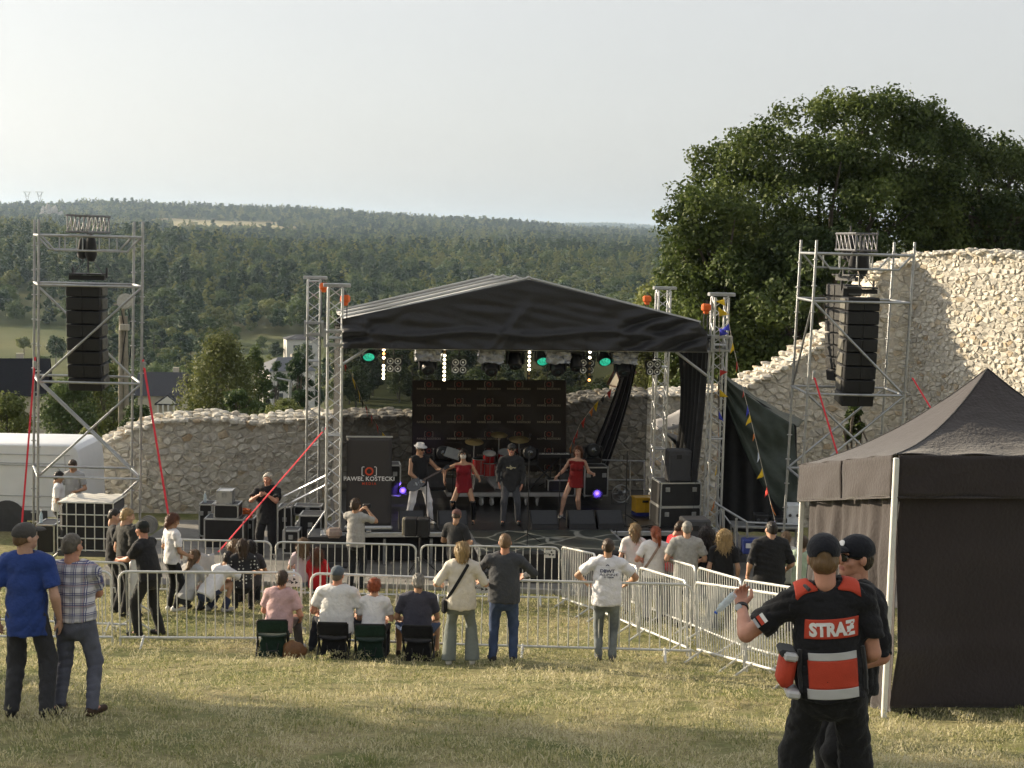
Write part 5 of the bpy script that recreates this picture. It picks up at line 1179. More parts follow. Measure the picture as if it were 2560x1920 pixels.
        nm = {'tee': 'shirt', 'half': 'shirt', 'long': 'shirt', 'jacket': 'jacket', 'tank': 'vest', 'dress': 'dress'}[kind]
        J['shirt'] = emit(nm, f, tmat or cloth('cloth_%02x%02x%02x' % tuple(int(c * 255) for c in col), col))
        if kind in ('jacket', 'long') and hv != 0:
            c_ = Field(np.array(nb) - .2, np.array(nb) + .2, vox); c_.cap(nb - up * .035, nb + up * .035 * s, .078 * s, .07 * s, .01, cut=True).cap(nb - up * .08, nb + up * .1, .058 * s, None, .004, op='sub').plane(nb - up * .04, -up); emit('collar', c_, tmat or cloth('cloth_%02x%02x%02x' % tuple(int(c * 255) for c in col), col))
    if shoes is not None:
        for i in (0, 1):
            tv = rotv('Z', toes[i] * (1 if i == 0 else -1)) @ V3((0, 1, 0)); h0 = ank[i] - tv * .03 * s - V3((0, 0, .045 * s)); f = Field(np.array(ank[i]) - .26 * s, np.array(ank[i]) + .26 * s, min(vox, .012)); f.cap(h0, ank[i] + tv * .16 * s - V3((0, 0, .052 * s)), .042 * s, .036 * s, .02).cap(h0 + V3((0, 0, .01)), ank[i] + V3((0, 0, -.005)), .04 * s, .044 * s, .02, cut=True).plane(ank[i] - V3((0, 0, .083 * s)), (0, 0, -1)); emit('shoe', f, cloth('shoe_%02x%02x%02x' % tuple(int(c * 255) for c in shoes), shoes, .15, 0, .6))
    # ---- hair and headgear
    if hair:
        kind, hcn = hair; hm_ = hairmat(hcn, HAIRC[hcn]); f = Field(np.array(hc) - np.array([.24, .24, .62 if 'long' in kind or kind == 'pony' else .3]) * s, np.array(hc) + .24 * s, hvx); A = {'short': .008, 'crop': .0035, 'shaved': .002, 'bob': .016, 'long': .014, 'curly': .03, 'longcurly': .03, 'pony': .010, 'tousled': .016, 'updo': .016}[kind]
        f.ell(H3(0, -.014, .032), e3(.078 + A, .098 + A, .09 + A), B)
        if kind in ('short', 'crop', 'tousled', 'updo', 'pony', 'shaved'): f.ell(H3(0, -.035, -.02), e3(.072 + A, .078 + A, .07), B, .02)
        if kind in ('bob', 'curly'): f.cap(H3(0, -.035, 0), H3(0, -.04, -.09), .088 * s, .082 * s, .03).cap(H3(-.065, .0, 0), H3(-.07, .0, -.10), .04 * s, .03 * s, .03).cap(H3(.065, .0, 0), H3(.07, .0, -.10), .04 * s, .03 * s, .03)
        if kind in ('long', 'longcurly'):
            wd = 1.6 if kind == 'longcurly' else 1.; bk = np.array(nb - fw * .085 * s - up * .16 * s); f.cap(H3(0, -.05, .0), bk, .085 * s * wd, .075 * s * wd, .04, sq(.6)).cap(bk, bk - np.array(up) * .12 * s, .075 * s * wd, .045 * s * wd, .03, sq(.5))
            for q in (-1, 1): f.cap(H3(q * .068, -.01, .0), np.array(nb + rs * q * .1 * s - fw * .02 * s - up * .10 * s), .04 * s * wd, .03 * s * wd, .03)
        if kind == 'pony': f.cap(H3(0, -.1, .02), H3(0, -.15, -.03), .03 * s, .035 * s, .02).cap(H3(0, -.15, -.03), H3(0.02, -.14, -.2), .036 * s, .018 * s, .02)
        if kind == 'updo': f.ell(H3(0, -.06, .06), e3(.07, .06, .05), B, .02)
        wl = {'curly': (.022, .045), 'longcurly': (.025, .05)}.get(kind, (.03, .06)); f.wrinkle({'curly': .016, 'longcurly': .018, 'tousled': .009, 'updo': .010, 'long': .008, 'bob': .006}.get(kind, .004), seed + 5, wl)
        nF = np.array(hf) * 1.0 - np.array(hu) * (.75 if kind not in ('crop',) else .6); pF = H3(0, .052 if kind not in ('long', 'bob', 'longcurly', 'curly') else .06, .045); f.plane(pF, nF)
        if kind in ('short', 'crop', 'tousled', 'updo', 'pony') and True: f.plane(H3(0, -.06, {'crop': -.045, 'shaved': -.02}.get(kind, -.07)), -np.array(hu) + np.array(hf) * .4) if kind != 'pony' else None
        for q in (-1, 1):
            if kind in ('short', 'crop', 'tousled', 'pony', 'shaved'): f.ell(H3(q * .088, .008, -.015), e3(.03, .03, .042), B, .004, 'sub')
        V_, F_ = f.mesh(); rg = np.random.default_rng(seed + 9); ns = {'shaved': 0, 'crop': 160, 'short': 260, 'pony': 300, 'updo': 300, 'tousled': 320}.get(kind, 420)
        if len(V_) and ns:      # loose strands over the mass
            fc = V_[F_]; c_ = fc.mean(1); nn = np.cross(fc[:, 1] - fc[:, 0], fc[:, 2] - fc[:, 0]); nn /= np.maximum(np.linalg.norm(nn, axis=1, keepdims=True), 1e-9); ix = rg.choice(len(c_), min(ns, len(c_)), replace=False); c0, n0 = c_[ix], nn[ix]; dn = np.tile(-np.array(hu) * 1. - np.array(hf) * .35, (len(ix), 1)) + rg.normal(scale=.45 if 'curly' in kind or kind in ('tousled', 'updo') else .22, size=(len(ix), 3)); dn -= n0 * (dn * n0).sum(1, keepdims=True); dn /= np.maximum(np.linalg.norm(dn, axis=1, keepdims=True), 1e-6)
            L_ = rg.uniform(.6, 1.4, len(ix))[:, None] * {'crop': .014, 'short': .026, 'tousled': .034, 'updo': .03, 'pony': .04, 'curly': .05, 'bob': .06}.get(kind, .08); sd = np.cross(dn, n0); w_ = .0042 if kind != 'crop' else .003; a_ = c0 + n0 * .001; b_ = a_ + dn * L_ * .6 + n0 * (.006 if kind != 'crop' else .003); e_ = a_ + dn * L_ + n0 * rg.uniform(0, .014, len(ix))[:, None] * (1 if kind != 'crop' else .4); o_ = len(V_); k_ = len(ix)
            V_ = np.concatenate([V_, a_ - sd * w_, a_ + sd * w_, b_ + sd * w_, b_ - sd * w_, e_ + sd * w_ * .3, e_ - sd * w_ * .3]); i_ = np.arange(k_) + o_; F_ = np.concatenate([F_, np.stack([i_, i_ + k_, i_ + 2 * k_, i_ + 3 * k_], -1), np.stack([i_ + 3 * k_, i_ + 2 * k_, i_ + 4 * k_, i_ + 5 * k_], -1)])
        if len(V_): mkobj('hair', npmesh('hair', V_, F_), t, hm_)
    if cap:
        cm = cloth('cap_%02x%02x%02x' % tuple(int(c * 255) for c in cap[0]), cap[0], .15); kd = cap[1] if len(cap) > 1 else 'cap'; f = Field(np.array(hc) - .27 * s, np.array(hc) + .27 * s, hvx)
        if kd == 'cap':
            f.ell(H3(0, -.012, .045), e3(.089, .108, .088), B).cap(H3(0, -.06, .035), H3(0, -.06, .02), .06 * s, None, .02)
            f.plane(H3(0, -.02, .002), -np.array(hu) - np.array(hf) * .2)
            if detail: f.ell(H3(0, -.125, .022), e3(.038, .06, .026), B, .004, 'sub')
            bs = -1 if len(cap) > 2 and cap[2] == 'back' else 1
            c_ = emit('cap', f, cm); f = Field(np.array(hc) - .27 * s, np.array(hc) + .27 * s, min(hvx, .007)); f.ell(H3(0, .105 * bs, .026), e3(.074, .085, .05), B).ell(H3(0, .09 * bs, .006), e3(.1, .12, .05), B, .003, 'sub').plane(H3(0, .06 * bs, 0), -np.array(hf) * bs).ell(H3(0, -.012, .045), e3(.08, .1, .09), B, .002, 'sub'); emit('cap_brim', f, cm)
        elif kd == 'hat':
            f.cap(H3(0, -.012, .05), H3(0, -.016, .135), .093 * s, .082 * s, .01, cut=True).ell(H3(0, 0, .15), e3(.03, .09, .03), B, .02, 'sub'); emit('hat_crown', f, cm); f = Field(np.array(hc) - .27 * s, np.array(hc) + .27 * s, .008); f.ell(H3(0, .0, .058), e3(.14, .155, .013), B); emit('hat_brim', f, cm)
    return J
# ---------------------------------------------------------------- the crowd
def plaid():
    m = bpy.data.materials.new('plaid_cotton'); m.use_nodes = True; nt = m.node_tree; L = nt.links; b = nt.nodes['Principled BSDF']; tc = nd(nt, 'ShaderNodeTexCoord'); sp = nd(nt, 'ShaderNodeSeparateXYZ'); L.new(tc.outputs['Object'], sp.inputs[0])
    def stripe(sock, per, duty, off=0.):
        a = nd(nt, 'ShaderNodeMath', operation='MULTIPLY_ADD', i1=1 / per, i2=off); L.new(sock, a.inputs[0]); f = nd(nt, 'ShaderNodeMath', operation='FRACT'); L.new(a.outputs[0], f.inputs[0]); c = nd(nt, 'ShaderNodeMath', operation='LESS_THAN', i1=duty); L.new(f.outputs[0], c.inputs[0]); return c.outputs[0]
    cur = None
    for sock in (sp.outputs[0], sp.outputs[2]):
        for per, duty, off, col, fac in ((.092, .36, 0, (.2, .2, .24), .55), (.092, .07, .52, (.03, .035, .16), .9), (.092, .07, .68, (.03, .035, .16), .9), (.184, .04, .4, (.4, .12, .14), .35)):
            mx = nd(nt, 'ShaderNodeMixRGB', blend_type='MIX'); ml = nd(nt, 'ShaderNodeMath', operation='MULTIPLY', i1=fac); L.new(stripe(sock, per, duty, off), ml.inputs[0]); L.new(ml.outputs[0], mx.inputs[0])
            if cur: L.new(cur, mx.inputs[1])
            else: mx.inputs[1].default_value = (.62, .6, .62, 1)
            mx.inputs[2].default_value = (*col, 1); cur = mx.outputs[0]
    L.new(cur, b.inputs['Base Color']); b.inputs['Roughness'].default_value = .85; return m
def dotted():
    m = bpy.data.materials.new('polka_dot_cloth'); m.use_nodes = True; nt = m.node_tree; L = nt.links; b = nt.nodes['Principled BSDF']; tc = nd(nt, 'ShaderNodeTexCoord'); v = nd(nt, 'ShaderNodeTexVoronoi'); v.inputs['Scale'].default_value = 16; v.inputs['Randomness'].default_value = .35; L.new(tc.outputs['Object'], v.inputs['Vector']); rp = nd(nt, 'ShaderNodeValToRGB'); e = rp.color_ramp.elements; e[0].position = .22; e[0].color = (.6, .58, .55, 1); e[1].position = .27; e[1].color = (.02, .02, .024, 1); L.new(v.outputs['Distance'], rp.inputs[0]); L.new(rp.outputs[0], b.inputs['Base Color']); b.inputs['Roughness'].default_value = .85; return m
DENIM = mat('washed_denim', (.17, .19, .2), .9, 0, .55, 3.5, .3, 120); DENIMB = mat('blue_denim', (.05, .075, .15), .9, 0, .4, 4, .3, 120); DENIMG = mat('grey_denim', (.11, .115, .15), .9, 0, .3, 4, .3, 120)
HEATHER = mat('heather_grey', (.36, .35, .33), .9, 0, .18, 25, .2, 150); WHITE = (.72, .71, .72); BLK = (.018, .018, .02)
def belt(J, col=(.03, .02, .015), z=.115, w=.022):
    f = Field(np.array(J['pel']) - .32, np.array(J['pel']) + .32, J['vox'] * .8); s = J['s']; M = np.array([J['rs'], J['fw'], J['up']]).T @ np.diag([1, 1 / .76, 1]) @ np.array([J['rs'], J['fw'], J['up']])
    f.cap(J['pel'] - J['up'] * .03 * s, J['pel'] + J['up'] * .2 * s, .166 * s * J['b'], .158 * s * J['b'], .04, M).plane(J['pel'] + J['up'] * (z + w) * s, J['up']).plane(J['pel'] + J['up'] * (z - w) * s, -J['up']); J['emit']('belt', f, cloth('belt_leather', col))
def bag_strap(J, col, side=1, bag=True):
    """strap over one shoulder to the opposite hip, with its bag"""
    s = J['s']; a = J['shR'] if side > 0 else J['shL']; nb = J['nb']; top = a.lerp(nb, .45) + J['up'] * .055 * s; hipp = J['pel'] - J['rs'] * side * .2 * s + J['up'] * .02; pts = []
    for i in range(13):
        t_ = i / 12; p = top.lerp(hipp, t_); pts.append(p - J['fw'] * (.055 + .105 * math.sin(math.pi * min(1, t_ * 1.15 + .0))) * s)
    from mathutils.bvhtree import BVHTree
    me = J['shirt'].data; bv = BVHTree.FromPolygons([v.co.copy() for v in me.vertices], [tuple(p.vertices) for p in me.polygons])
    for i, p in enumerate(pts):
        q = bv.ray_cast(p - J['fw'] * .6, J['fw'])
        if q[0] and i < 12: pts[i] = q[0] - J['fw'] * .012
    pts = [top + J['fw'] * .06 + J['up'] * .01, top + J['up'] * .03] + pts[1:] + [hipp + J['fw'] * .03]
    m = MB(); m.tube(pts, .022 * s, 6, flat=.25); c = cloth('strap_%02x%02x%02x' % tuple(int(x * 255) for x in col), col); m.build('bag_strap', c, J['root'], smooth=60)
    if bag: MB().box(hipp - J['rs'] * side * .03 + Vector((0, .02, -.1)), (.08, .22, .18), ch=.03).build('shoulder_bag', c, J['root'])
def xy(p): return (p.x, p.y)
def at(px, d): return xy(GD(px, d))
SEC = 'security staff in black by the fence'
# two men standing at the left
person('tall man in a royal blue T-shirt and grey cap seen from behind at the left', xy(G(70, 1792)), -.06, 1.78, .94, 'light', ('crop', 'lightbrown'), ('tee', (.03, .06, .22), .17), ('long', (.045, .045, .05), 1.12), (.02, .02, .02), ((.07, .065, .06), 'cap'), head=(-.75, -.05, 0), hands=((-.28, .04, -.52), (.27, .06, -.52)), toes=(.15, .4), vox=.013, loose=1.35, feet=((-.15, 0), (.16, .02)))
J = person('man in a plaid shirt and grey jeans standing with folded arms', xy(G(190, 1786)), -.12, 1.69, 1.06, 'red', ('crop', 'greybrown'), ('tee', (.5, .5, .5), .0), ('long', (.1, .1, .12), 1.0), (.05, .03, .02), hands=((.03, .26, -.27), (-.04, .29, -.23)), elbow=((-1, -.3, -.6), (1, -.3, -.6)), head=(-.3, 0, 0), tmat=plaid(), bmat=DENIMG, vox=.013, feet=((-.17, .0), (.17, -.03)), toes=(.1, .35), lean=(0, -.04), curl=(.9, .9)); belt(J)
# security men behind the fence
J = person('security man in black with short dark hair, partly hidden behind another', at(286, 24.2), -1.2, 1.76, 1.02, 'light', ('crop', 'dark'), ('tee', BLK), ('long', BLK), group=SEC, hands=((-.15, .28, -.3), (.15, .25, -.3)), head=(-.4, .2, 0))
person('fair-haired security man in a black tactical vest seen from behind', at(318, 23.6), -.8, 1.82, 1.05, 'light', ('short', 'blond'), ('tee', (.03, .03, .028)), ('long', BLK), group=SEC, hands=((-.2, .2, -.4), (.22, .18, -.4)), head=(-.5, .2, 0), loose=1.6)
J = person('moustached man in black cap and uniform leaning on the fence end', at(366, 21.5), 1.25, 1.76, 1.12, 'red', ('crop', 'dark'), ('tee', BLK), ('long', (.022, .022, .022), 1.1), (.02, .02, .02), ((.02, .022, .02),), lean=(.2, 0), hipxy=(0, -.06), hands=((-.02, .42, -.27), (.10, .42, -.27)), head=(-.15, .1, 0), group=SEC, curl=(.9, .8), feet=((-.14, .05), (.16, -.15)))
MB().tube([J['H3'](-.03, .098, -.042), J['H3'](0, .106, -.036), J['H3'](.03, .098, -.042)], .009, 6).build('moustache', hairmat('grey', HAIRC['grey']), J['root'], smooth=60)
J = person('dark-haired woman in a white T-shirt and black leggings looking down', at(430, 24.4), -.9, 1.68, .92, 'tan', ('bob', 'auburn'), ('tee', WHITE, .05), ('long', BLK, .85), (.6, .6, .6), fem=True, head=(-.5, .35, 0), hands=((-.2, .18, -.42), (.16, .26, -.40)))
person('girl in a pale grey hoodie crouching behind the fence', at(474, 24.5), -.5, 1.62, .95, 'light', ('long', 'lightbrown'), ('long', (.42, .42, .42), .1), ('long', (.04, .045, .06)), (.03, .03, .03), fem=True, hip=.33, hipxy=(0, -.12), feet=((-.14, .05), (.14, .12)), lean=(.42, 0), hands=((-.1, .4, -.3), (.1, .4, -.3)), loose=1.3, head=(-.3, .2, 0))
person('person in a white T-shirt crouching and reaching out to the right', at(530, 24.4), -.75, 1.7, 1.0, 'tan', ('short', 'dark'), ('tee', WHITE, .1), ('long', (.035, .045, .085)), (.35, .34, .33), hip=.36, hipxy=(0, -.1), feet=((-.16, .05), (.16, .15)), lean=(.75, 0), hands=((-.1, .4, -.3), (.2, .5, -.12)), head=(.6, .3, 0), loose=1.2)
person('woman in a polka-dot blouse sitting on a dark folding chair', at(606, 24.6), .15, 1.66, .98, 'tan', ('long', 'brown'), ('tee', (.03, .03, .03)), ('long', BLK), fem=True, hip=.5, hipxy=(0, 0), feet=((-.14, .38), (.14, .4)), hands=((-.22, .28, -.32), (.22, .28, -.32)), tmat=dotted(), seed=5)
person('girl with long fair hair in a beige top sitting behind the folding chair', at(588, 25.6), -.3, 1.6, .9, 'light', ('longcurly', 'lightbrown'), ('tee', (.5, .38, .26)), ('long', (.05, .05, .07)), fem=True, hip=.45, feet=((-.14, .38), (.14, .4)), hands=((-.2, .3, -.3), (.2, .3, -.3)))
person('dark-haired woman sitting lowest at the rear barrier beside the polka-dot blouse', at(626, 25.7), .2, 1.62, .95, 'tan', ('long', 'dark'), ('tee', (.05, .045, .05)), ('long', BLK), fem=True, hip=.45, feet=((-.14, .38), (.14, .4)), hands=((-.2, .3, -.3), (.2, .3, -.3)))
person('curly-haired girl in a pink-white top and jeans sitting on the kerb', at(757, 27.35), .1, 1.6, .9, 'light', ('longcurly', 'lightbrown'), ('tee', (.62, .5, .54)), ('long', (.2, .25, .36)), fem=True, hip=.30, feet=((-.14, .45), (.14, .45)), hands=((-.2, .3, -.3), (.2, .3, -.3)))
person('child with dark curls in a red hooded jacket sitting on the kerb', at(793, 27.25), -.1, 1.38, 1.0, 'light', ('longcurly', 'auburn'), ('long', (.5, .02, .025), .12), ('long', (.03, .03, .05)), fem=True, hip=.26, feet=((-.14, .4), (.14, .4)), hands=((-.2, .3, -.3), (.2, .3, -.3)), loose=1.8)
J = person('photographer in a grey T-shirt and dark jeans aiming a camera at the stage', at(888, 27.9), -.35, 1.76, .98, 'tan', ('tousled', 'brown'), ('tee', (.4, .4, .4), .1), ('long', (.02, .022, .026)), hands=((-.02, .3, .1), (.12, .28, .08)), elbow=((-1, 0, -1), (1, 0, -1)), head=(-.2, -.05, 0), curl=(1., 1.), tmat=HEATHER); belt(J)
def held(name, label, cat, J, fn): t = thing(name, label, cat, mtx(J['root']) @ J['wr'][1], J['root'].rotation_euler.z); fn(t, J); return t
def _camera(t, J):
    c = (J['wr'][0] - J['wr'][1]) / 2 + Vector((0, .06, .06)); MB().box(c, (.14, .07, .1), ch=.015).build('body', BLACKP, t); MB().lathe([(0, .0), (.036, 0), (.04, .1), (.034, .11), (0, .1)], 14, Matrix.Translation(c + Vector((0, .03, 0))) @ Matrix.Rotation(-math.pi / 2, 4, 'X')).build('lens', BLACKP, t)
held('photo_camera', 'black photo camera held up by the photographer', 'camera', J, _camera)
J = person('white-haired man in loose black clothes filming with a phone by the flight cases', at(668, 31.1), 3.0, 1.83, 1.18, 'red', ('tousled', 'white'), ('tee', BLK, .2), ('long', BLK, 1.25), hands=((-.06, .30, -.02), (.08, .30, -.04)), elbow=((-1, 0, -1), (1, 0, -1)), curl=(1., 1.), loose=1.8, feet=((-.14, 0), (.14, 0)))
held('phone', 'dark phone held up by the white-haired man', 'phone', J, lambda t, J: MB().box((J['wr'][0] - J['wr'][1]) / 2 + Vector((0, .03, .07)), (.075, .012, .15), ch=.004).build('case', BLACKP, t))
person('dark-haired man in white T-shirt behind the caged tank, facing right', at(147, 31.5), -1.4, 1.72, 1., 'tan', ('short', 'dark'), ('tee', WHITE), ('long', BLK), head=(0, .3, 0), hands=((-.2, .25, -.35), (.2, .25, -.35)))
person('brown-haired man in a grey T-shirt looking down beside the van\'s tail light', at(184, 33.0), 3.0, 1.8, 1., 'tan', ('short', 'brown'), ('tee', (.36, .36, .37)), ('long', BLK), head=(0, .5, 0), hands=((-.2, .28, -.3), (.2, .28, -.3)))
# four seated on folding stools
SEAT = dict(hip=.40, hipxy=(0, -.04), group='people sitting on folding stools at the fence')
person('woman in a pink T-shirt sitting on the green folding stool at the left', at(697, 19.7), -.12, 1.64, 1.12, 'red', ('short', 'brown'), ('tee', (.55, .36, .36), .08), ('long', (.12, .11, .11)), (.6, .6, .6), fem=True, feet=((-.2, .36), (.22, .34)), hands=((-.2, .3, -.33), (.24, .2, -.4)), lean=(.14, .05), loose=1.2, **SEAT)
person('broad man in a white T-shirt and patterned grey cap sitting on a black stool', at(840, 19.7), 0., 1.78, 1.28, 'red', ('crop', 'greybrown'), ('tee', (.66, .65, .64), .1), ('long', (.03, .035, .05)), (.04, .05, .06), ((.09, .11, .13),), feet=((-.36, .3), (.34, .3)), hands=((-.26, .28, -.34), (.26, .28, -.34)), knee=((-.5, 1, .2), (.5, 1, .2)), lean=(.2, 0), head=(-.25, .0, 0), loose=1.2, **SEAT)
person('red-haired woman in a white T-shirt sitting on the second green stool', at(933, 19.7), 0., 1.58, .98, 'light', ('updo', 'red'), ('tee', WHITE, .08), ('long', (.03, .03, .04)), fem=True, feet=((-.16, .36), (.16, .36)), hands=((-.16, .32, -.33), (.18, .3, -.33)), lean=(.2, 0), head=(-.35, .05, 0), **SEAT)
person('grey-haired man in a dark navy polo and denim shorts sitting on the right stool', at(1042, 19.7), .05, 1.7, 1.1, 'tan', ('short', 'grey'), ('tee', (.05, .05, .07), .05), ('shorts', (.12, .17, .27)), (.06, .04, .03), feet=((-.26, .3), (.28, .28)), hands=((-.22, .26, -.36), (.2, .28, -.36)), knee=((-.4, 1, .2), (.4, 1, .2)), lean=(.22, 0), head=(.2, .1, 0), bmat=DENIMB, **SEAT)
# standing at the fence
J = person('blond woman in a cream blouse and wide grey trousers with a black shoulder bag', xy(G(1150, 1661)), 0.03, 1.64, 1.05, 'light', ('bob', 'blond'), ('half', (.62, .57, .5), .12), ('wide', (.17, .19, .18), .9), (.6, .58, .55), fem=True, hands=((-.30, .22, -.30), (.26, .28, -.26)), feet=((-.16, 0), (.17, .02)), head=(.1, 0, 0), loose=1.6); bag_strap(J, BLK, 1)
person('broad man in a dark grey denim shirt and blue jeans leaning on the fence', xy(G(1256, 1656)), -.04, 1.74, 1.15, 'red', ('crop', 'lightbrown'), ('jacket', (.055, .058, .066), .1), ('long', (.05, .06, .12), .95), (.03, .03, .03), hands=((-.22, .34, -.26), (.26, .34, -.28)), elbow=((-1, -.4, -.3), (1, -.4, -.3)), bmat=DENIMB, lean=(.05, 0), feet=((-.13, 0), (.14, .02)), toes=(.3, .1))
JA = person('man in a white printed T-shirt and washed jeans leaning on the fence', xy(G(1512, 1652)), -.06, 1.74, 1.1, 'tan', ('crop', 'brown'), ('tee', (.74, .73, .76), .12), ('long', (.2, .22, .22), .95), (.1, .1, .1), hands=((-.30, .24, -.33), (.28, .26, -.33)), elbow=((-1, -.4, -.2), (1, -.4, -.2)), bmat=DENIM, lean=(.06, 0), feet=((-.09, .0), (.1, 0)), toes=(.2, .2), loose=1.3)
person('man with cap standing half hidden behind the blond woman', at(1137, 27.0), -.5, 1.72, 1., 'tan', ('crop', 'brown'), ('tee', (.03, .03, .032)), ('long', BLK), cap=((.14, .07, .06),), head=(.3, .3, 0), hands=((-.2, .25, -.3), (.2, .25, -.3)))
# the group at the right
person('girl with long light brown hair in a white top near the catwalk', at(1580, 25.6), -.1, 1.64, .92, 'light', ('long', 'dirtyblond'), ('tee', (.66, .62, .6)), ('long', (.3, .28, .26)), fem=True, head=(.35, 0, 0))
J = person('woman with a brown ponytail, white T-shirt and crossbody strap', at(1631, 24.3), -.05, 1.64, 1.05, 'red', ('pony', 'red'), ('tee', (.7, .68, .68), .1), ('long', (.3, .3, .32)), fem=True, head=(.4, 0, 0), hands=((-.24, .2, -.3), (.24, .2, -.3))); bag_strap(J, (.3, .22, .18), 1, False)
person('man in a red shirt bending down between two people', at(1668, 24.8), -1.2, 1.74, 1.05, 'red', ('short', 'brown'), ('tee', (.5, .02, .03)), ('long', (.03, .03, .04)), lean=(.28, 0), head=(-.1, .5, 0))
person('tall balding man in a light grey T-shirt watching the stage', at(1709, 23.9), -.03, 1.8, 1.06, 'light', ('crop', 'grey'), ('tee', (.44, .43, .42), .12), ('long', (.35, .34, .33)), hands=((-.24, .26, -.34), (.24, .26, -.34)), tmat=HEATHER, loose=1.3)
person('woman with long dark curls and a black top', at(1756, 24.3), .15, 1.68, .95, 'tan', ('longcurly', 'dark'), ('tank', BLK), ('long', BLK), fem=True, head=(.2, 0, 0))
person('woman with a mass of curly blond hair in a black top', at(1802, 23.9), 0., 1.68, 1.0, 'light', ('longcurly', 'blond'), ('tee', BLK), ('long', BLK), fem=True)
person('big man in a loose black shirt with short dark hair and glasses', at(1917, 22.9), .12, 1.88, 1.24, 'light', ('crop', 'dark'), ('half', BLK, .14), ('long', (.03, .03, .035)), hands=((-.3, .1, -.48), (.28, .15, -.42)), head=(.25, 0, 0), loose=2.0)
person('woman in a white top with a black backpack, half behind the big man', at(1956, 23.6), -.15, 1.68, .98, 'tan', ('pony', 'lightbrown'), ('tee', (.66, .65, .62)), ('long', (.05, .05, .06)), fem=True, head=(-.2, 0, 0))
person('person in a pale green top partly hidden by the tent edge', at(1998, 23.2), -.4, 1.62, .95, 'light', ('short', 'brown'), ('tee', (.42, .52, .4)), ('long', BLK), hands=((-.3, .2, -.2), (.2, .25, -.3)))
# ---- the band
BAND = 'performers on the stage'
gp = SD(1047, .75); JG = person('guitarist in white trousers, black waistcoat and white hat', xy(gp), 3.55, 1.76, .98, 'tan', ('crop', 'dark'), ('tank', BLK, .1), ('long', (.74, .73, .76), 1.05), (.7, .7, .7), ((.72, .71, .72), 'hat'), hands=((-.42, .26, -.2), (.10, .27, -.40)), elbow=((-1, -.2, -1), (1, -.5, -.4)), feet=((-.26, .02), (.26, -.02)), head=(.35, .15, 0), z=DECK, group=BAND, curl=(1.2, .9), toes=(.3, .3)); belt(JG, (.5, .48, .45))
dp = SD(1158, .85); JM = person('dancer in a short red dress, black boots and a white half mask', xy(dp), 3.05, 1.66, .98, 'tan', ('long', 'dark'), ('dress', (.2, .012, .018), .16), None, None, hands=((-.40, .2, -.28), (.42, .08, -.36)), elbow=((-.5, -.4, -1), (1, -.4, -.1)), feet=((-.24, .08), (.22, 0)), knee=((-.5, 1, 0), (.5, 1, 0)), hip=.86, fem=True, z=DECK, group=BAND, head=(.1, 0, 0), lean=(-.04, .05))
def boots(J):
    for i in (0, 1):
        f = Field(np.minimum(J['kn'][i], J['ank'][i]) - .25, np.maximum(J['kn'][i], J['ank'][i]) + .25, .014); f.cap(J['kn'][i] + Vector((0, 0, .03)), J['ank'][i], .064, .048, .02).cap(J['ank'][i] - Vector((0, .02, .04)), J['ank'][i] + Vector((0, .15, -.05)), .042, .03, .02).plane(J['kn'][i] + Vector((0, 0, .05)), (0, 0, 1)).plane(J['ank'][i] - Vector((0, 0, .083)), (0, 0, -1)); J['emit']('boot', f, mat('patent_leather', (.012, .012, .014), .15, 0, .1, spec=.8))
boots(JM)
f = Field(np.array(JM['hc']) - .2, np.array(JM['hc']) + .2, .008); f.ell(JM['H3'](0, .035, -.02), JM['e3'](.07, .072, .085), JM['B']).plane(JM['H3'](0, .05, 0), -np.array(JM['hf'])).ell(JM['H3'](-.03, .1, .012), (.02, .03, .012), JM['B'], .004, 'sub').ell(JM['H3'](.03, .1, .012), (.02, .03, .012), JM['B'], .004, 'sub').cap(JM['H3'](-.025, .11, -.055), JM['H3'](.025, .11, -.055), .009, None, .004, op='sub').plane(JM['H3'](0, 0, -.085), -np.array(JM['hu'])); JM['emit']('mask', f, mat('white_mask', (.62, .58, .52), .5))
sp = SD(1275, .7); JS = person('singer in black jacket, cap and sunglasses standing by a microphone stand', xy(sp), 3.12, 1.76, 1.05, 'red', ('crop', 'dark'), ('jacket', (.03, .03, .034), .18), ('long', (.07, .072, .082)), (.03, .03, .03), ((.03, .03, .033),), hands=((-.24, .16, -.5), (.26, .12, -.48)), feet=((-.17, 0), (.15, .1)), z=DECK, group=BAND, head=(0, -.05, 0), loose=1.5)
def shades(J, m=None):
    mb = MB()
    for q in (-1, 1): mb.tube([J['H3'](q * .014, .105, .018), J['H3'](q * .06, .088, .018)], .0, 4) if False else mb.lathe([(0, .004), (.022, .003), (.025, -.002)], 14, Matrix.Translation(J['H3'](q * .034, .101, .008)) @ Matrix((J['hr'], J['hu'], J['hf'])).transposed().to_4x4() @ Matrix.Rotation(q * .3, 4, 'Y') @ Matrix.Scale(1.25, 4, (1, 0, 0)))
    for q in (-1, 1): mb.tube([J['H3'](q * .062, .09, .018), J['H3'](q * .08, .06, .016), J['H3'](q * .083, -.005, .012)], .0042, 5)
    mb.tube([J['H3'](-.014, .108, .016), J['H3'](.014, .108, .016)], .004, 5); mb.build('sunglasses', mat('sunglass_black', (.008, .008, .01), .08, 0, .1, spec=.8), J['root'], smooth=50)
shades(JS); shades(JG)
o = text_mesh('~b~', .12, .004); o.materials.append(mat('gold_print', (.5, .45, .3), .6)); o = mkobj('shirt_print', o, JS['root']); o.location = JS['pel'] + Vector((0, .205, .34)); o.rotation_euler = (math.pi / 2, 0, math.pi)
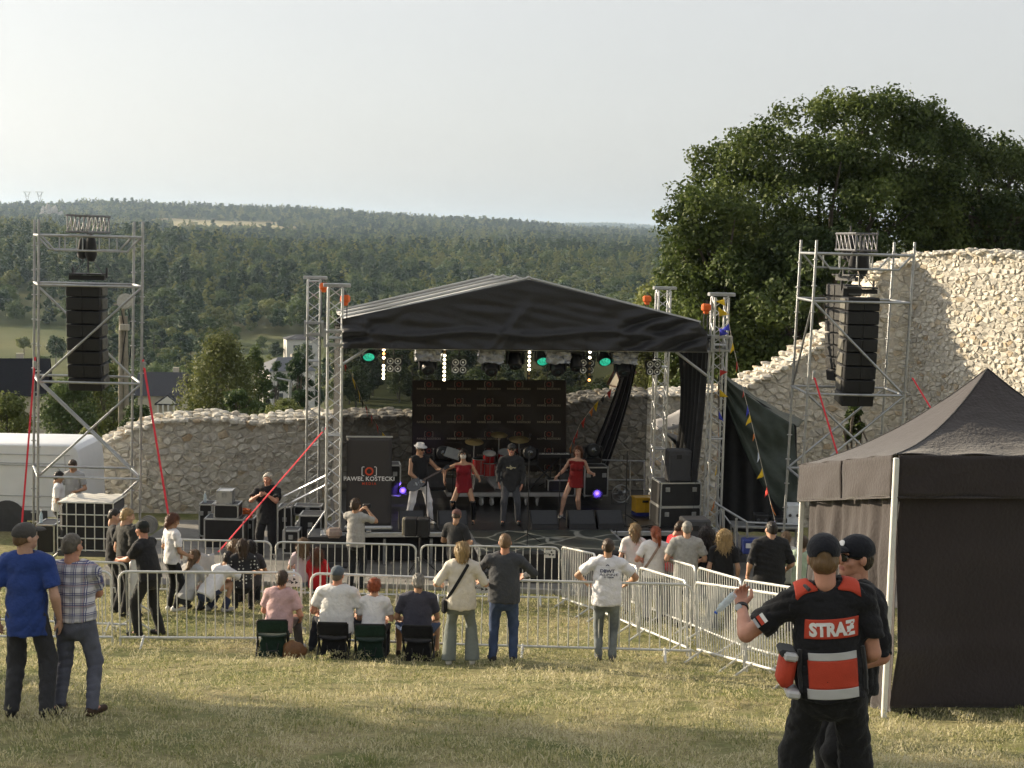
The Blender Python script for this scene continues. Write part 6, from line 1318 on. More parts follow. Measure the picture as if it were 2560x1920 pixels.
rp_ = SD(1442, 1.3); JR = person('dancer with long brown hair in a red dress stepping to the left', xy(rp_), 3.0, 1.66, .9, 'light', ('long', 'auburn'), ('dress', (.22, .015, .015), .14), None, (.6, .58, .55), hands=((-.40, .14, -.26), (.46, .12, -.36)), elbow=((-.4, -.4, -1), (.6, -.3, -1)), feet=((-.04, -.08), (.36, .1, .02)), knee=((.1, 1, 0), (.3, 1, 0)), hip=.88, hipxy=(.05, 0), fem=True, z=DECK, group=BAND, head=(-.15, 0, 0), lean=(0, -.06))
# ---- fire service man and his colleague, close to the camera
JF = person('fire service man in black uniform and red-white vest lettered STRAŻ', at(2060, 8.0), -.06, 1.82, .98, 'red', ('shaved', 'lightbrown'), ('tee', (.012, .012, .014), .05), ('long', (.014, .014, .015), 1.22), (.02, .02, .02), ((.012, .013, .018),), hands=((-.42, .26, -.10), (.2, .2, -.38)), elbow=((-1, -.5, -1.1), (.45, -1, -.8)), head=(-.12, .05, -.08), lean=(.0, -.10), vox=.009, group='fire service men in black beside the tent', curl=(1.3, .6), palms=((.2, .4, 1), (-.9, .1, 0)), feet=((-.2, 0), (.2, 0)), loose=1.5, detail=True)
def vest(J):
    s = J['s']; root = J['root']; up, fw, rs, pel = J['up'], J['fw'], J['rs'], J['pel']; o = .028
    def base(off, zlo, zhi, vx=.009):
        f = Field(np.array(pel) - np.array([.36, .36, .1]), np.array(J['nb']) + np.array([.36, .36, .12]), vx); J['torso'](f, o + off); f.cap(pel - up * .08 * s, pel + up * .14 * s, .176 * s * J['b'] + off * .7 + .012, .166 * s * J['b'] + o + off - .01, .04, np.array([rs, fw, up]).T @ np.diag([1, 1 / .76, 1]) @ np.array([rs, fw, up]))
        for i, sh in enumerate((J['shL'], J['shR'])):
            q = sh + rs * (.055 if i else -.055); f.cap(q + up * .05, q - up * .10 * s, .085 * s, .08 * s, .006, op='sub')
        f.cap(J['nb'] - up * .03 * s, J['nb'] + up * .2, .085 * s, .1 * s, .006, op='sub'); f.plane(pel + up * zhi, up).plane(pel + up * zlo, -up); return f
    V_, F_ = base(0, -.05, .62).wrinkle(.004, 3).mesh(); me = npmesh('vest', V_, F_); vo = mkobj('vest', me, root, cloth('vest_nylon', (.016, .016, .019), .2))
    from mathutils.bvhtree import BVHTree
    bvh = BVHTree.FromPolygons([tuple(v) for v in V_], [tuple(f) for f in F_.tolist()])
    def back(x, z, off):
        """point on the back of the vest, x across and z up from the hips"""
        p = pel + rs * x + up * z - fw * .6; h = bvh.ray_cast(p, fw); q = h[0] if h[0] else p + fw * .42; return q - fw * off
    def patch(name, x0, x1, z0, z1, m, off=.006, sk=0.):
        mb = MB(); nu, nv = 24, 12; mb.grid(lambda u, v: back(x0 + (x1 - x0) * u + sk * v, z0 + (z1 - z0) * v, off), nu, nv); return mb.build(name, m, root, smooth=180, solid=.005)
    RF = mat('red_fabric', (.5, .055, .025), .7, 0, .12, 6, .25, 160); RW = mat('reflective_tape', (.5, .5, .5), .35, 0, .08, 8)
    pn_ = patch('name_patch', -.145, .145, .305, .41, RF, .007, .012)
    tm = text_mesh('STRAƵ', .098, .0052, .06, 1.02, .0); tv = [v.co.copy() for v in tm.vertices]; xs = [v.x for v in tv]; w = max(xs) - min(xs); k = .25 / w; hz = [v.y for v in tv]; z_ = (min(hz) + max(hz)) / 2; kz = .082 / (max(hz) - min(hz))
    bm = bmesh.new(); bm.from_mesh(tm); bmesh.ops.triangulate(bm, faces=bm.faces[:]); bmesh.ops.subdivide_edges(bm, edges=[e for e in bm.edges if e.calc_length() > .03], cuts=2)
    for v in bm.verts: q = back((v.co.x - (min(xs) + max(xs)) / 2) * k + .006, .358 + (v.co.y - z_) * kz, .0125); v.co = q
    bm.to_mesh(tm); bm.free(); tm.materials.append(PRW); mkobj('lettering', tm, pn_)
    patch('reflective_stripe', -.13, .13, .185, .226, RW); patch('red_panel', -.135, .13, .025, .186, RF, .005); patch('reflective_stripe', -.145, .13, -.03, .026, RW, .006)
    for q, nm in ((-1, 'a'), (1, 'b')):        # red shoulder pieces, side pouch
        mb = MB(); c = J['shL' if q < 0 else 'shR'].lerp(J['nb'], .42)
        def sh(u, v, c=c, q=q):
            p = c + rs * (u - .5) * .115 * s - fw * (v * .125 - .035) + up * .4; h = bvh.ray_cast(p, -up); return (h[0] if h[0] else p - up * .35) + up * .007
        mb.grid(sh, 12, 12); mb.build('shoulder_patch', RF, root, smooth=180, solid=.006)
    mb = MB(); c = pel - rs * .235 * s + up * .12 - fw * .02; mb.box(c, (.09, .17, .19), Matrix.Rotation(.15, 3, 'Y'), ch=.03); mb.build('pouch', RF, root, smooth=50); MB().box(c + Vector((-.0, -.0, .1)), (.1, .18, .04), Matrix.Rotation(.15, 3, 'Y'), ch=.015).build('pouch_flap', BLACKF, root)
    for z in (.21, .0): MB().box(pel - rs * .215 * s + up * z - fw * .06, (.075, .16, .045), Matrix.Rotation(.1, 3, 'Y'), ch=.012).build('reflective_stripe', RW, root)
    for q in (-1, 1): MB().tube([back(q * .175, .0, .012), back(q * .178, .1, .016), back(q * .17, .24, .014)], .013, 6).build('side_strap', BLACKF, root, smooth=60)
    # flag patch on the left sleeve, watch
    a, e = J['shL'], J['el'][0]; d = (e - a).normalized(); out = (Vector((-.55, -.85, .1)) - d * Vector((-.55, -.85, .1)).dot(d)).normalized(); x = d.cross(out); p = a + d * .17 + out * .0835
    me = J['shirt'].data; sb = BVHTree.FromPolygons([v.co.copy() for v in me.vertices], [tuple(q.vertices) for q in me.polygons]); h = sb.ray_cast(a + d * .175 + out * .4, -out); p = (h[0] + out * .004) - d * .005 if h[0] else p; R = Matrix((x, out, -d)).transposed()
    MB().box(p - d * .014, (.056, .006, .02), R).build('flag_white', PRW, root); MB().box(p + d * .008, (.056, .006, .02), R).build('flag_red', RF, root); MB().box(p + d * .036, (.056, .006, .016), R).build('name_tape', mat('grey_tape', (.4, .4, .42), .7), root)
    w, el = J['wr'][0], J['el'][0]; dw = (w - el).normalized(); M = Matrix.Translation(w - dw * .035) @ dw.to_track_quat('Z', 'Y').to_matrix().to_4x4(); wo = MB().lathe([(.034, -.012), (.037, -.012), (.037, .012), (.034, .012)], 18, M).build('watch', BLACKP, root); MB().lathe([(0, .012), (.02, .011), (.022, 0)], 14, Matrix.Translation(w - dw * .035 + Vector((-.02, -.03, .01))) @ Vector((-.55, -.8, .2)).to_track_quat('Z', 'Y').to_matrix().to_4x4()).build('watch_case', STEEL, wo)
    MB().tube([back(-.1, .57, .02), J['nb'] - rs * .12 + up * .03 - fw * .06, J['nb'] - rs * .13 + fw * .05], .011, 6).build('radio_cord', BLACKF, root, smooth=60)
    c_ = Field(np.array(J['nb']) - .2, np.array(J['nb']) + .2, .008); c_.cap(J['nb'] - up * .05, J['nb'] + up * .035, .082 * s, .07 * s, .01, cut=True).cap(J['nb'] - up * .09, J['nb'] + up * .1, .06 * s, None, .004, op='sub').plane(J['nb'] - up * .05, -up); J['emit']('collar', c_, cloth('vest_nylon', (.016, .016, .019), .2))
vest(JF)
t = _wb = thing('water_bottle', 'crumpled clear plastic water bottle held in the fire service man\'s raised hand', 'bottle', mtx(JF['root']) @ (JF['wr'][0] + Vector((-.055, -.01, .045))), 0)
_wb.scale = (.68, .68, .68); BOTM = mat('bottle_plastic', (.62, .75, .85), .08, 0, .15, 20, .8, 35, spec=.8, alpha=.45)
_M = Matrix.Rotation(-2.45, 4, 'Y') @ Matrix.Rotation(-.2, 4, 'X'); MB().lathe([(0, -.03), (.03, -.03), (.033, 0), (.031, .03), (.034, .06), (.03, .1), (.033, .13), (.02, .17), (.013, .19)], 14, _M).build('body', BOTM, t, smooth=60); MB().lathe([(0, .205), (.015, .205), (.015, .19)], 12, _M).build('bottle_cap', mat('blue_plastic', (.03, .1, .5), .4), t)
JC = person('man in black uniform, cap and sunglasses standing close behind the fire service man', at(2106, 8.8), 1.95, 1.84, 1.0, 'red', ('shaved', 'dark'), ('half', (.012, .012, .015), .08), ('long', (.013, .013, .014), 1.2), (.02, .02, .02), ((.012, .013, .018),), hands=((-.2, .22, -.36), (.2, .2, -.4)), head=(-.02, .0, 0), vox=.010, group='fire service men in black beside the tent', loose=1.5, face=True); shades(JC); belt(JC, (.015, .015, .016))
MB().lathe([(0, .004), (.024, .003), (.026, -.004)], 16, Matrix.Translation(JC['H3'](0, .095, .082)) @ Matrix((JC['hr'], JC['hu'], JC['hf'])).transposed().to_4x4() @ Matrix.Rotation(-.5, 4, 'X')).build('cap_badge', PRW, JC['root'])
MB().box(JC['pel'] - JC['rs'] * .22 + JC['up'] * .42, (.02, .05, .1), ch=.006).build('hi_vis_tag', mat('lime', (.35, .6, .05), .6), JC['root'])
c_ = Field(np.array(JC['nb']) - .2, np.array(JC['nb']) + .2, .009); c_.cap(JC['nb'] - JC['up'] * .045, JC['nb'] + JC['up'] * .035, .082, .072, .01, cut=True).cap(JC['nb'] - JC['up'] * .09, JC['nb'] + JC['up'] * .1, .06, None, .004, op='sub').plane(JC['nb'] - JC['up'] * .05, -JC['up']); JC['emit']('collar', c_, cloth('vest_nylon', (.016, .016, .019), .2))
def back_print(J, rows):
    """dark print on the back of a shirt, wrapped onto it"""
    from mathutils.bvhtree import BVHTree
    me = J['shirt'].data; bvh = BVHTree.FromPolygons([v.co.copy() for v in me.vertices], [tuple(p.vertices) for p in me.polygons]); m = mat('navy_print', (.03, .035, .08), .7)
    for txt, w, h, z, x in rows:
        tm = text_mesh(txt, .1, .003 if txt != 'ALPINE' else .0, 0, 1.0, 0.); bm = bmesh.new(); bm.from_mesh(tm); bmesh.ops.triangulate(bm, faces=bm.faces[:]); xs = [v.co.x for v in bm.verts]; ys = [v.co.y for v in bm.verts]
        for v in bm.verts:
            p = J['pel'] + J['rs'] * (x + ((v.co.x - min(xs)) / (max(xs) - min(xs)) - .5) * w) + J['up'] * (z + ((v.co.y - min(ys)) / (max(ys) - min(ys)) - .5) * h) - J['fw'] * .6; q = bvh.ray_cast(p, J['fw']); v.co = (q[0] if q[0] else p + J['fw'] * .4) - J['fw'] * .006
        bm.to_mesh(tm); bm.free(); tm.materials.append(m); mkobj('shirt_print', tm, J['root'])
back_print(JA, [('DBWT', .2, .045, .375, 0), ('ALPINE', .26, .032, .325, .02), ('F1 TEAM', .13, .02, .29, .02), ('^', .06, .02, .455, 0)])
# ---------------------------------------------------------------- crowd barriers
BARW = mat('barrier_zinc', (.58, .58, .56), .45, .35, .15, 10, .05, 60)
def make_barrier():
    t = thing('crowd_barrier', 'x', 'barrier', (0, 0, 0)); L, Ht, zb, r = 2.44, 1.08, .15, .11
    pts = []
    for cx, cz, a0 in ((L / 2 - r, Ht - r, 0), (-L / 2 + r, Ht - r, 90)):
        for i in range(5): a = math.radians(a0 + i * 22.5); pts.append((cx + r * math.cos(a), 0, cz + r * math.sin(a)))
    for x in (-L / 2, L / 2): pts.append((x, 0, zb)) if x < 0 else None
    pts.append((L / 2, 0, zb)); MB().tube(pts, .0185, 8, closed=True).build('frame', BARW, t)
    n = 18; bm = MB().tube([(0, 0, zb), (0, 0, Ht)], .0085, 6).mesh('bar', smooth=60); bm.materials.append(BARW)
    for i in range(n): mkobj('bar', bm, t).location = (-L / 2 + L * (i + 1) / (n + 1), 0, 0)
    for s in (-1, 1):
        x = s * (L / 2 - .32); MB().tube([(x, -.28, 0.0), (x, 0, zb + .02), (x, .28, 0.0)], .017, 6).build('foot', BARW, t)
        MB().tube([(s * L / 2, 0, zb), (s * L / 2, 0, .03)], .017, 6).build('stub', BARW, t)
    for z in (.3, .85): MB().tube([(L / 2 + .012, 0, z), (L / 2 + .05, 0, z), (L / 2 + .05, 0, z - .07)], .009, 5).build('hook', BARW, t)
    return t
BAR0 = make_barrier(); _used = []
SIGN = mat('sign_plate', (.62, .61, .58), .5, 0, .1)
def barrier(a, b, label, sign=None, group='steel crowd barriers'):
    o = BAR0 if not _used else copy_tree(BAR0); _used.append(o); a, b = Vector(a), Vector(b); za, zb = gz(a.x, a.y), gz(b.x, b.y); d = b - a; L = d.length
    o.location = ((a.x + b.x) / 2, (a.y + b.y) / 2, (za + zb) / 2); o.rotation_euler = (0, -math.atan2(zb - za, L), math.atan2(d.y, d.x)); o.scale = (L / 2.47, 1, 1); o['label'] = label; o['group'] = group; signs.append((o, sign)) if sign else None
signs = []
def PD(px, d): q = GD(px, d); return Vector((q.x, q.y))
FR = 20.2
for (p0, p1, lb, sg) in ((-174, 284, 'front fence barrier behind the plaid-shirted man, leftmost of the front row', None), (298, 757, 'front fence barrier in front of the security men and crouching people', 1.10), (771, 1228, 'front fence barrier behind the seated people and the blond woman', 1.08), (1240, 1728, 'front fence barrier on which the man in the printed T-shirt leans', None)): barrier(PD(p0, FR), PD(p1, FR - (.0 if p0 < 1200 else .15)), lb, sg)
for (p0, p1, lb, sg) in ((-20, 320, 'barrier at the left behind the front row, under the security man\'s elbows', -1.1),): barrier(PD(p0, 21.8), PD(p1, 21.6), lb, sg)
barrier(PD(325, 21.75), PD(352, 24.2), 'barrier seen end on beside the moustached security man')
RR = 26.6
for (p0, p1, lb, sg) in ((330, 679, 'rear barrier with a towel hung over it behind the crouching people', None), (687, 1040, 'rear barrier in front of the photographer', None), (1049, 1398, 'rear barrier below the catwalk behind the blond woman', 1.05)): barrier(PD(p0, RR), PD(p1, RR), lb, sg)
def chain(p0, p1, n, labels):
    a, b = PD(*p0), PD(*p1)
    for i in range(n): barrier(a.lerp(b, i / n + .006), a.lerp(b, (i + 1) / n - .006), labels[i])
chain((1405, 26.5), (1722, 20.35), 3, ['first barrier of the angled aisle, at the corner of the catwalk', 'second barrier of the angled aisle, behind the man in the printed T-shirt', 'third barrier of the angled aisle, joining the front row'])
chain((1742, 20.2), (2010, 16.9), 2, ['bright angled barrier to the right of the front row corner', 'angled barrier nearest to the fire service man\'s raised arm'])
chain((1563, 26.6), (2000, 18.6), 4, ['far barrier of the second aisle row, below the long-haired girl', 'barrier of the second aisle row in front of the ponytail woman', 'barrier of the second aisle row in front of the curly blond woman', 'barrier of the second aisle row in front of the big man in black'])
for o, x in signs:
    s = MB().box((x, -.022, .965), (.2, .006, .15), ch=.002).build('sign_plate', SIGN, o); m = MB()
    for k in range(3): a = k * 2.094 + 1.57; c = Vector((x + .03 + .032 * math.cos(a), -.027, .965 + .032 * math.sin(a))); m.add([c + Vector((.026 * math.cos(a + j * 2.094 + .5), 0, .026 * math.sin(a + j * 2.094 + .5))) for j in range(3)], [(0, 1, 2)])
    m.build('emblem', BLACKP, s, smooth=None); lt = text_mesh('ECO', .045, .001); lt.materials.append(BLACKP); l = mkobj('lettering', lt, s); l.location = (x - .055, -.027, .965); l.rotation_euler = (math.pi / 2, 0, 0)
mb = MB(); _p = P(515, 1384, 26.6)
def tw(u, v): z = .32 - abs(v - .45) * .9; return (_p.x - .2 + .36 * u + .01 * math.sin(v * 9), _p.y + (v - .45) * .12 - .03 + .012 * math.sin(u * 14), _p.z - .30 + z + .02 * math.sin(u * 7))
mb.grid(tw, 14, 16); props(mb.build('towel', cloth('towel_grey', (.5, .49, .5)), None, smooth=180, solid=.008), 'pale grey towel hung over the rear barrier', 'towel')

# ---------------------------------------------------------------- folding stools
def stool(px, d, yaw, col, label):
    p = GD(px, d); t = thing('folding_stool', label, 'stool', p, yaw, 'folding stools with bags below the seat'); w, r = .21, .0125
    for s in (-1, 1): MB().tube([(s * w, -.17, 0), (s * w * .98, .13, .32)], r, 6).build('leg', BLACKP, t); MB().tube([(s * w * .93, .20, 0), (s * w * .93, -.14, .31), (s * w * .95, -.2, .52)], r, 6).build('leg', BLACKP, t)
    m = MB(); m.tube([(-w * .95, -.2, .50), (-w * .9, -.205, .535), (w * .9, -.205, .535), (w * .95, -.2, .50)], r, 6); m.build('back_bar', BLACKP, t)
    f = cloth('stool_%02x%02x%02x' % tuple(int(c * 255) for c in col), col, .25)
    MB().grid(lambda u, v: ((u - .5) * 2 * w * .97, -.203 + .035 * v - .012 * math.sin(u * math.pi), .525 - .17 * v), 10, 5).build('backrest', f, t, smooth=180, solid=.008)
    MB().grid(lambda u, v: ((u - .5) * 2 * w, -.15 + .29 * v, .315 - .03 * math.sin(u * math.pi)), 10, 4).build('seat', f, t, smooth=180, solid=.01)
    b = MB(); bm = bmesh.new(); bmesh.ops.create_cube(bm, size=1.); bmesh.ops.subdivide_edges(bm, edges=bm.edges[:], cuts=5, use_grid_fill=True)
    for v in bm.verts: q = v.co.copy(); tp = .82 + .18 * (.5 - q.z); n_ = mnoise.noise(q * 4 + Vector((px, 0, 0))) * .022; v.co = Vector((q.x * .36 * tp + n_, q.y * .24 * tp + n_, q.z * .27 + .155 + n_ * .5))
    b.add([v.co.copy() for v in bm.verts], [tuple(v.index for v in f_.verts) for f_ in bm.faces]); bm.free(); bo = b.build('bag', f, t, smooth=60); MB().tube([(-.08, -.125, .2), (-.06, -.14, .1), (.06, -.14, .1), (.08, -.125, .2)], .009, 5).build('bag_handle', BLACKF, bo, smooth=60)
stool(682, 19.45, .10, (.012, .03, .022), 'dark green folding stool with a bag, under the woman in pink'); stool(835, 19.45, 0, (.012, .012, .014), 'black folding stool under the broad man in white'); stool(926, 19.45, .04, (.012, .03, .022), 'dark green folding stool with a bag, under the red-haired woman'); stool(1046, 19.45, -.05, (.012, .012, .014), 'black folding stool with a bag, under the man in navy')
_p = GD(737, 19.3); _m = MB(); _bm = bmesh.new(); bmesh.ops.create_icosphere(_bm, subdivisions=3, radius=1.)
for v in _bm.verts: q = v.co.copy(); n_ = 1 + .2 * mnoise.noise(q * 2.2); v.co = Vector((q.x * .16 * n_, q.y * .11 * n_, max(q.z, -.6) * .14 * n_ * (1 - .35 * q.x) + .08))
_m.add([v.co.copy() for v in _bm.verts], [tuple(v.index for v in f_.verts) for f_ in _bm.faces]); _bm.free(); _o = _m.build('handbag', mat('brown_leather', (.16, .075, .03), .5, 0, .3, 8, .3, 40), None, smooth=60); _o.location = _p; props(_o, 'brown leather handbag slumped on the grass beside the green stool', 'handbag')

# ---------------------------------------------------------------- tent
def tent():
    FL, BL = P(2239, 1137, 14.75), P(2001, 1163, 17.5); ex = Vector((2.85, .40, -.02)); FRr, BR = FL + ex, BL + ex; ey = BL - FL
    t = thing('tent', 'black pop-up tent with pointed roof, its side towards the low sun looking brown', 'tent', (FL.x, FL.y, gz(FL.x, FL.y)))
    tm = mat('tent_polyester', (.036, .029, .030), .75, 0, .12, 1.5, .45, 26, spec=.15, sheen=.28); C = (FL + BR) / 2 + Vector((.16, 0, 0)); AP = Vector((C.x, C.y, P(2457, 921, 16.4).z))
    def face(a, b, nm):
        def fn(u, v):
            e = a.lerp(b, u); p = e.lerp(AP, v); sag = (v * (1 - v)) * .62 + .05 * math.sin(u * math.pi) * (1 - v) * v; rp = .012 * math.sin(u * 26 + 4 * v) * math.exp(-v * 9) + .006 * mnoise.noise(Vector((u * 6, v * 14, a.x)))
            hip = (abs(u - .5) * 2) ** 3; return p + Vector((0, 0, -sag * (1 - .18 * (1 - hip)) + rp))
        MB().grid(fn, 40, 36).build('roof_panel', tm, t, world=True, smooth=180, solid=.006)
        d = b - a; nrm = Vector((d.y, -d.x, 0)).normalized(); N = 2
        for k in range(N):
            def vf(u, v, k=k):
                uu = (k + u) / N; uu = min(max(uu, .0), 1.); w = .014 * math.sin(uu * 21 + v * 3 + a.y) * v + .012 * mnoise.noise(Vector((uu * 9, v * 4, a.x))); return a + d * (uu * .994 + .003) + Vector((0, 0, -.425 * v + .01 * math.sin(uu * 9) * v)) + nrm * (w + .02)
            MB().grid(lambda u, v: vf(.012 + u * .976, v), 26, 10).build('valance', tm, t, world=True, smooth=180, solid=.006)
        MB().tube([a + d * .01 + Vector((0, 0, -.43)) + nrm * .02, b - d * .01 + Vector((0, 0, -.43)) + nrm * .02], .012, 6).build('hem', tm, t, world=True)
    face(FL, FRr, 'f'); face(BL, FL, 'l'); face(FRr, BR, 'r'); face(BR, BL, 'b')
    for c, o in ((FL, Vector((.01, -.0, 0))), (FRr, Vector((-.03, .0, 0))), (BL, Vector((.03, -.03, 0))), (BR, Vector((-.03, -.03, 0)))):
        g = gz(c.x, c.y); MB().box((c.x + o.x, c.y + o.y, (g + c.z) / 2 - .02), (.055, .055, c.z - g - .02), ch=.008).build('leg', mat('white_leg', (.7, .7, .68), .4, .1, .1), t, world=True); MB().box((c.x + o.x, c.y + o.y, g + .01), (.1, .1, .015)).build('foot_plate', STEEL, t, world=True)
        pts = [c + Vector((0, 0, .005))]; MB().tube([c.lerp(AP, q) + Vector((0, 0, -q * (1 - q) * .62 + .006)) for q in [i / 14 for i in range(15)]], .010, 6).build('ridge_seam', BLACKF, t, world=True)
    dl = ey; nl = Vector((-dl.y, dl.x, 0)).normalized()
    def cur(u, v):
        a = .04 + .93 * u; p = FL + dl * a; g = gz(p.x, p.y) + .05; zt = p.z - .38; z = zt + (g - zt) * v; w = (.055 * math.sin(u * 34 + 1.2 * math.sin(u * 9)) + .03 * math.sin(u * 61 + 2)) * (.35 + .65 * v) + .03 * mnoise.noise(Vector((u * 8, v * 5, 2))); q = p - nl * (.10 + w); return Vector((q.x, q.y + .0, z + (.05 if v < .05 else 0) * math.sin(u * 20)))
    MB().grid(cur, 130, 26).build('side_curtain', tm, t, world=True, smooth=180, solid=.005)
    def fr(u, v):
        p = FL + ex * (.035 + .965 * u); g = gz(p.x, p.y) + .09 - .04 * u; zt = p.z - .36; w = .012 * math.sin(u * 12 + v * 6) + .03 * mnoise.noise(Vector((u * 3, v * 6, 5))) - .03 * math.exp(-((v - .72) / .05) ** 2) * math.exp(-u * 2); e = .04 * math.exp(-u * 14) * math.sin(v * 7); return Vector((p.x + .0 - e * .4, p.y + .07 + w + e, zt + (g - zt) * v))
    MB().grid(fr, 60, 40).build('front_panel', tm, t, world=True, smooth=180, solid=.005)
    p = P(2283, 1774, 15.1); MB().lathe([(0, -.03), (.06, -.03), (.065, 0), (.06, .03), (0, .03)], 16, Matrix.Translation(p - t.location) @ Matrix.Rotation(math.pi / 2, 4, 'Y') @ Matrix.Rotation(.5, 4, 'X')).build('trolley_wheel', RUBBER, t); return FL
TFLc = tent()

# ---------------------------------------------------------------- white van
def van():
    d = 34.6; R = P(236, 1350, d); g = gz(R.x - 2, d); t = thing('white_van', 'white high-roof panel van parked behind the left scaffold tower', 'van', (R.x, d, g), 0); k = d / FPX
    Z = lambda y: P(200, y, d).z - g; zr = Z(1097); zs = Z(1300); L = 5.9; wt = WHITEP
    body = MB(); prof = [(0.0, .38), (0.02, zs + .25), (-.02, zr - .5), (-.08, zr - .12), (-.16, zr - .03), (-.34, zr), (-3.9, zr - .02), (-4.5, zr - .25), (-5.1, 1.55), (-5.8, 1.2), (-5.95, .9), (-5.95, .38)]; W = 1.95
    secs = [(0, .0), (.1, .0), (.5, .05), (.85, .22)]
    N = len(prof); vs = []; ys = (-W / 2, -W / 2 + .05, -W / 2 + .16, W / 2 - .16, W / 2 - .05, W / 2); ins = (1, .3, 0, 0, .3, 1)
    for y, q in zip(ys, ins):
        for x, z in prof: vs.append((x * (1) - (.03 * q if x > -.3 else -.03 * q), y + (1 if y < 0 else -1) * .11 * max(0, (z - 1.3) / 1.2) ** 2, z - .045 * q * (1 if z > 1.2 else 0)))
    fs = []
    for s in range(5):
        for i in range(N): j = (i + 1) % N; fs.append((s * N + i, s * N + j, (s + 1) * N + j, (s + 1) * N + i))
    fs += [tuple(range(N))[::-1], tuple(range(5 * N, 6 * N))]; body.add(vs, fs); bo = body.build('body', wt, t, smooth=40); bv = bo.modifiers.new('bevel', 'BEVEL'); bv.width = .03; bv.segments = 2; bv.limit_method = 'ANGLE'
    yf = -W / 2; gv = mat('van_groove', (.4, .41, .43), .6)
    fx = lambda z: yf + .11 * max(0, (z - 1.3) / 1.2) ** 2 - .004
    for z in (Z(1124), Z(1145), Z(1224), Z(1250)): MB().tube([(-.28, fx(z), z), (-3.6, fx(z), z)], .009, 6).build('rib', gv, t)
    z0, z1 = Z(1150), Z(1215); MB().tube([(-3.4, fx(z0), z0), (-.62, fx(z0), z0), (-.52, fx(z0 - .08), z0 - .08), (-.5, fx(z1), z1)], .009, 6).build('panel_crease', gv, t)
    MB().box((-3.0, yf - .008, .42), (4.4, .03, .24), ch=.01).build('side_moulding', DGREY, t)
    for x in (-1.72, -5.0):
        M = Matrix.Translation((x, yf + .1, .34)) @ Matrix.Rotation(math.pi / 2, 4, 'X'); w = MB().lathe([(.2, .115), (.3, .11), (.345, .08), (.345, -.08), (.3, -.11), (.2, -.11)], 26, M).build('wheel', RUBBER, t); MB().lathe([(0, .1), (.05, .1), (.06, .08), (.17, .075), (.2, .1), (.21, .112)], 20, M).build('rim', STEEL, w)
        MB().lathe([(.36, .13), (.42, .125), (.42, .0)], 26, M).build('wheel_arch', DGREY, t)
    a, b = Z(1231), Z(1265); MB().box((-.07, yf + .02, (a + b) / 2), (.16, .1, a - b), ch=.02).build('tail_light', mat('tail_lamp', (.75, .16, .02), .2, 0, .25, 12, spec=.7), t); MB().box((-.07, yf - .03, (a + b) / 2 - .03), (.17, .01, .03)).build('tail_light_bar', BLACKP, t)
    MB().box((.08, 0, .48), (.2, W - .06, .22), ch=.04).build('rear_bumper', DGREY, t); MB().tube([(-.32, fx(zs + .2), .5), (-.32, fx(zs + .2), zs + .2), (-.4, fx(zr - .4), zr - .25)], .006, 5).build('door_gap', gv, t); MB().lathe([(0, .01), (.05, .01), (.055, 0)], 12, Matrix.Translation((-.45, yf - .005, a - .05)) @ Matrix.Rotation(math.pi / 2, 4, 'X')).build('fuel_cap', BLACKP, t)
van()
# caged tank, reel, boxes at the left
def tank():
    d = 28.0; a, b = P(142, 1378, d), P(281, 1260, d); g = gz(a.x, d); t = thing('caged_tank', 'black wrapped water tank in a white steel cage under the left scaffold', 'water tank', ((a.x + b.x) / 2, d + .55, a.z - .12)); W, H = b.x - a.x, b.z - a.z
    MB().box((0, 0, .12 + H / 2), (W - .05, .95, H - .02), ch=.06).build('tank', BLACKF, t); MB().box((0, 0, .06), (W, 1.0, .1), ch=.01).build('pallet', DGREY, t); MB().grid(lambda u, v: ((u - .5) * W * .96, (v - .5) * .95, .125 + H + .012 * math.sin(u * 20) * math.sin(v * 17)), 16, 12).build('top_sheet', mat('white_sheet', (.55, .53, .48), .7, 0, .2, 5), t, smooth=180, solid=.01)
    gm = mat('cage_steel', (.6, .6, .56), .5, .3, .2)
    for i in range(7): x = -W / 2 + W * i / 6; MB().tube([(x, -.5, .12), (x, -.5, .12 + H)], .012, 6).build('cage_bar', gm, t)
    for i in range(5): z = .14 + (H - .02) * i / 4; MB().tube([(-W / 2, .5, z), (-W / 2, -.5, z), (W / 2, -.5, z), (W / 2, .5, z)], .013, 6).build('cage_rail', gm, t)
tank()
def bottle(p, label):
    t = thing('water_bottle', label, 'bottle', p, 0, 'clear water bottles standing on cases'); MB().lathe([(0, 0), (.034, 0), (.036, .02), (.033, .08), (.036, .14), (.03, .2), (.014, .25), (.013, .26)], 14).build('body', BOTM, t, smooth=60); MB().lathe([(0, .29), (.016, .29), (.016, .262), (0, .262)], 12).build('bottle_cap', PRW, t)
bottle(P(513, 1260.5, 32.9), 'clear water bottle on the narrow upright case by the wall'); bottle(P(103, 1311, 28.4), 'clear water bottle on the black case beside the caged tank')
_t = thing('cable_reel', 'pale round cable reel leaning against the foot of the stone wall', 'cable reel', P(371, 1336, 33)); MB().lathe([(.0, -.04), (.2, -.05), (.21, -.06), (.13, 0), (.21, .06), (.2, .05), (0, .04)], 20, Matrix.Translation((0, 0, .22)) @ Matrix.Rotation(math.pi / 2, 4, 'X')).build('drum', mat('reel_grey', (.3, .29, .27), .6), _t); [MB().tube([(r * math.cos(a), -.065, .22 + r * math.sin(a)) for a in [6.283 * i / 18 for i in range(18)]], .012, 5, closed=True).build('coil', mat('reel_hose', (.36, .35, .33), .7), _t) for r in (.1, .135, .17)]
_t = thing('cable_heap', 'heap of orange cable lying on a flight case', 'cable', P(614, 1296, 32.6)); _m = MB(); _rg = random.Random(4)
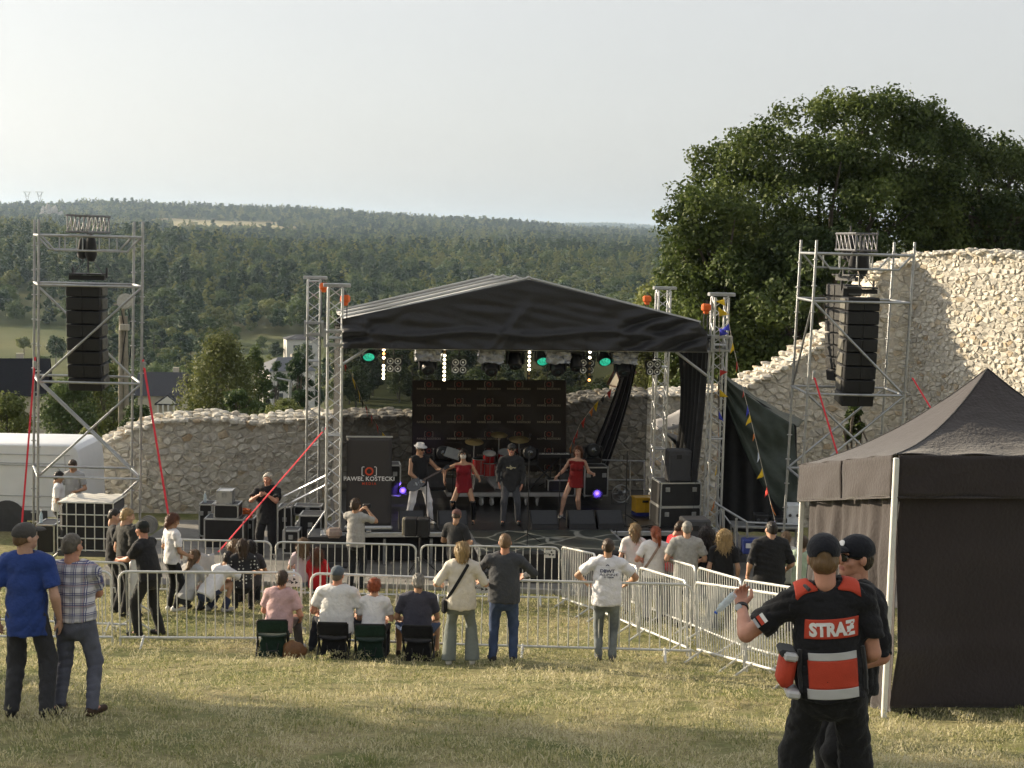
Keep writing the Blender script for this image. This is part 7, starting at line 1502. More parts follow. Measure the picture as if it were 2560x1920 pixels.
for k in range(9): _m.tube([((.05 + .13 * _rg.random()) * math.cos(a + k) + .05 * (_rg.random() - .5), (.05 + .1 * _rg.random()) * math.sin(a + k), .03 + .02 * k + .02 * _rg.random()) for a in [i * .7 for i in range(9)]], .014, 6, closed=True)
_m.build('coil', mat('orange_cable', (.5, .12, .02), .5), _t); _t['kind'] = 'thing'

# ---------------------------------------------------------------- bunting, tarpaulin, tent behind
FC = {'y': (.62, .42, .03), 'b': (.05, .06, .42), 'r': (.45, .05, .04), 'o': (.6, .2, .05), 'v': (.3, .3, .75), 'k': (.02, .02, .02), 'w': (.55, .6, .7)}
def bunting(pts, flags, label):
    """pts: points of the cord; flags: (fraction, colour, size, swing)"""
    t = thing('bunting', label, 'bunting', pts[0], 0, 'strings of small pennants'); MB().tube(pts, .006, 5).build('cord', mat('cord', (.4, .36, .3), .8), t, world=True)
    seg = [(pts[i + 1] - pts[i]).length for i in range(len(pts) - 1)]; T = sum(seg)
    for fr, c, s, sw in flags:
        q = fr * T; i = 0
        while i < len(seg) - 1 and q > seg[i]: q -= seg[i]; i += 1
        p = pts[i].lerp(pts[i + 1], q / seg[i]); u = (pts[i + 1] - pts[i]).normalized(); w = Vector((math.cos(sw), .25 * math.sin(sw * 3), math.sin(sw)))
        MB().grid(lambda a, b: p + u * (s * .55 * (1 - b) * (a - .5) * 2) + w * (s * 1.25 * b) + Vector((0, .03 * math.sin(b * 5 + fr * 20), 0)), 3, 5).build('pennant', cloth('pennant_' + c, FC[c], .1, 0), t, world=True, smooth=180, solid=.003)
bunting([P(1812, 752, 30.8), P(1830, 850, 30.2), P(1855, 962, 29.8), P(1880, 1060, 29.2), P(1908, 1180, 28.8), P(1943, 1325, 28.4)], [(.01, 'y', .16, 3.0), (.13, 'b', .16, 3.5), (.22, 'y', .14, 4.4), (.30, 'r', .13, 4.6), (.42, 'r', .1, 4.6), (.50, 'b', .15, 4.6), (.545, 'y', .15, 4.2), (.62, 'o', .1, 4.4), (.70, 'w', .13, 4.5), (.77, 'y', .15, 4.0), (.84, 'r', .14, 4.5), (.91, 'o', .15, 5.2), (.985, 'v', .22, 4.6)], 'string of pennants slanting down over the green tarpaulin')
bunting([SP(1797, 780, -.25), SP(1800, 900, -.25), SP(1795, 1100, -.25), SP(1786, 1270, -.25)], [(.0, 'y', .18, -.2), (.1, 'b', .16, -.2), (.18, 'o', .1, -1.5), (.31, 'r', .14, .2), (.41, 'y', .16, -.4), (.52, 'b', .15, -.9), (.60, 'o', .13, -1.4), (.70, 'r', .13, -1.5), (.8, 'y', .15, -1.7), (.88, 'b', .1, -1.5), (.98, 'o', .14, -2.)], 'string of pennants tied down the near right stage tower')
bunting([SP(862, 905, .8), SP(890, 960, 1.2), SP(905, 1000, 2.), SP(930, 1040, 3.), SP(950, 1075, 3.6), SP(975, 1100, 4.)], [(.0, 'r', .17, -1.5), (.13, 'y', .2, -1.4), (.28, 'y', .2, -1.5), (.40, 'k', .18, -1.5), (.52, 'r', .17, -1.5), (.66, 'r', .17, -1.5), (.8, 'r', .17, -1.5), (.92, 'y', .2, -1.7)], 'string of pennants hanging inside the left of the stage')
bunting([SP(1530, 970, 4.3), SP(1488, 1010, 4.3), SP(1450, 1060, 4.3), SP(1424, 1120, 4.3)], [(.05, 'r', .16, -1.5), (.17, 'k', .15, -1.5), (.3, 'y', .17, -1.5), (.4, 'o', .15, -1.5), (.58, 'r', .16, -1.5), (.76, 'r', .15, -1.5), (.85, 'r', .15, -1.5), (.97, 'o', .15, -1.5)], 'string of pennants hanging inside the right of the stage, by the backdrop')
def tarp():
    t = thing('green_tarpaulin', 'dark green tarpaulin stretched from the right stage tower over the gear', 'tarpaulin', P(1900, 1310, 32)); gm = mat('tarp_green', (.035, .048, .04), .5, 0, .3, 2.5, .7, 9, spec=.45)
    A, B, C_, D_, E_ = P(1803, 938, 31.8), P(1985, 1062, 31.6), P(2001, 1290, 31.4), P(1916, 1312, 31.6), P(1800, 960, 32.0)
    def fn(u, v): top = A.lerp(B, u); bot = E_.lerp(D_, min(1, u * 1.0)).lerp(D_.lerp(C_, u), u); p = top.lerp(bot, v); return p + Vector((0, -.06 * math.sin(u * 9 + v * 11) * v * (1 - v) * 3 - .05 * mnoise.noise(Vector((u * 6, v * 7, 1))), -.05 * math.sin(u * math.pi) * (1 - v)))
    MB().grid(fn, 40, 40).build('side_sheet', gm, t, world=True, smooth=180, solid=.006)
    A2, B2 = P(1806, 930, 34.5), P(2010, 1050, 34.2); MB().grid(lambda u, v: A.lerp(B, u).lerp(A2.lerp(B2, u), v) + Vector((0, 0, -.1 * math.sin(u * 3.1) - .08 * math.sin(v * 3.1) + .02 * math.sin(u * 20 + v * 9))), 24, 16).build('roof_sheet', gm, t, world=True, smooth=180, solid=.006)
    MB().grid(lambda u, v: P(1795, 940, 33.6).lerp(P(1990, 1060, 33.6), u).lerp(P(1795, 1330, 33.6).lerp(P(1995, 1330, 33.6), u), v) + Vector((0, .05 * math.sin(u * 30), 0)), 30, 6).build('shade_sheet', BLACKF, t, world=True, smooth=180, solid=.006)  # black sheet standing in for the dark interior under the tarpaulin
    g = thing('white_tent', 'grey-white tent with sagging roof glimpsed behind the right of the stage', 'tent', P(1650, 1200, 37.0)); wm = mat('old_tent_white', (.3, .29, .29), .8, 0, .25, 1.5)
    MB().grid(lambda u, v: P(1632, 1050, 36.6).lerp(P(1760, 1000, 36.6), u).lerp(P(1640, 1075, 36.2).lerp(P(1760, 1060, 36.2), u), v) + Vector((0, 0, -.04 * math.sin(u * 6))), 10, 4).build('roof', wm, g, world=True, smooth=180, solid=.01); MB().grid(lambda u, v: P(1640, 1072, 36.2).lerp(P(1700, 1090, 36.2), u).lerp(P(1690, 1100, 36.2).lerp(P(1720, 1180, 36.2), u), v), 6, 6).build('flap', wm, g, world=True, smooth=180, solid=.01)
    m = MB(); [m.tube([P(x, 1060, 36.3), P(x, 1300, 36.3)], .025, 6) for x in (1682, 1702)]; m.build('pole', STEEL, g, world=True)
tarp()
def table():
    d = 30.9; a = P(1850, 1318, d); t = thing('gear_table', 'low table carrying black sound gear under the green tarpaulin', 'table', (P(1920, 1318, d).x, d, a.z)); MB().box((0, .3, 0), (1.5, .6, .05), ch=.008).build('table_top', STEEL, t)
    for x in (-.7, .7):
        for y in (.05, .55): MB().tube([(x, y, -.02), (x, y, -.9)], .02, 6).build('leg', STEEL, t)
    z = P(1950, 1315, d).z
    for px, w, h, c, nm, lb in ((1952, .34, .16, BLACKP, 'amplifier', 'black amplifier on the table under the tarpaulin'), (1908, .3, .22, BLACKP, 'monitor_speaker', 'small black speaker on the table under the tarpaulin'), (1987, .3, .45, mat('white_cooler', (.6, .63, .66), .5), 'cool_box', 'white box at the right end of the gear table')):
        o = thing(nm, lb, 'sound gear' if c is BLACKP else 'box', (P(px, 1300, d).x, d + .3, a.z + .03)); MB().box((0, 0, h / 2), (w, .36, h), ch=.015).build('housing', c, o); [MB().lathe([(0, .02), (.03, .02), (.035, 0)], 10, Matrix.Translation((x, -.185, h * .5)) @ Matrix.Rotation(math.pi / 2, 4, 'X')).build('knob', DGREY, o) for x in (-.08, .08)]
    c = thing('bottle_crate', 'blue bottle crate in front of the gear table', 'crate', (P(1880, 1325, 30.3).x, 30.3, a.z - .42)); bc = mat('crate_blue', (.03, .05, .22), .5); MB().box((0, 0, .15), (.4, .3, .3), ch=.02).build('body', bc, c); MB().box((0, -.155, .18), (.28, .01, .1)).build('panel', PRW, c)
table()
for px, py, v, col, lb in ((1606, 1272, 1.6, (.03, .04, .2), 'blue crate below the yellow one on the stage'), (1606, 1266, 1.6, (.62, .36, .03), 'yellow crate on top of a blue one at the right of the stage')):
    p = SD(1606, 1.7); p.z = DECK if col[0] < .1 else DECK + .08; t = thing('plastic_crate', lb, 'crate', p, SPHI + .12); cm_ = mat('crate_%d' % int(col[0] * 100), col, .45, 0, .08); h = .34 if col[0] > .1 else .07; m = MB(); w, l = .42, .32
    for s in (-1, 1): m.box((s * (w / 2 - .008), 0, h / 2), (.016, l, h)); m.box((0, s * (l / 2 - .008), h / 2), (w - .034, .016, h))
    m.box((0, 0, .01), (w - .034, l - .034, .02)); m.build('shell', cm_, t); MB().box((0, 0, h - .02), (w + .03, l + .03, .035)).build('rim', cm_, t) if h > .1 else None; [MB().box((x, -l / 2 - .006, h * .45), (.02, .012, h * .75)).build('rib', cm_, t) for x in (-.14, 0, .14)]; MB().box((0, -l / 2 - .014, h * .74), (.14, .01, .05)).build('grip', BLACKP, t) if h > .1 else None
def fan():
    p = SP(1551, 1233, 2.0); t = thing('floor_fan', 'silver floor fan with a wire guard on the stage', 'fan', p, SPHI); M = Matrix.Rotation(math.pi / 2, 4, 'X')
    for r in (.2, .14, .08): MB().tube([(r * math.cos(a), -.05, r * math.sin(a)) for a in [6.283 * i / 24 for i in range(24)]], .005 if r < .2 else .012, 5, closed=True).build('guard_ring', STEEL, t)
    for k in range(4): MB().grid(lambda u, v, k=k: (math.cos(k * 1.57 + .7 * v) * (.04 + .13 * u), -.02 + .03 * v, math.sin(k * 1.57 + .7 * v) * (.04 + .13 * u)), 4, 4).build('blade', STEEL, t, smooth=180, solid=.004)
    MB().lathe([(0, .06), (.045, .05), (.05, -.1), (0, -.12)], 14, M).build('motor', DGREY, t); MB().tube([(-.2, 0, 0), (-.2, 0, -.24), (.2, 0, -.24), (.2, 0, 0)], .012, 6).build('stand', DGREY, t)
fan()
def mic_stand(p, h, label, boom=None, tripod=.32, mic=True):
    t = thing('microphone_stand', label, 'microphone stand', p, 0, 'black microphone stands on the stage'); MB().tube([(0, 0, .08), (0, 0, h)], .011, 6).build('pole', BLACKP, t)
    for k in range(3): a = k * 2.094 + .5; MB().tube([(0, 0, .2), (tripod * math.cos(a), tripod * math.sin(a), .012)], .009, 6).build('leg', BLACKP, t)
    e = Vector((0, 0, h))
    if boom: e = Vector(boom); MB().tube([(-e.x * .3, -e.y * .3, h - (e.z - h) * .3), e], .008, 6).build('boom', BLACKP, t)
    if mic: MB().lathe([(0, -.08), (.012, -.08), (.016, .03), (.025, .04), (.026, .07), (.015, .09), (0, .092)], 12, Matrix.Translation(e) @ Matrix.Rotation(1.0, 4, 'X')).build('microphone', DGREY, t)
pc = P(1318, 1365, 29.4); mic_stand(Vector((pc.x, pc.y, DECK + .01)), 1.85, 'microphone stand at the front of the marbled catwalk, tripod base')
mic_stand(SD(1397, .6), 1.45, 'microphone stand beside the right dancer\'s outstretched arm', mic=False); mic_stand(SD(1065, .55), 1.15, 'microphone stand in front of the guitarist\'s leg', mic=False); mic_stand(SD(1563, .7), 1.6, 'thin stand between the fan and the violet spotlight', mic=False); mic_stand(SD(1375, 3.3) + Vector((0, 0, .33)), 1.1, 'microphone stand with boom at the keyboards', (-.5, -.1, 1.25))
# guitar, drums, keyboards
def guitar(J):
    m = mtx(J['root']); a, b = m @ J['wr'][1], m @ J['wr'][0]; c = a + Vector((-.05, -.05, -.06)); ax = (b + Vector((0, -.04, .02)) - c).normalized(); nrm = Vector((.0, -1, .15)); nrm = (nrm - ax * nrm.dot(ax)).normalized(); zz = ax.cross(nrm); R = Matrix((ax, -nrm, -zz)).transposed().to_4x4()
    t = thing('electric_guitar', 'black single-cut electric guitar held by the guitarist in white trousers', 'guitar', c); out = []
    for i in range(36):
        th = 2 * math.pi * i / 36; x = math.cos(th); r = .155 + .03 * math.cos(2 * th) - .02 * (x > .1) + (.0 if not (.15 < th < .7) else -.05); out.append((r * math.cos(th) * 1.25, r * math.sin(th)))
    MB().prism(out, .05, R).build('body', mat('guitar_black', (.012, .012, .014), .15, 0, .1, spec=.8), t); MB().box((0, 0, 0), (.5, .022, .05), None).v
    nk = MB(); nk.box(R @ Vector((.42, -.03, 0)), (.52, .02, .048), R.to_3x3(), ch=.006); nk.build('neck', mat('rosewood', (.06, .035, .025), .5), t); MB().box(R @ Vector((.73, -.03, .0)), (.14, .018, .075), R.to_3x3(), ch=.01).build('headstock', BLACKP, t)
    for x in (-.02, .1): MB().box(R @ Vector((x, -.032, 0)), (.035, .014, .075), R.to_3x3(), ch=.004).build('pickup', STEEL, t)
    for z in (-.012, 0, .012): MB().tube([R @ Vector((-.1, -.046, z)), R @ Vector((.7, -.046, z))], .0012, 4).build('string', STEEL, t)
guitar(JG)
def drums():
    p = SD(1235, 3.2); p.z += .33; t = thing('drum_kit', 'red drum kit with cymbals on the riser behind the singer', 'drum kit', p, SPHI); rd = mat('drum_red', (.34, .02, .02), .25, 0, .15, 8, spec=.7); ch = STEEL; sk_ = mat('drum_skin', (.6, .6, .58), .5); cy = mat('cymbal_bronze', (.55, .42, .18), .3, .8, .15)
    def drum(c, r, h, M=Matrix(), nm='tom'):
        Mx = Matrix.Translation(c) @ M; o = MB().lathe([(r, -h / 2), (r, h / 2)], 22, Mx).build(nm, rd, t); MB().lathe([(0, h / 2 + .004), (r * .98, h / 2 + .004)], 22, Mx).lathe([(0, -h / 2 - .004), (r * .98, -h / 2 - .004)], 22, Mx).build('skin', sk_, o); [MB().tube([Mx @ Vector(((r + .008) * math.cos(a), (r + .008) * math.sin(a), z)) for a in [6.283 * i / 22 for i in range(22)]], .01, 5, closed=True).build('hoop', ch, o) for z in (-h / 2, h / 2)]
        for k in range(8): a = k * .785; MB().tube([Mx @ Vector(((r + .012) * math.cos(a), (r + .012) * math.sin(a), z)) for z in (-h * .42, h * .42)], .006, 5).build('lug', ch, o)
    drum((.12, .25, .28), .27, .42, Matrix.Rotation(math.pi / 2, 4, 'X'), 'bass_drum'); drum((-.12, .12, .72), .14, .22, Matrix.Rotation(.35, 4, 'X')); drum((.25, .12, .74), .16, .24, Matrix.Rotation(.35, 4, 'X')); drum((-.32, .2, .5), .18, .36, Matrix(), 'floor_tom'); drum((-.12, .1, .45), .16, .3); drum((.55, .45, .5), .19, .16, Matrix(), 'snare_drum')
    for x, y, z, r in ((-.45, .35, 1.05, .22), (.6, .3, 1.12, .24), (.15, .5, 1.2, .2), (.8, .5, .8, .18)): MB().lathe([(0, .03), (.04, .025), (r, 0)], 24, Matrix.Translation((x, y, z)) @ Matrix.Rotation(.25, 4, 'X')).build('cymbal', cy, t, solid=.004); MB().tube([(x, y, 0), (x, y, z)], .012, 6).build('cymbal_stand', ch, t)
    for x in (-.5, .0, .4): MB().tube([(x, -.1, 0), (x + .1, .2, .5)], .012, 6).build('stand_leg', ch, t)
drums()
def keys():
    p = SD(1362, 3.1); p.z += .33; t = thing('keyboard', 'black stage keyboard on a stand behind the singer', 'keyboard', p, SPHI); MB().box((0, .2, .78), (1.2, .36, .1), ch=.02).build('case', BLACKP, t); MB().box((0, .08, .835), (1.1, .16, .012)).build('keybed', sk_w, t); [MB().tube([(-.4 * s, 0, 0), (.4 * s, .3, .74)], .02, 6).build('stand_leg', BLACKP, t) for s in (-1, 1)]
    [MB().box((-.52 + .052 * i, .11, .846), (.02, .1, .014)).build('black_key', BLACKP, t) for i in range(20) if i % 7 not in (2, 6)]
sk_w = mat('key_white', (.6, .6, .58), .3)
keys()
for i, (px, v, w, h, lb) in enumerate(((1085, 3.2, .5, .8, 'black guitar amplifier rack behind the guitarist'), (1420, 3.3, .55, .55, 'black rack with knobs behind the keyboard'))):
    p = SD(px, v); p.z += .33 * (v > 2.9); t = thing('amplifier', lb, 'amplifier', p, SPHI); MB().box((0, 0, h / 2), (w, .4, h), ch=.02).build('cabinet', BLACKP, t); MB().box((0, -.203, h * .4), (w * .86, .012, h * .6)).build('grille', DGREY, t); [MB().lathe([(0, .02), (.016, .02), (.018, 0)], 8, Matrix.Translation((-w * .3 + .08 * k, -.205, h * .85)) @ Matrix.Rotation(math.pi / 2, 4, 'X')).build('knob', STEEL, t) for k in range(4)]
_t = thing('music_stand', 'pale tilted music stand with a sheet between guitarist and dancer', 'music stand', SD(1130, 2.6)); MB().box((0, 0, 1.25), (.36, .02, .24), Matrix.Rotation(-.5, 3, 'X') @ Matrix.Rotation(.3, 3, 'Y')).build('desk', mat('sheet_grey', (.3, .31, .3), .6), _t); MB().tube([(0, .05, 0), (0, .03, 1.2)], .014, 6).build('pole', BLACKP, _t)
# cables on the deck
_m = MB(); _rg = random.Random(9)
for k in range(7):
    x0 = 1500 + 30 * k; q = [SD(x0 + 14 * i + 10 * _rg.random(), .12 + .3 * _rg.random()) + Vector((0, 0, .012)) for i in range(6)]; _m.tube(q, .009, 5)
_o = _m.build('stage_cables', RUBBER, None); _o['kind'] = 'stuff'
def rail():
    t = thing('guard_rail', 'aluminium guard rail at the rear right edge of the stage', 'railing', SP(1590, 1240, 4.0)); m = MB(); v = 4.0; bars(m, [(SP(1500, 1150, v), SP(1612, 1153, v)), (SP(1520, 1200, v), SP(1612, 1200, v)), (SP(1575, 1150, v), SP(1575, 1240, v)), (SP(1611, 1150, v), SP(1611, 1240, v)), (SP(1502, 1150, v), SP(1502, 1240, v))], .02, 6); m.build('rail', STEEL, t, world=True)
rail()
# ---------------------------------------------------------------- trees near the wall
def crown_from_clumps(cl, n, size, seed, mats, parent, name='crown', droop=0., flat=.8, ratio=.6):
    """cl: list of (centre, radius); leaves sit mostly on the outside of each clump"""
    rng = np.random.default_rng(seed); Cc = np.array([c for c, r in cl]); R = np.array([r for c, r in cl]); p = R ** 2; k = rng.choice(len(cl), n, p=p / p.sum()); d = rng.normal(size=(n, 3)); d /= np.linalg.norm(d, axis=1, keepdims=True)
    rad = R[k] * rng.beta(3.2, 1.3, n) * rng.uniform(.85, 1.2, n); C = Cc[k] + d * rad[:, None] * np.array([1, 1, flat]); C[:, 2] -= droop * rad * (1 - d[:, 2]) * rng.uniform(0, 1, n)
    N = d + rng.normal(scale=.65, size=(n, 3)) + np.array([0, 0, .3]); V, F = quads_at(C, N, size * rng.uniform(.6, 1.35, n), rng, ratio); return mkobj(name, npmesh(name, V, F, mats, smooth=False), parent)
def limbs(mb, base, tips, r0, rng, trunk_h):
    top = base + Vector((0, 0, trunk_h)); tapered(mb, [base - Vector((0, 0, .5)), base.lerp(top, .5) + Vector((.1, .05, 0)), top], r0, r0 * .6, 8)
    for tp in tips:
        m = top.lerp(tp, .5) + Vector((rng.uniform(-.3, .3), rng.uniform(-.3, .3), rng.uniform(.1, .6))); tapered(mb, [top - Vector((0, 0, rng.uniform(0, trunk_h * .5))), m, tp], r0 * .4, .02, 6)
def big_tree(label, px0, px1, top_fn, ybot, d, n, leaf, seed, mt, name='maple_tree', grp='tall dark trees behind the ruin', dd=4.5):
    """crown outline given in photo columns and rows at depth d"""
    rng = np.random.default_rng(seed); rr = random.Random(seed); pm = (px0 + px1) / 2; g = P(pm, ybot, d); t = thing(name, label, 'tree', (g.x, d, gz(g.x, d)), 0, grp); im = t.location; k = d / FPX; cl = []
    lob = []; yt0 = min(top_fn(px0 + (px1 - px0) * i / 60) for i in range(61)); st = 1.28 / k * d / 60; px = px0
    while px < px1 + st * .5:          # boughs first, then leafy sprays round the outside of every bough
        py = yt0
        while py < ybot:
            qx, qy = px + rng.uniform(-.45, .45) * st, py + rng.uniform(-.45, .45) * st; py += st; r = rng.uniform(.75, 1.35) * d / 60; yt = top_fn(qx) + r / k * 1.12
            if qy < yt:
                if qy < yt - st: continue
                qy = yt
            qx = min(max(qx, px0 + r / k * .9), px1 - r / k * .9)
            v = (ybot - qy) / max(ybot - yt, 1); u = (qx - px0) / (px1 - px0); w = math.sin(math.pi * min(max(u, .05), .95)) ** .6; off = rng.uniform(-1, .5) * dd * w * math.sqrt(max(.08, 1 - (abs(v - .45) * 1.6) ** 2)); lob.append((np.array(P(qx, qy, d + off) - im), r))
        px += st
    for _ in range(int(len(lob) * .75)):      # inner boughs close the gaps
        qx = rng.uniform(px0 + (px1 - px0) * .1, px1 - (px1 - px0) * .1); yt = top_fn(qx) + 1.3 / k; qy = yt + (ybot - yt) * rng.uniform(.0, .8); lob.append((np.array(P(qx, qy, d + rng.uniform(-.2, .5) * dd) - im), rng.uniform(.8, 1.3) * d / 60))
    for c, r in lob:
        for j in range(int(11 * (r * 60 / d) ** 2 + 5)):
            e = rng.normal(size=3); e[1] = e[1] - .5; e[2] = abs(e[2]) * .9 - .25; e /= np.linalg.norm(e); cl.append((c + e * r * rng.uniform(.55, 1.0), rng.uniform(.34, .6) * d / 60))
    crown_from_clumps(cl, n, leaf, seed, mt, t, flat=.9); tb = MB(); tips = [Vector(cl[i][0]) for i in rng.choice(len(cl), min(46, len(cl)), replace=False)]; limbs(tb, Vector((0, 0, 0)), tips, .34, rr, (P(pm, ybot, d).z - t.location.z) + 2.5); tb.build('trunk', BARK, t, smooth=60); return t
def prof(pts): xs = [p[0] for p in pts]; ys = [p[1] for p in pts]; return lambda px: float(np.interp(px, xs, ys))
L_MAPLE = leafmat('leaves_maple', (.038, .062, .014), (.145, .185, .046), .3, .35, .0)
L_MAPLED = leafmat('leaves_maple_dark', (.028, .048, .013), (.125, .16, .044), .35, .25, .0)  # darker leaf greens for the right-edge tree and the one behind the scaffold
big_tree('huge dark green tree filling the sky behind the tall ruin', 1690, 2420, prof([(1690, 520), (1705, 425), (1740, 385), (1775, 355), (1810, 332), (1869, 302), (1900, 292), (1960, 268), (2010, 232), (2085, 205), (2150, 222), (2230, 208), (2290, 240), (2340, 255), (2400, 300)]), 900, 60, 100000, .18, 21, L_MAPLE)
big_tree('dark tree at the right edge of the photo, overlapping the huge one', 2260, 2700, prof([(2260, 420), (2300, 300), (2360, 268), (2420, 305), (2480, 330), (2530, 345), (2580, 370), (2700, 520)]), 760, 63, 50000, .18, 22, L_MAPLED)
big_tree('lower light green tree at the left foot of the huge dark tree', 1655, 1960, prof([(1655, 640), (1668, 500), (1687, 420), (1720, 415), (1760, 440), (1850, 500), (1960, 620)]), 1000, 57, 52000, .175, 23, L_MAPLE)
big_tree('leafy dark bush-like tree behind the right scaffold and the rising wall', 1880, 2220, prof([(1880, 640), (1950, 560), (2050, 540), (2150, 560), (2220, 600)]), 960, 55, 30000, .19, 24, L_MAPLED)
big_tree('pale green willow-like tree beside the stage\'s right rear tower', 1600, 1720, prof([(1600, 770), (1640, 690), (1690, 660), (1720, 700)]), 990, 72, 16000, .22, 25, L_LIGHT, 'willow_tree', 'trees just behind the ruin')
def small_tree(label, px, ytop, ybot, wpx, d, mt, seed, n=3500, leaf=.2, kind='round', name='tree', trunk=BARK, droop=0.):
    rng = np.random.default_rng(seed); k = d / FPX; zt = P(px, ytop, d).z; zb = P(px, ybot, d).z; x = P(px, ytop, d).x; g = min(gz(x, d), zb); t = thing(name, label, 'bush' if 'bush' in name else 'tree', (x, d, g), 0, 'trees and bushes just behind the ruin'); W = wpx * k; H = zt - zb; cl = []
    for i in range(max(10, n // 150)):
        v = rng.uniform(0, 1); a = rng.uniform(0, 6.28); prf = {'round': math.sin(math.pi * (.12 + .86 * v)) ** .7, 'cone': 1.02 - v, 'birch': (math.sin(math.pi * (.2 + .78 * v)) ** .8)}[kind]; r = prf * W / 2 * math.sqrt(rng.uniform(.1, 1)) * .85; cl.append((np.array((r * math.cos(a), r * math.sin(a), zb - g + H * (.04 + .9 * v))), (.12 + .1 * rng.uniform()) * W * (1 if kind != 'cone' else .8)))
    crown_from_clumps(cl, n, leaf, seed, mt, t, droop=droop); tb = MB(); limbs(tb, Vector((0, 0, 0)), [Vector(cl[i][0]) for i in rng.choice(len(cl), min(14, len(cl)), replace=False)], max(.08, .02 * H), random.Random(seed), (zb - g) + H * .35); tb.build('trunk', trunk, t, smooth=60); return t
small_tree('large pale green birch with drooping twigs behind the stone wall', 552, 832, 1075, 205, 92, L_YEL, 31, 12000, .2, 'birch', 'birch_tree', BARKP, 1.6)
small_tree('second thinner birch right of the large pale one', 640, 860, 1075, 80, 96, L_MID, 32, 4500, .2, 'birch', 'birch_tree', BARKP, 1.2)
small_tree('round dark tree beside the villa, against the left stage tower', 748, 870, 1020, 74, 110, L_DARK, 33, 4500, .22)
small_tree('slim dark cypress in front of the villa', 668, 958, 1062, 26, 130, L_DARK, 34, 2200, .2, 'cone', 'cypress')
small_tree('bright green bush at the foot of the villa', 715, 1000, 1075, 110, 85, L_LIGHT, 35, 4500, .17, 'round', 'bush')
small_tree('mid green bush left of the cypress', 655, 1010, 1070, 70, 88, L_MID, 39, 2500, .17, 'round', 'bush')
small_tree('bright leafy bush at the left edge above the van', 20, 985, 1130, 150, 70, L_LIGHT, 36, 6500, .16, 'round', 'bush')
small_tree('dark green tree behind the line array and utility pole', 175, 940, 1130, 170, 78, L_MID, 37, 7000, .18)
small_tree('leafy tree between utility pole and grey-roofed house', 262, 900, 1120, 140, 84, L_LIGHT, 38, 6500, .18)
small_tree('dark tree at the foot of the left scaffold, right of the pole', 345, 1000, 1110, 90, 74, L_MID, 40, 4000, .16)
small_tree('low bright bush on the wall\'s left shoulder', 225, 1070, 1140, 70, 50, L_LIGHT, 41, 2500, .12, 'round', 'bush')
small_tree('green bush behind the pale birch on the right', 600, 960, 1075, 90, 80, L_MID, 42, 3500, .17, 'round', 'bush')
small_tree('dark green tree between birch and stage tower', 690, 905, 1000, 60, 150, L_DARK, 43, 2500, .25)
small_tree('young climbing tree growing against the wall under the right line array', 2140, 1000, 1260, 75, 37.6, L_MAPLE, 44, 2600, .13, 'birch', 'young_tree')
small_tree('leafy bush in the gap of the stage\'s right rear', 1672, 880, 1010, 90, 58, L_LIGHT, 45, 4500, .16, 'round', 'bush')
_rr = random.Random(77)      # scattered valley trees between the houses and the forest edge
VT = [(60, 760, 430), (140, 790, 400), (20, 800, 360), (215, 800, 380), (400, 800, 330), (450, 790, 300), (410, 860, 240), (470, 850, 260), (690, 800, 420), (760, 790, 400), (730, 850, 340), (790, 860, 300), (300, 830, 300), (120, 850, 300), (860, 780, 430), (930, 780, 440), (1000, 790, 430), (1080, 800, 400), (1480, 780, 430), (1560, 770, 440), (1610, 790, 400), (1650, 800, 350), (520, 790, 360), (890, 860, 300), (1500, 870, 300), (1450, 900, 260), (955, 900, 240), (360, 870, 260), (40, 880, 240), (590, 770, 480), (655, 820, 450)]
VW = ['small lone meadow tree', 'rounded meadow tree', 'dark meadow tree']
for i, (px, py, d) in enumerate(VT): q = GD(px, d); place_tree(_rr.choice((0, 1, 5, 0, 6)), q.x, d, _rr.uniform(.45, .8), _rr.choice(VW) + ' ' + zone(px, d), 'scattered trees of the valley')
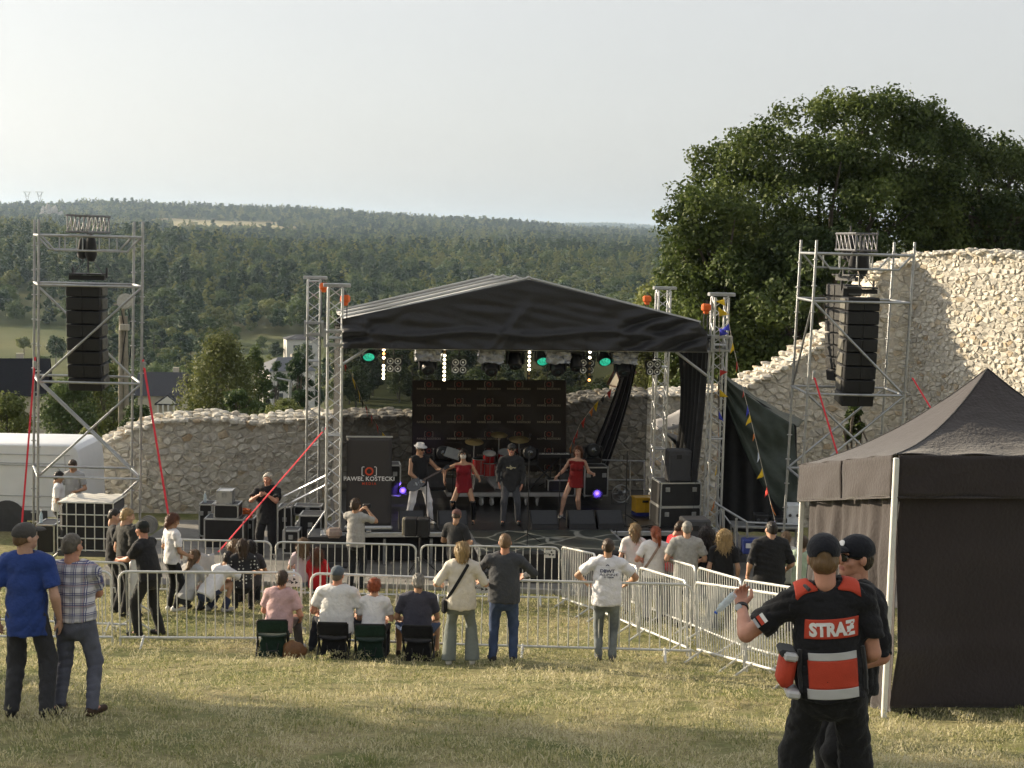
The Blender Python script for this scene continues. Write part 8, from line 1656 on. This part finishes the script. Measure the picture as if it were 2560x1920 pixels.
# ---------------------------------------------------------------- houses
ROOFD = mat('dark_roof_tiles', (.045, .045, .052), .8, 0, .25, 6, .4, 8, stretch=(1, 1, 4)); ROOFG = mat('grey_roof', (.13, .135, .15), .8, 0, .2, 5); RENDER = mat('pale_render', (.5, .45, .36), .9, 0, .1, 2); RENDW = mat('white_render', (.62, .6, .56), .9, 0, .08, 2); GLASS = mat('window_glass', (.03, .04, .05), .1, 0, .2, 3, spec=.8)
def house(label, px, d, W, D, Hh, rh, rz, wallm, roofm, hip=False, wins=(), zoff=0., name='house', chim=(.2, .1)):
    q = GD(px, d); t = thing(name, label, 'house', (q.x, d, q.z + zoff), rz, 'houses in the valley'); MB().box((0, 0, Hh / 2 - 1), (W, D, Hh + 2)).build('wall', wallm, t); o = .45; r = MB(); w, e = W / 2 + o, D / 2 + o
    if hip: r.add([(-w, -e, Hh), (w, -e, Hh), (w, e, Hh), (-w, e, Hh), (-w * .3, 0, Hh + rh), (w * .3, 0, Hh + rh)], [(0, 1, 5, 4), (1, 2, 5), (2, 3, 4, 5), (3, 0, 4), (3, 2, 1, 0)])
    else: r.add([(-w, -e, Hh - .2), (w, -e, Hh - .2), (w, e, Hh - .2), (-w, e, Hh - .2), (-w, 0, Hh + rh), (w, 0, Hh + rh)], [(0, 1, 5, 4), (2, 3, 4, 5), (3, 2, 1, 0)]); r.add([(-w + o, -e + o, Hh - .21), (-w + o, e - o, Hh - .21), (-w + o, 0, Hh + rh - .2)], [(0, 1, 2)], 1); r.add([(w - o, -e + o, Hh - .21), (w - o, e - o, Hh - .21), (w - o, 0, Hh + rh - .2)], [(0, 2, 1)], 1)
    ro = r.build('roof', [roofm, wallm], t, smooth=None); cx, cy = chim; MB().box((W * cx, D * cy, Hh + rh * .9), (.7, .6, 1.6)).build('chimney', RENDER, ro)
    for x, z, ww, wh in wins: f = MB().box((x, -D / 2 - .03, z), (ww + .2, .08, wh + .2)).build('window', RENDW, t); MB().box((x, -D / 2 - .06, z), (ww, .06, wh)).build('pane', GLASS, f)
    return t
house('pale villa with a grey hipped roof seen beside the left stage tower', 712, 300, 9.5, 9, 7.2, 2.4, math.radians(28), RENDW, ROOFG, True, ((-2.6, 5.0, 1.3, 1.6), (1.8, 5.0, 1.3, 1.6), (-2.6, 2, 1.2, 1.5)), zoff=P(712, 1010, 300).z - GD(712, 300).z)
t = house('grey-roofed house with a white columned veranda behind the left scaffold', 408, 190, 5.4, 7, 3.2, 2.5, math.radians(6), RENDER, ROOFD, False, (), zoff=P(408, 1040, 190).z - GD(408, 190).z, chim=(.28, .15)); MB().prism([(-1.4, 2.0), (1.6, 2.0), (1.6, 2.2), (.2, 3.4), (-1.4, 2.2)], 2.2, Matrix.Translation((1.0, -4.2, 0))).build('porch_roof', ROOFD, t); MB().prism([(-1.1, 2.2), (1.4, 2.2), (.2, 3.15)], .1, Matrix.Translation((1.0, -5.33, 0))).build('porch_gable', RENDW, t); [MB().box((x, -5.2, 1.0), (.22, .22, 2.1)).build('column', RENDW, t) for x in (0., .65, 1.3, 2.0)]; MB().box((1.0, -4.4, .2), (2.6, 1.6, .4)).build('porch_floor', RENDW, t)
house('house with a big dark roof and cream gable at the left edge', 8, 150, 8.6, 7, 2.6, 3.3, math.radians(14), RENDER, mat('black_roof', (.016, .016, .02), .9, 0, .2, 5, spec=.1), False, ((1.5, 1.4, 1, 1.2),), zoff=P(18, 1040, 150).z - GD(18, 150).z)
house('small white flat-looking house on the meadow behind the left tower', 752, 420, 9, 8, 5.5, 1.2, math.radians(15), RENDW, ROOFD, True, ((-2, 3.2, 1.2, 1.5), (2, 3.2, 1.2, 1.5)), zoff=P(752, 895, 420).z - GD(752, 420).z)
house('house with a red-brown roof behind the tree by the wall', 1590, 260, 8, 7, 4, 3, .3, RENDER, mat('red_roof', (.16, .06, .04), .8), False, ((0, 2, 1, 1.2),), zoff=P(1590, 1020, 260).z - GD(1590, 260).z)
# ---------------------------------------------------------------- poles, pylons, crag, far hill trees
def pole():
    d = 80.; b = GD(310, d); zt = P(308, 790, d).z; t = thing('utility_pole', 'concrete utility pole with a round fitting and cables behind the line array', 'utility pole', b); H = zt - b.z; cm_ = mat('old_concrete', (.3, .26, .21), .9, 0, .2, 4)
    for x in (-.2, .22): MB().tube([(x * 1.0, 0, 0), (x * .55, 0, H)], [.17, .12], 8).build('leg', cm_, t)
    for k in range(5): MB().box((0, 0, H * (.3 + .15 * k)), (.36, .14, .25)).build('rung', cm_, t)
    MB().box((.12, -.2, H - .6), (.5, .3, .36), ch=.04).build('box', mat('grey_box', (.4, .36, .3), .6), t); MB().tube([(-.5, 0, H + .6), (.5, 0, H + .75)], .05, 6).build('crossarm', cm_, t); MB().lathe([(0, -.25), (.25, -.22), (.42, .05), (.44, .22), (.3, .25), (0, .2)], 16, Matrix.Translation((.18, -.15, H + .75)) @ Matrix.Rotation(1.2, 4, 'X')).build('siren', mat('siren_grey', (.36, .34, .29), .5), t)
    MB().tube([(0, 0, H - .3), (0, 0, H + .9)], .08, 8).build('mast', cm_, t); m = MB(); [m.tube([(x, -.1, H + .4), (x + .25, -.16, H - .9), (x + .05, -.2, H - 2.6)], .03, 5) for x in (.3, -.1)]; m.build('cable', RUBBER, t)
pole()
_q = thing('steel_post', 'thin grey lamp post beside the villa', 'post', GD(722, 100)); MB().tube([(0, 0, 0), (0, 0, P(722, 950, 100).z - _q.location.z)], .1, 8).build('shaft', STEEL, _q); MB().tube([(0, 0, P(722, 952, 100).z - _q.location.z), (-.9, 0, P(722, 946, 100).z - _q.location.z)], .07, 6).build('arm', STEEL, _q)
for px, lb in ((68, 'left one of two distant V-shaped power pylons on the horizon'), (99, 'right one of two distant V-shaped power pylons on the horizon')):
    d = 3350; b = P(px, 502, d); zt = P(px, 480, d).z; t = thing('power_pylon', lb, 'pylon', (b.x, d, b.z), 0, 'power pylons on the far ridge'); H = zt - b.z; m = MB()
    for s in (-1, 1): m.tube([(s * .8, 0, -14), (s * .8, 0, 0), (s * 6.0, 0, H)], .6, 4); m.tube([(s * .4, 0, H * .5), (s * 6.0, 0, H)], .5, 4)
    m.tube([(-9.5, 0, H), (9.5, 0, H)], .55, 4); m.tube([(-3.2, 0, H * .5), (3.2, 0, H * .5)], .3, 4); m.build('lattice', DGREY, t)
def crag():
    d = 2250; rng = np.random.default_rng(8); t = thing('limestone_crag', 'pale limestone crag rising from the wooded slope at the far left', 'rock', P(128, 556, d)); m = mat('crag_stone', (.36, .34, .31), .95, 0, .35, .12, 1., .3)
    for k in range(13): px = 104 + 5.4 * k + rng.uniform(-2, 2); h = [18, 27, 24, 30, 25, 22, 27, 20, 16, 18, 12, 10, 8][k]; c = P(px, 555, d) - t.location; vs, fs = lump((c.x, rng.uniform(-5, 5), h * .38), (9, 12, h * 1.35), rng); MB().add(vs, fs).build('rock_face', m, t, smooth=None)
crag()
# trees west of the lawn, outside the picture, whose shade lies on the foreground
for x, y, s, i in ((-24, 20.0, 1.05, 0), (-30, 18.5, 1.2, 0)): place_tree(i, x, y, s, 'lawn tree beyond the left edge casting shade on the foreground', 'trees west of the lawn')
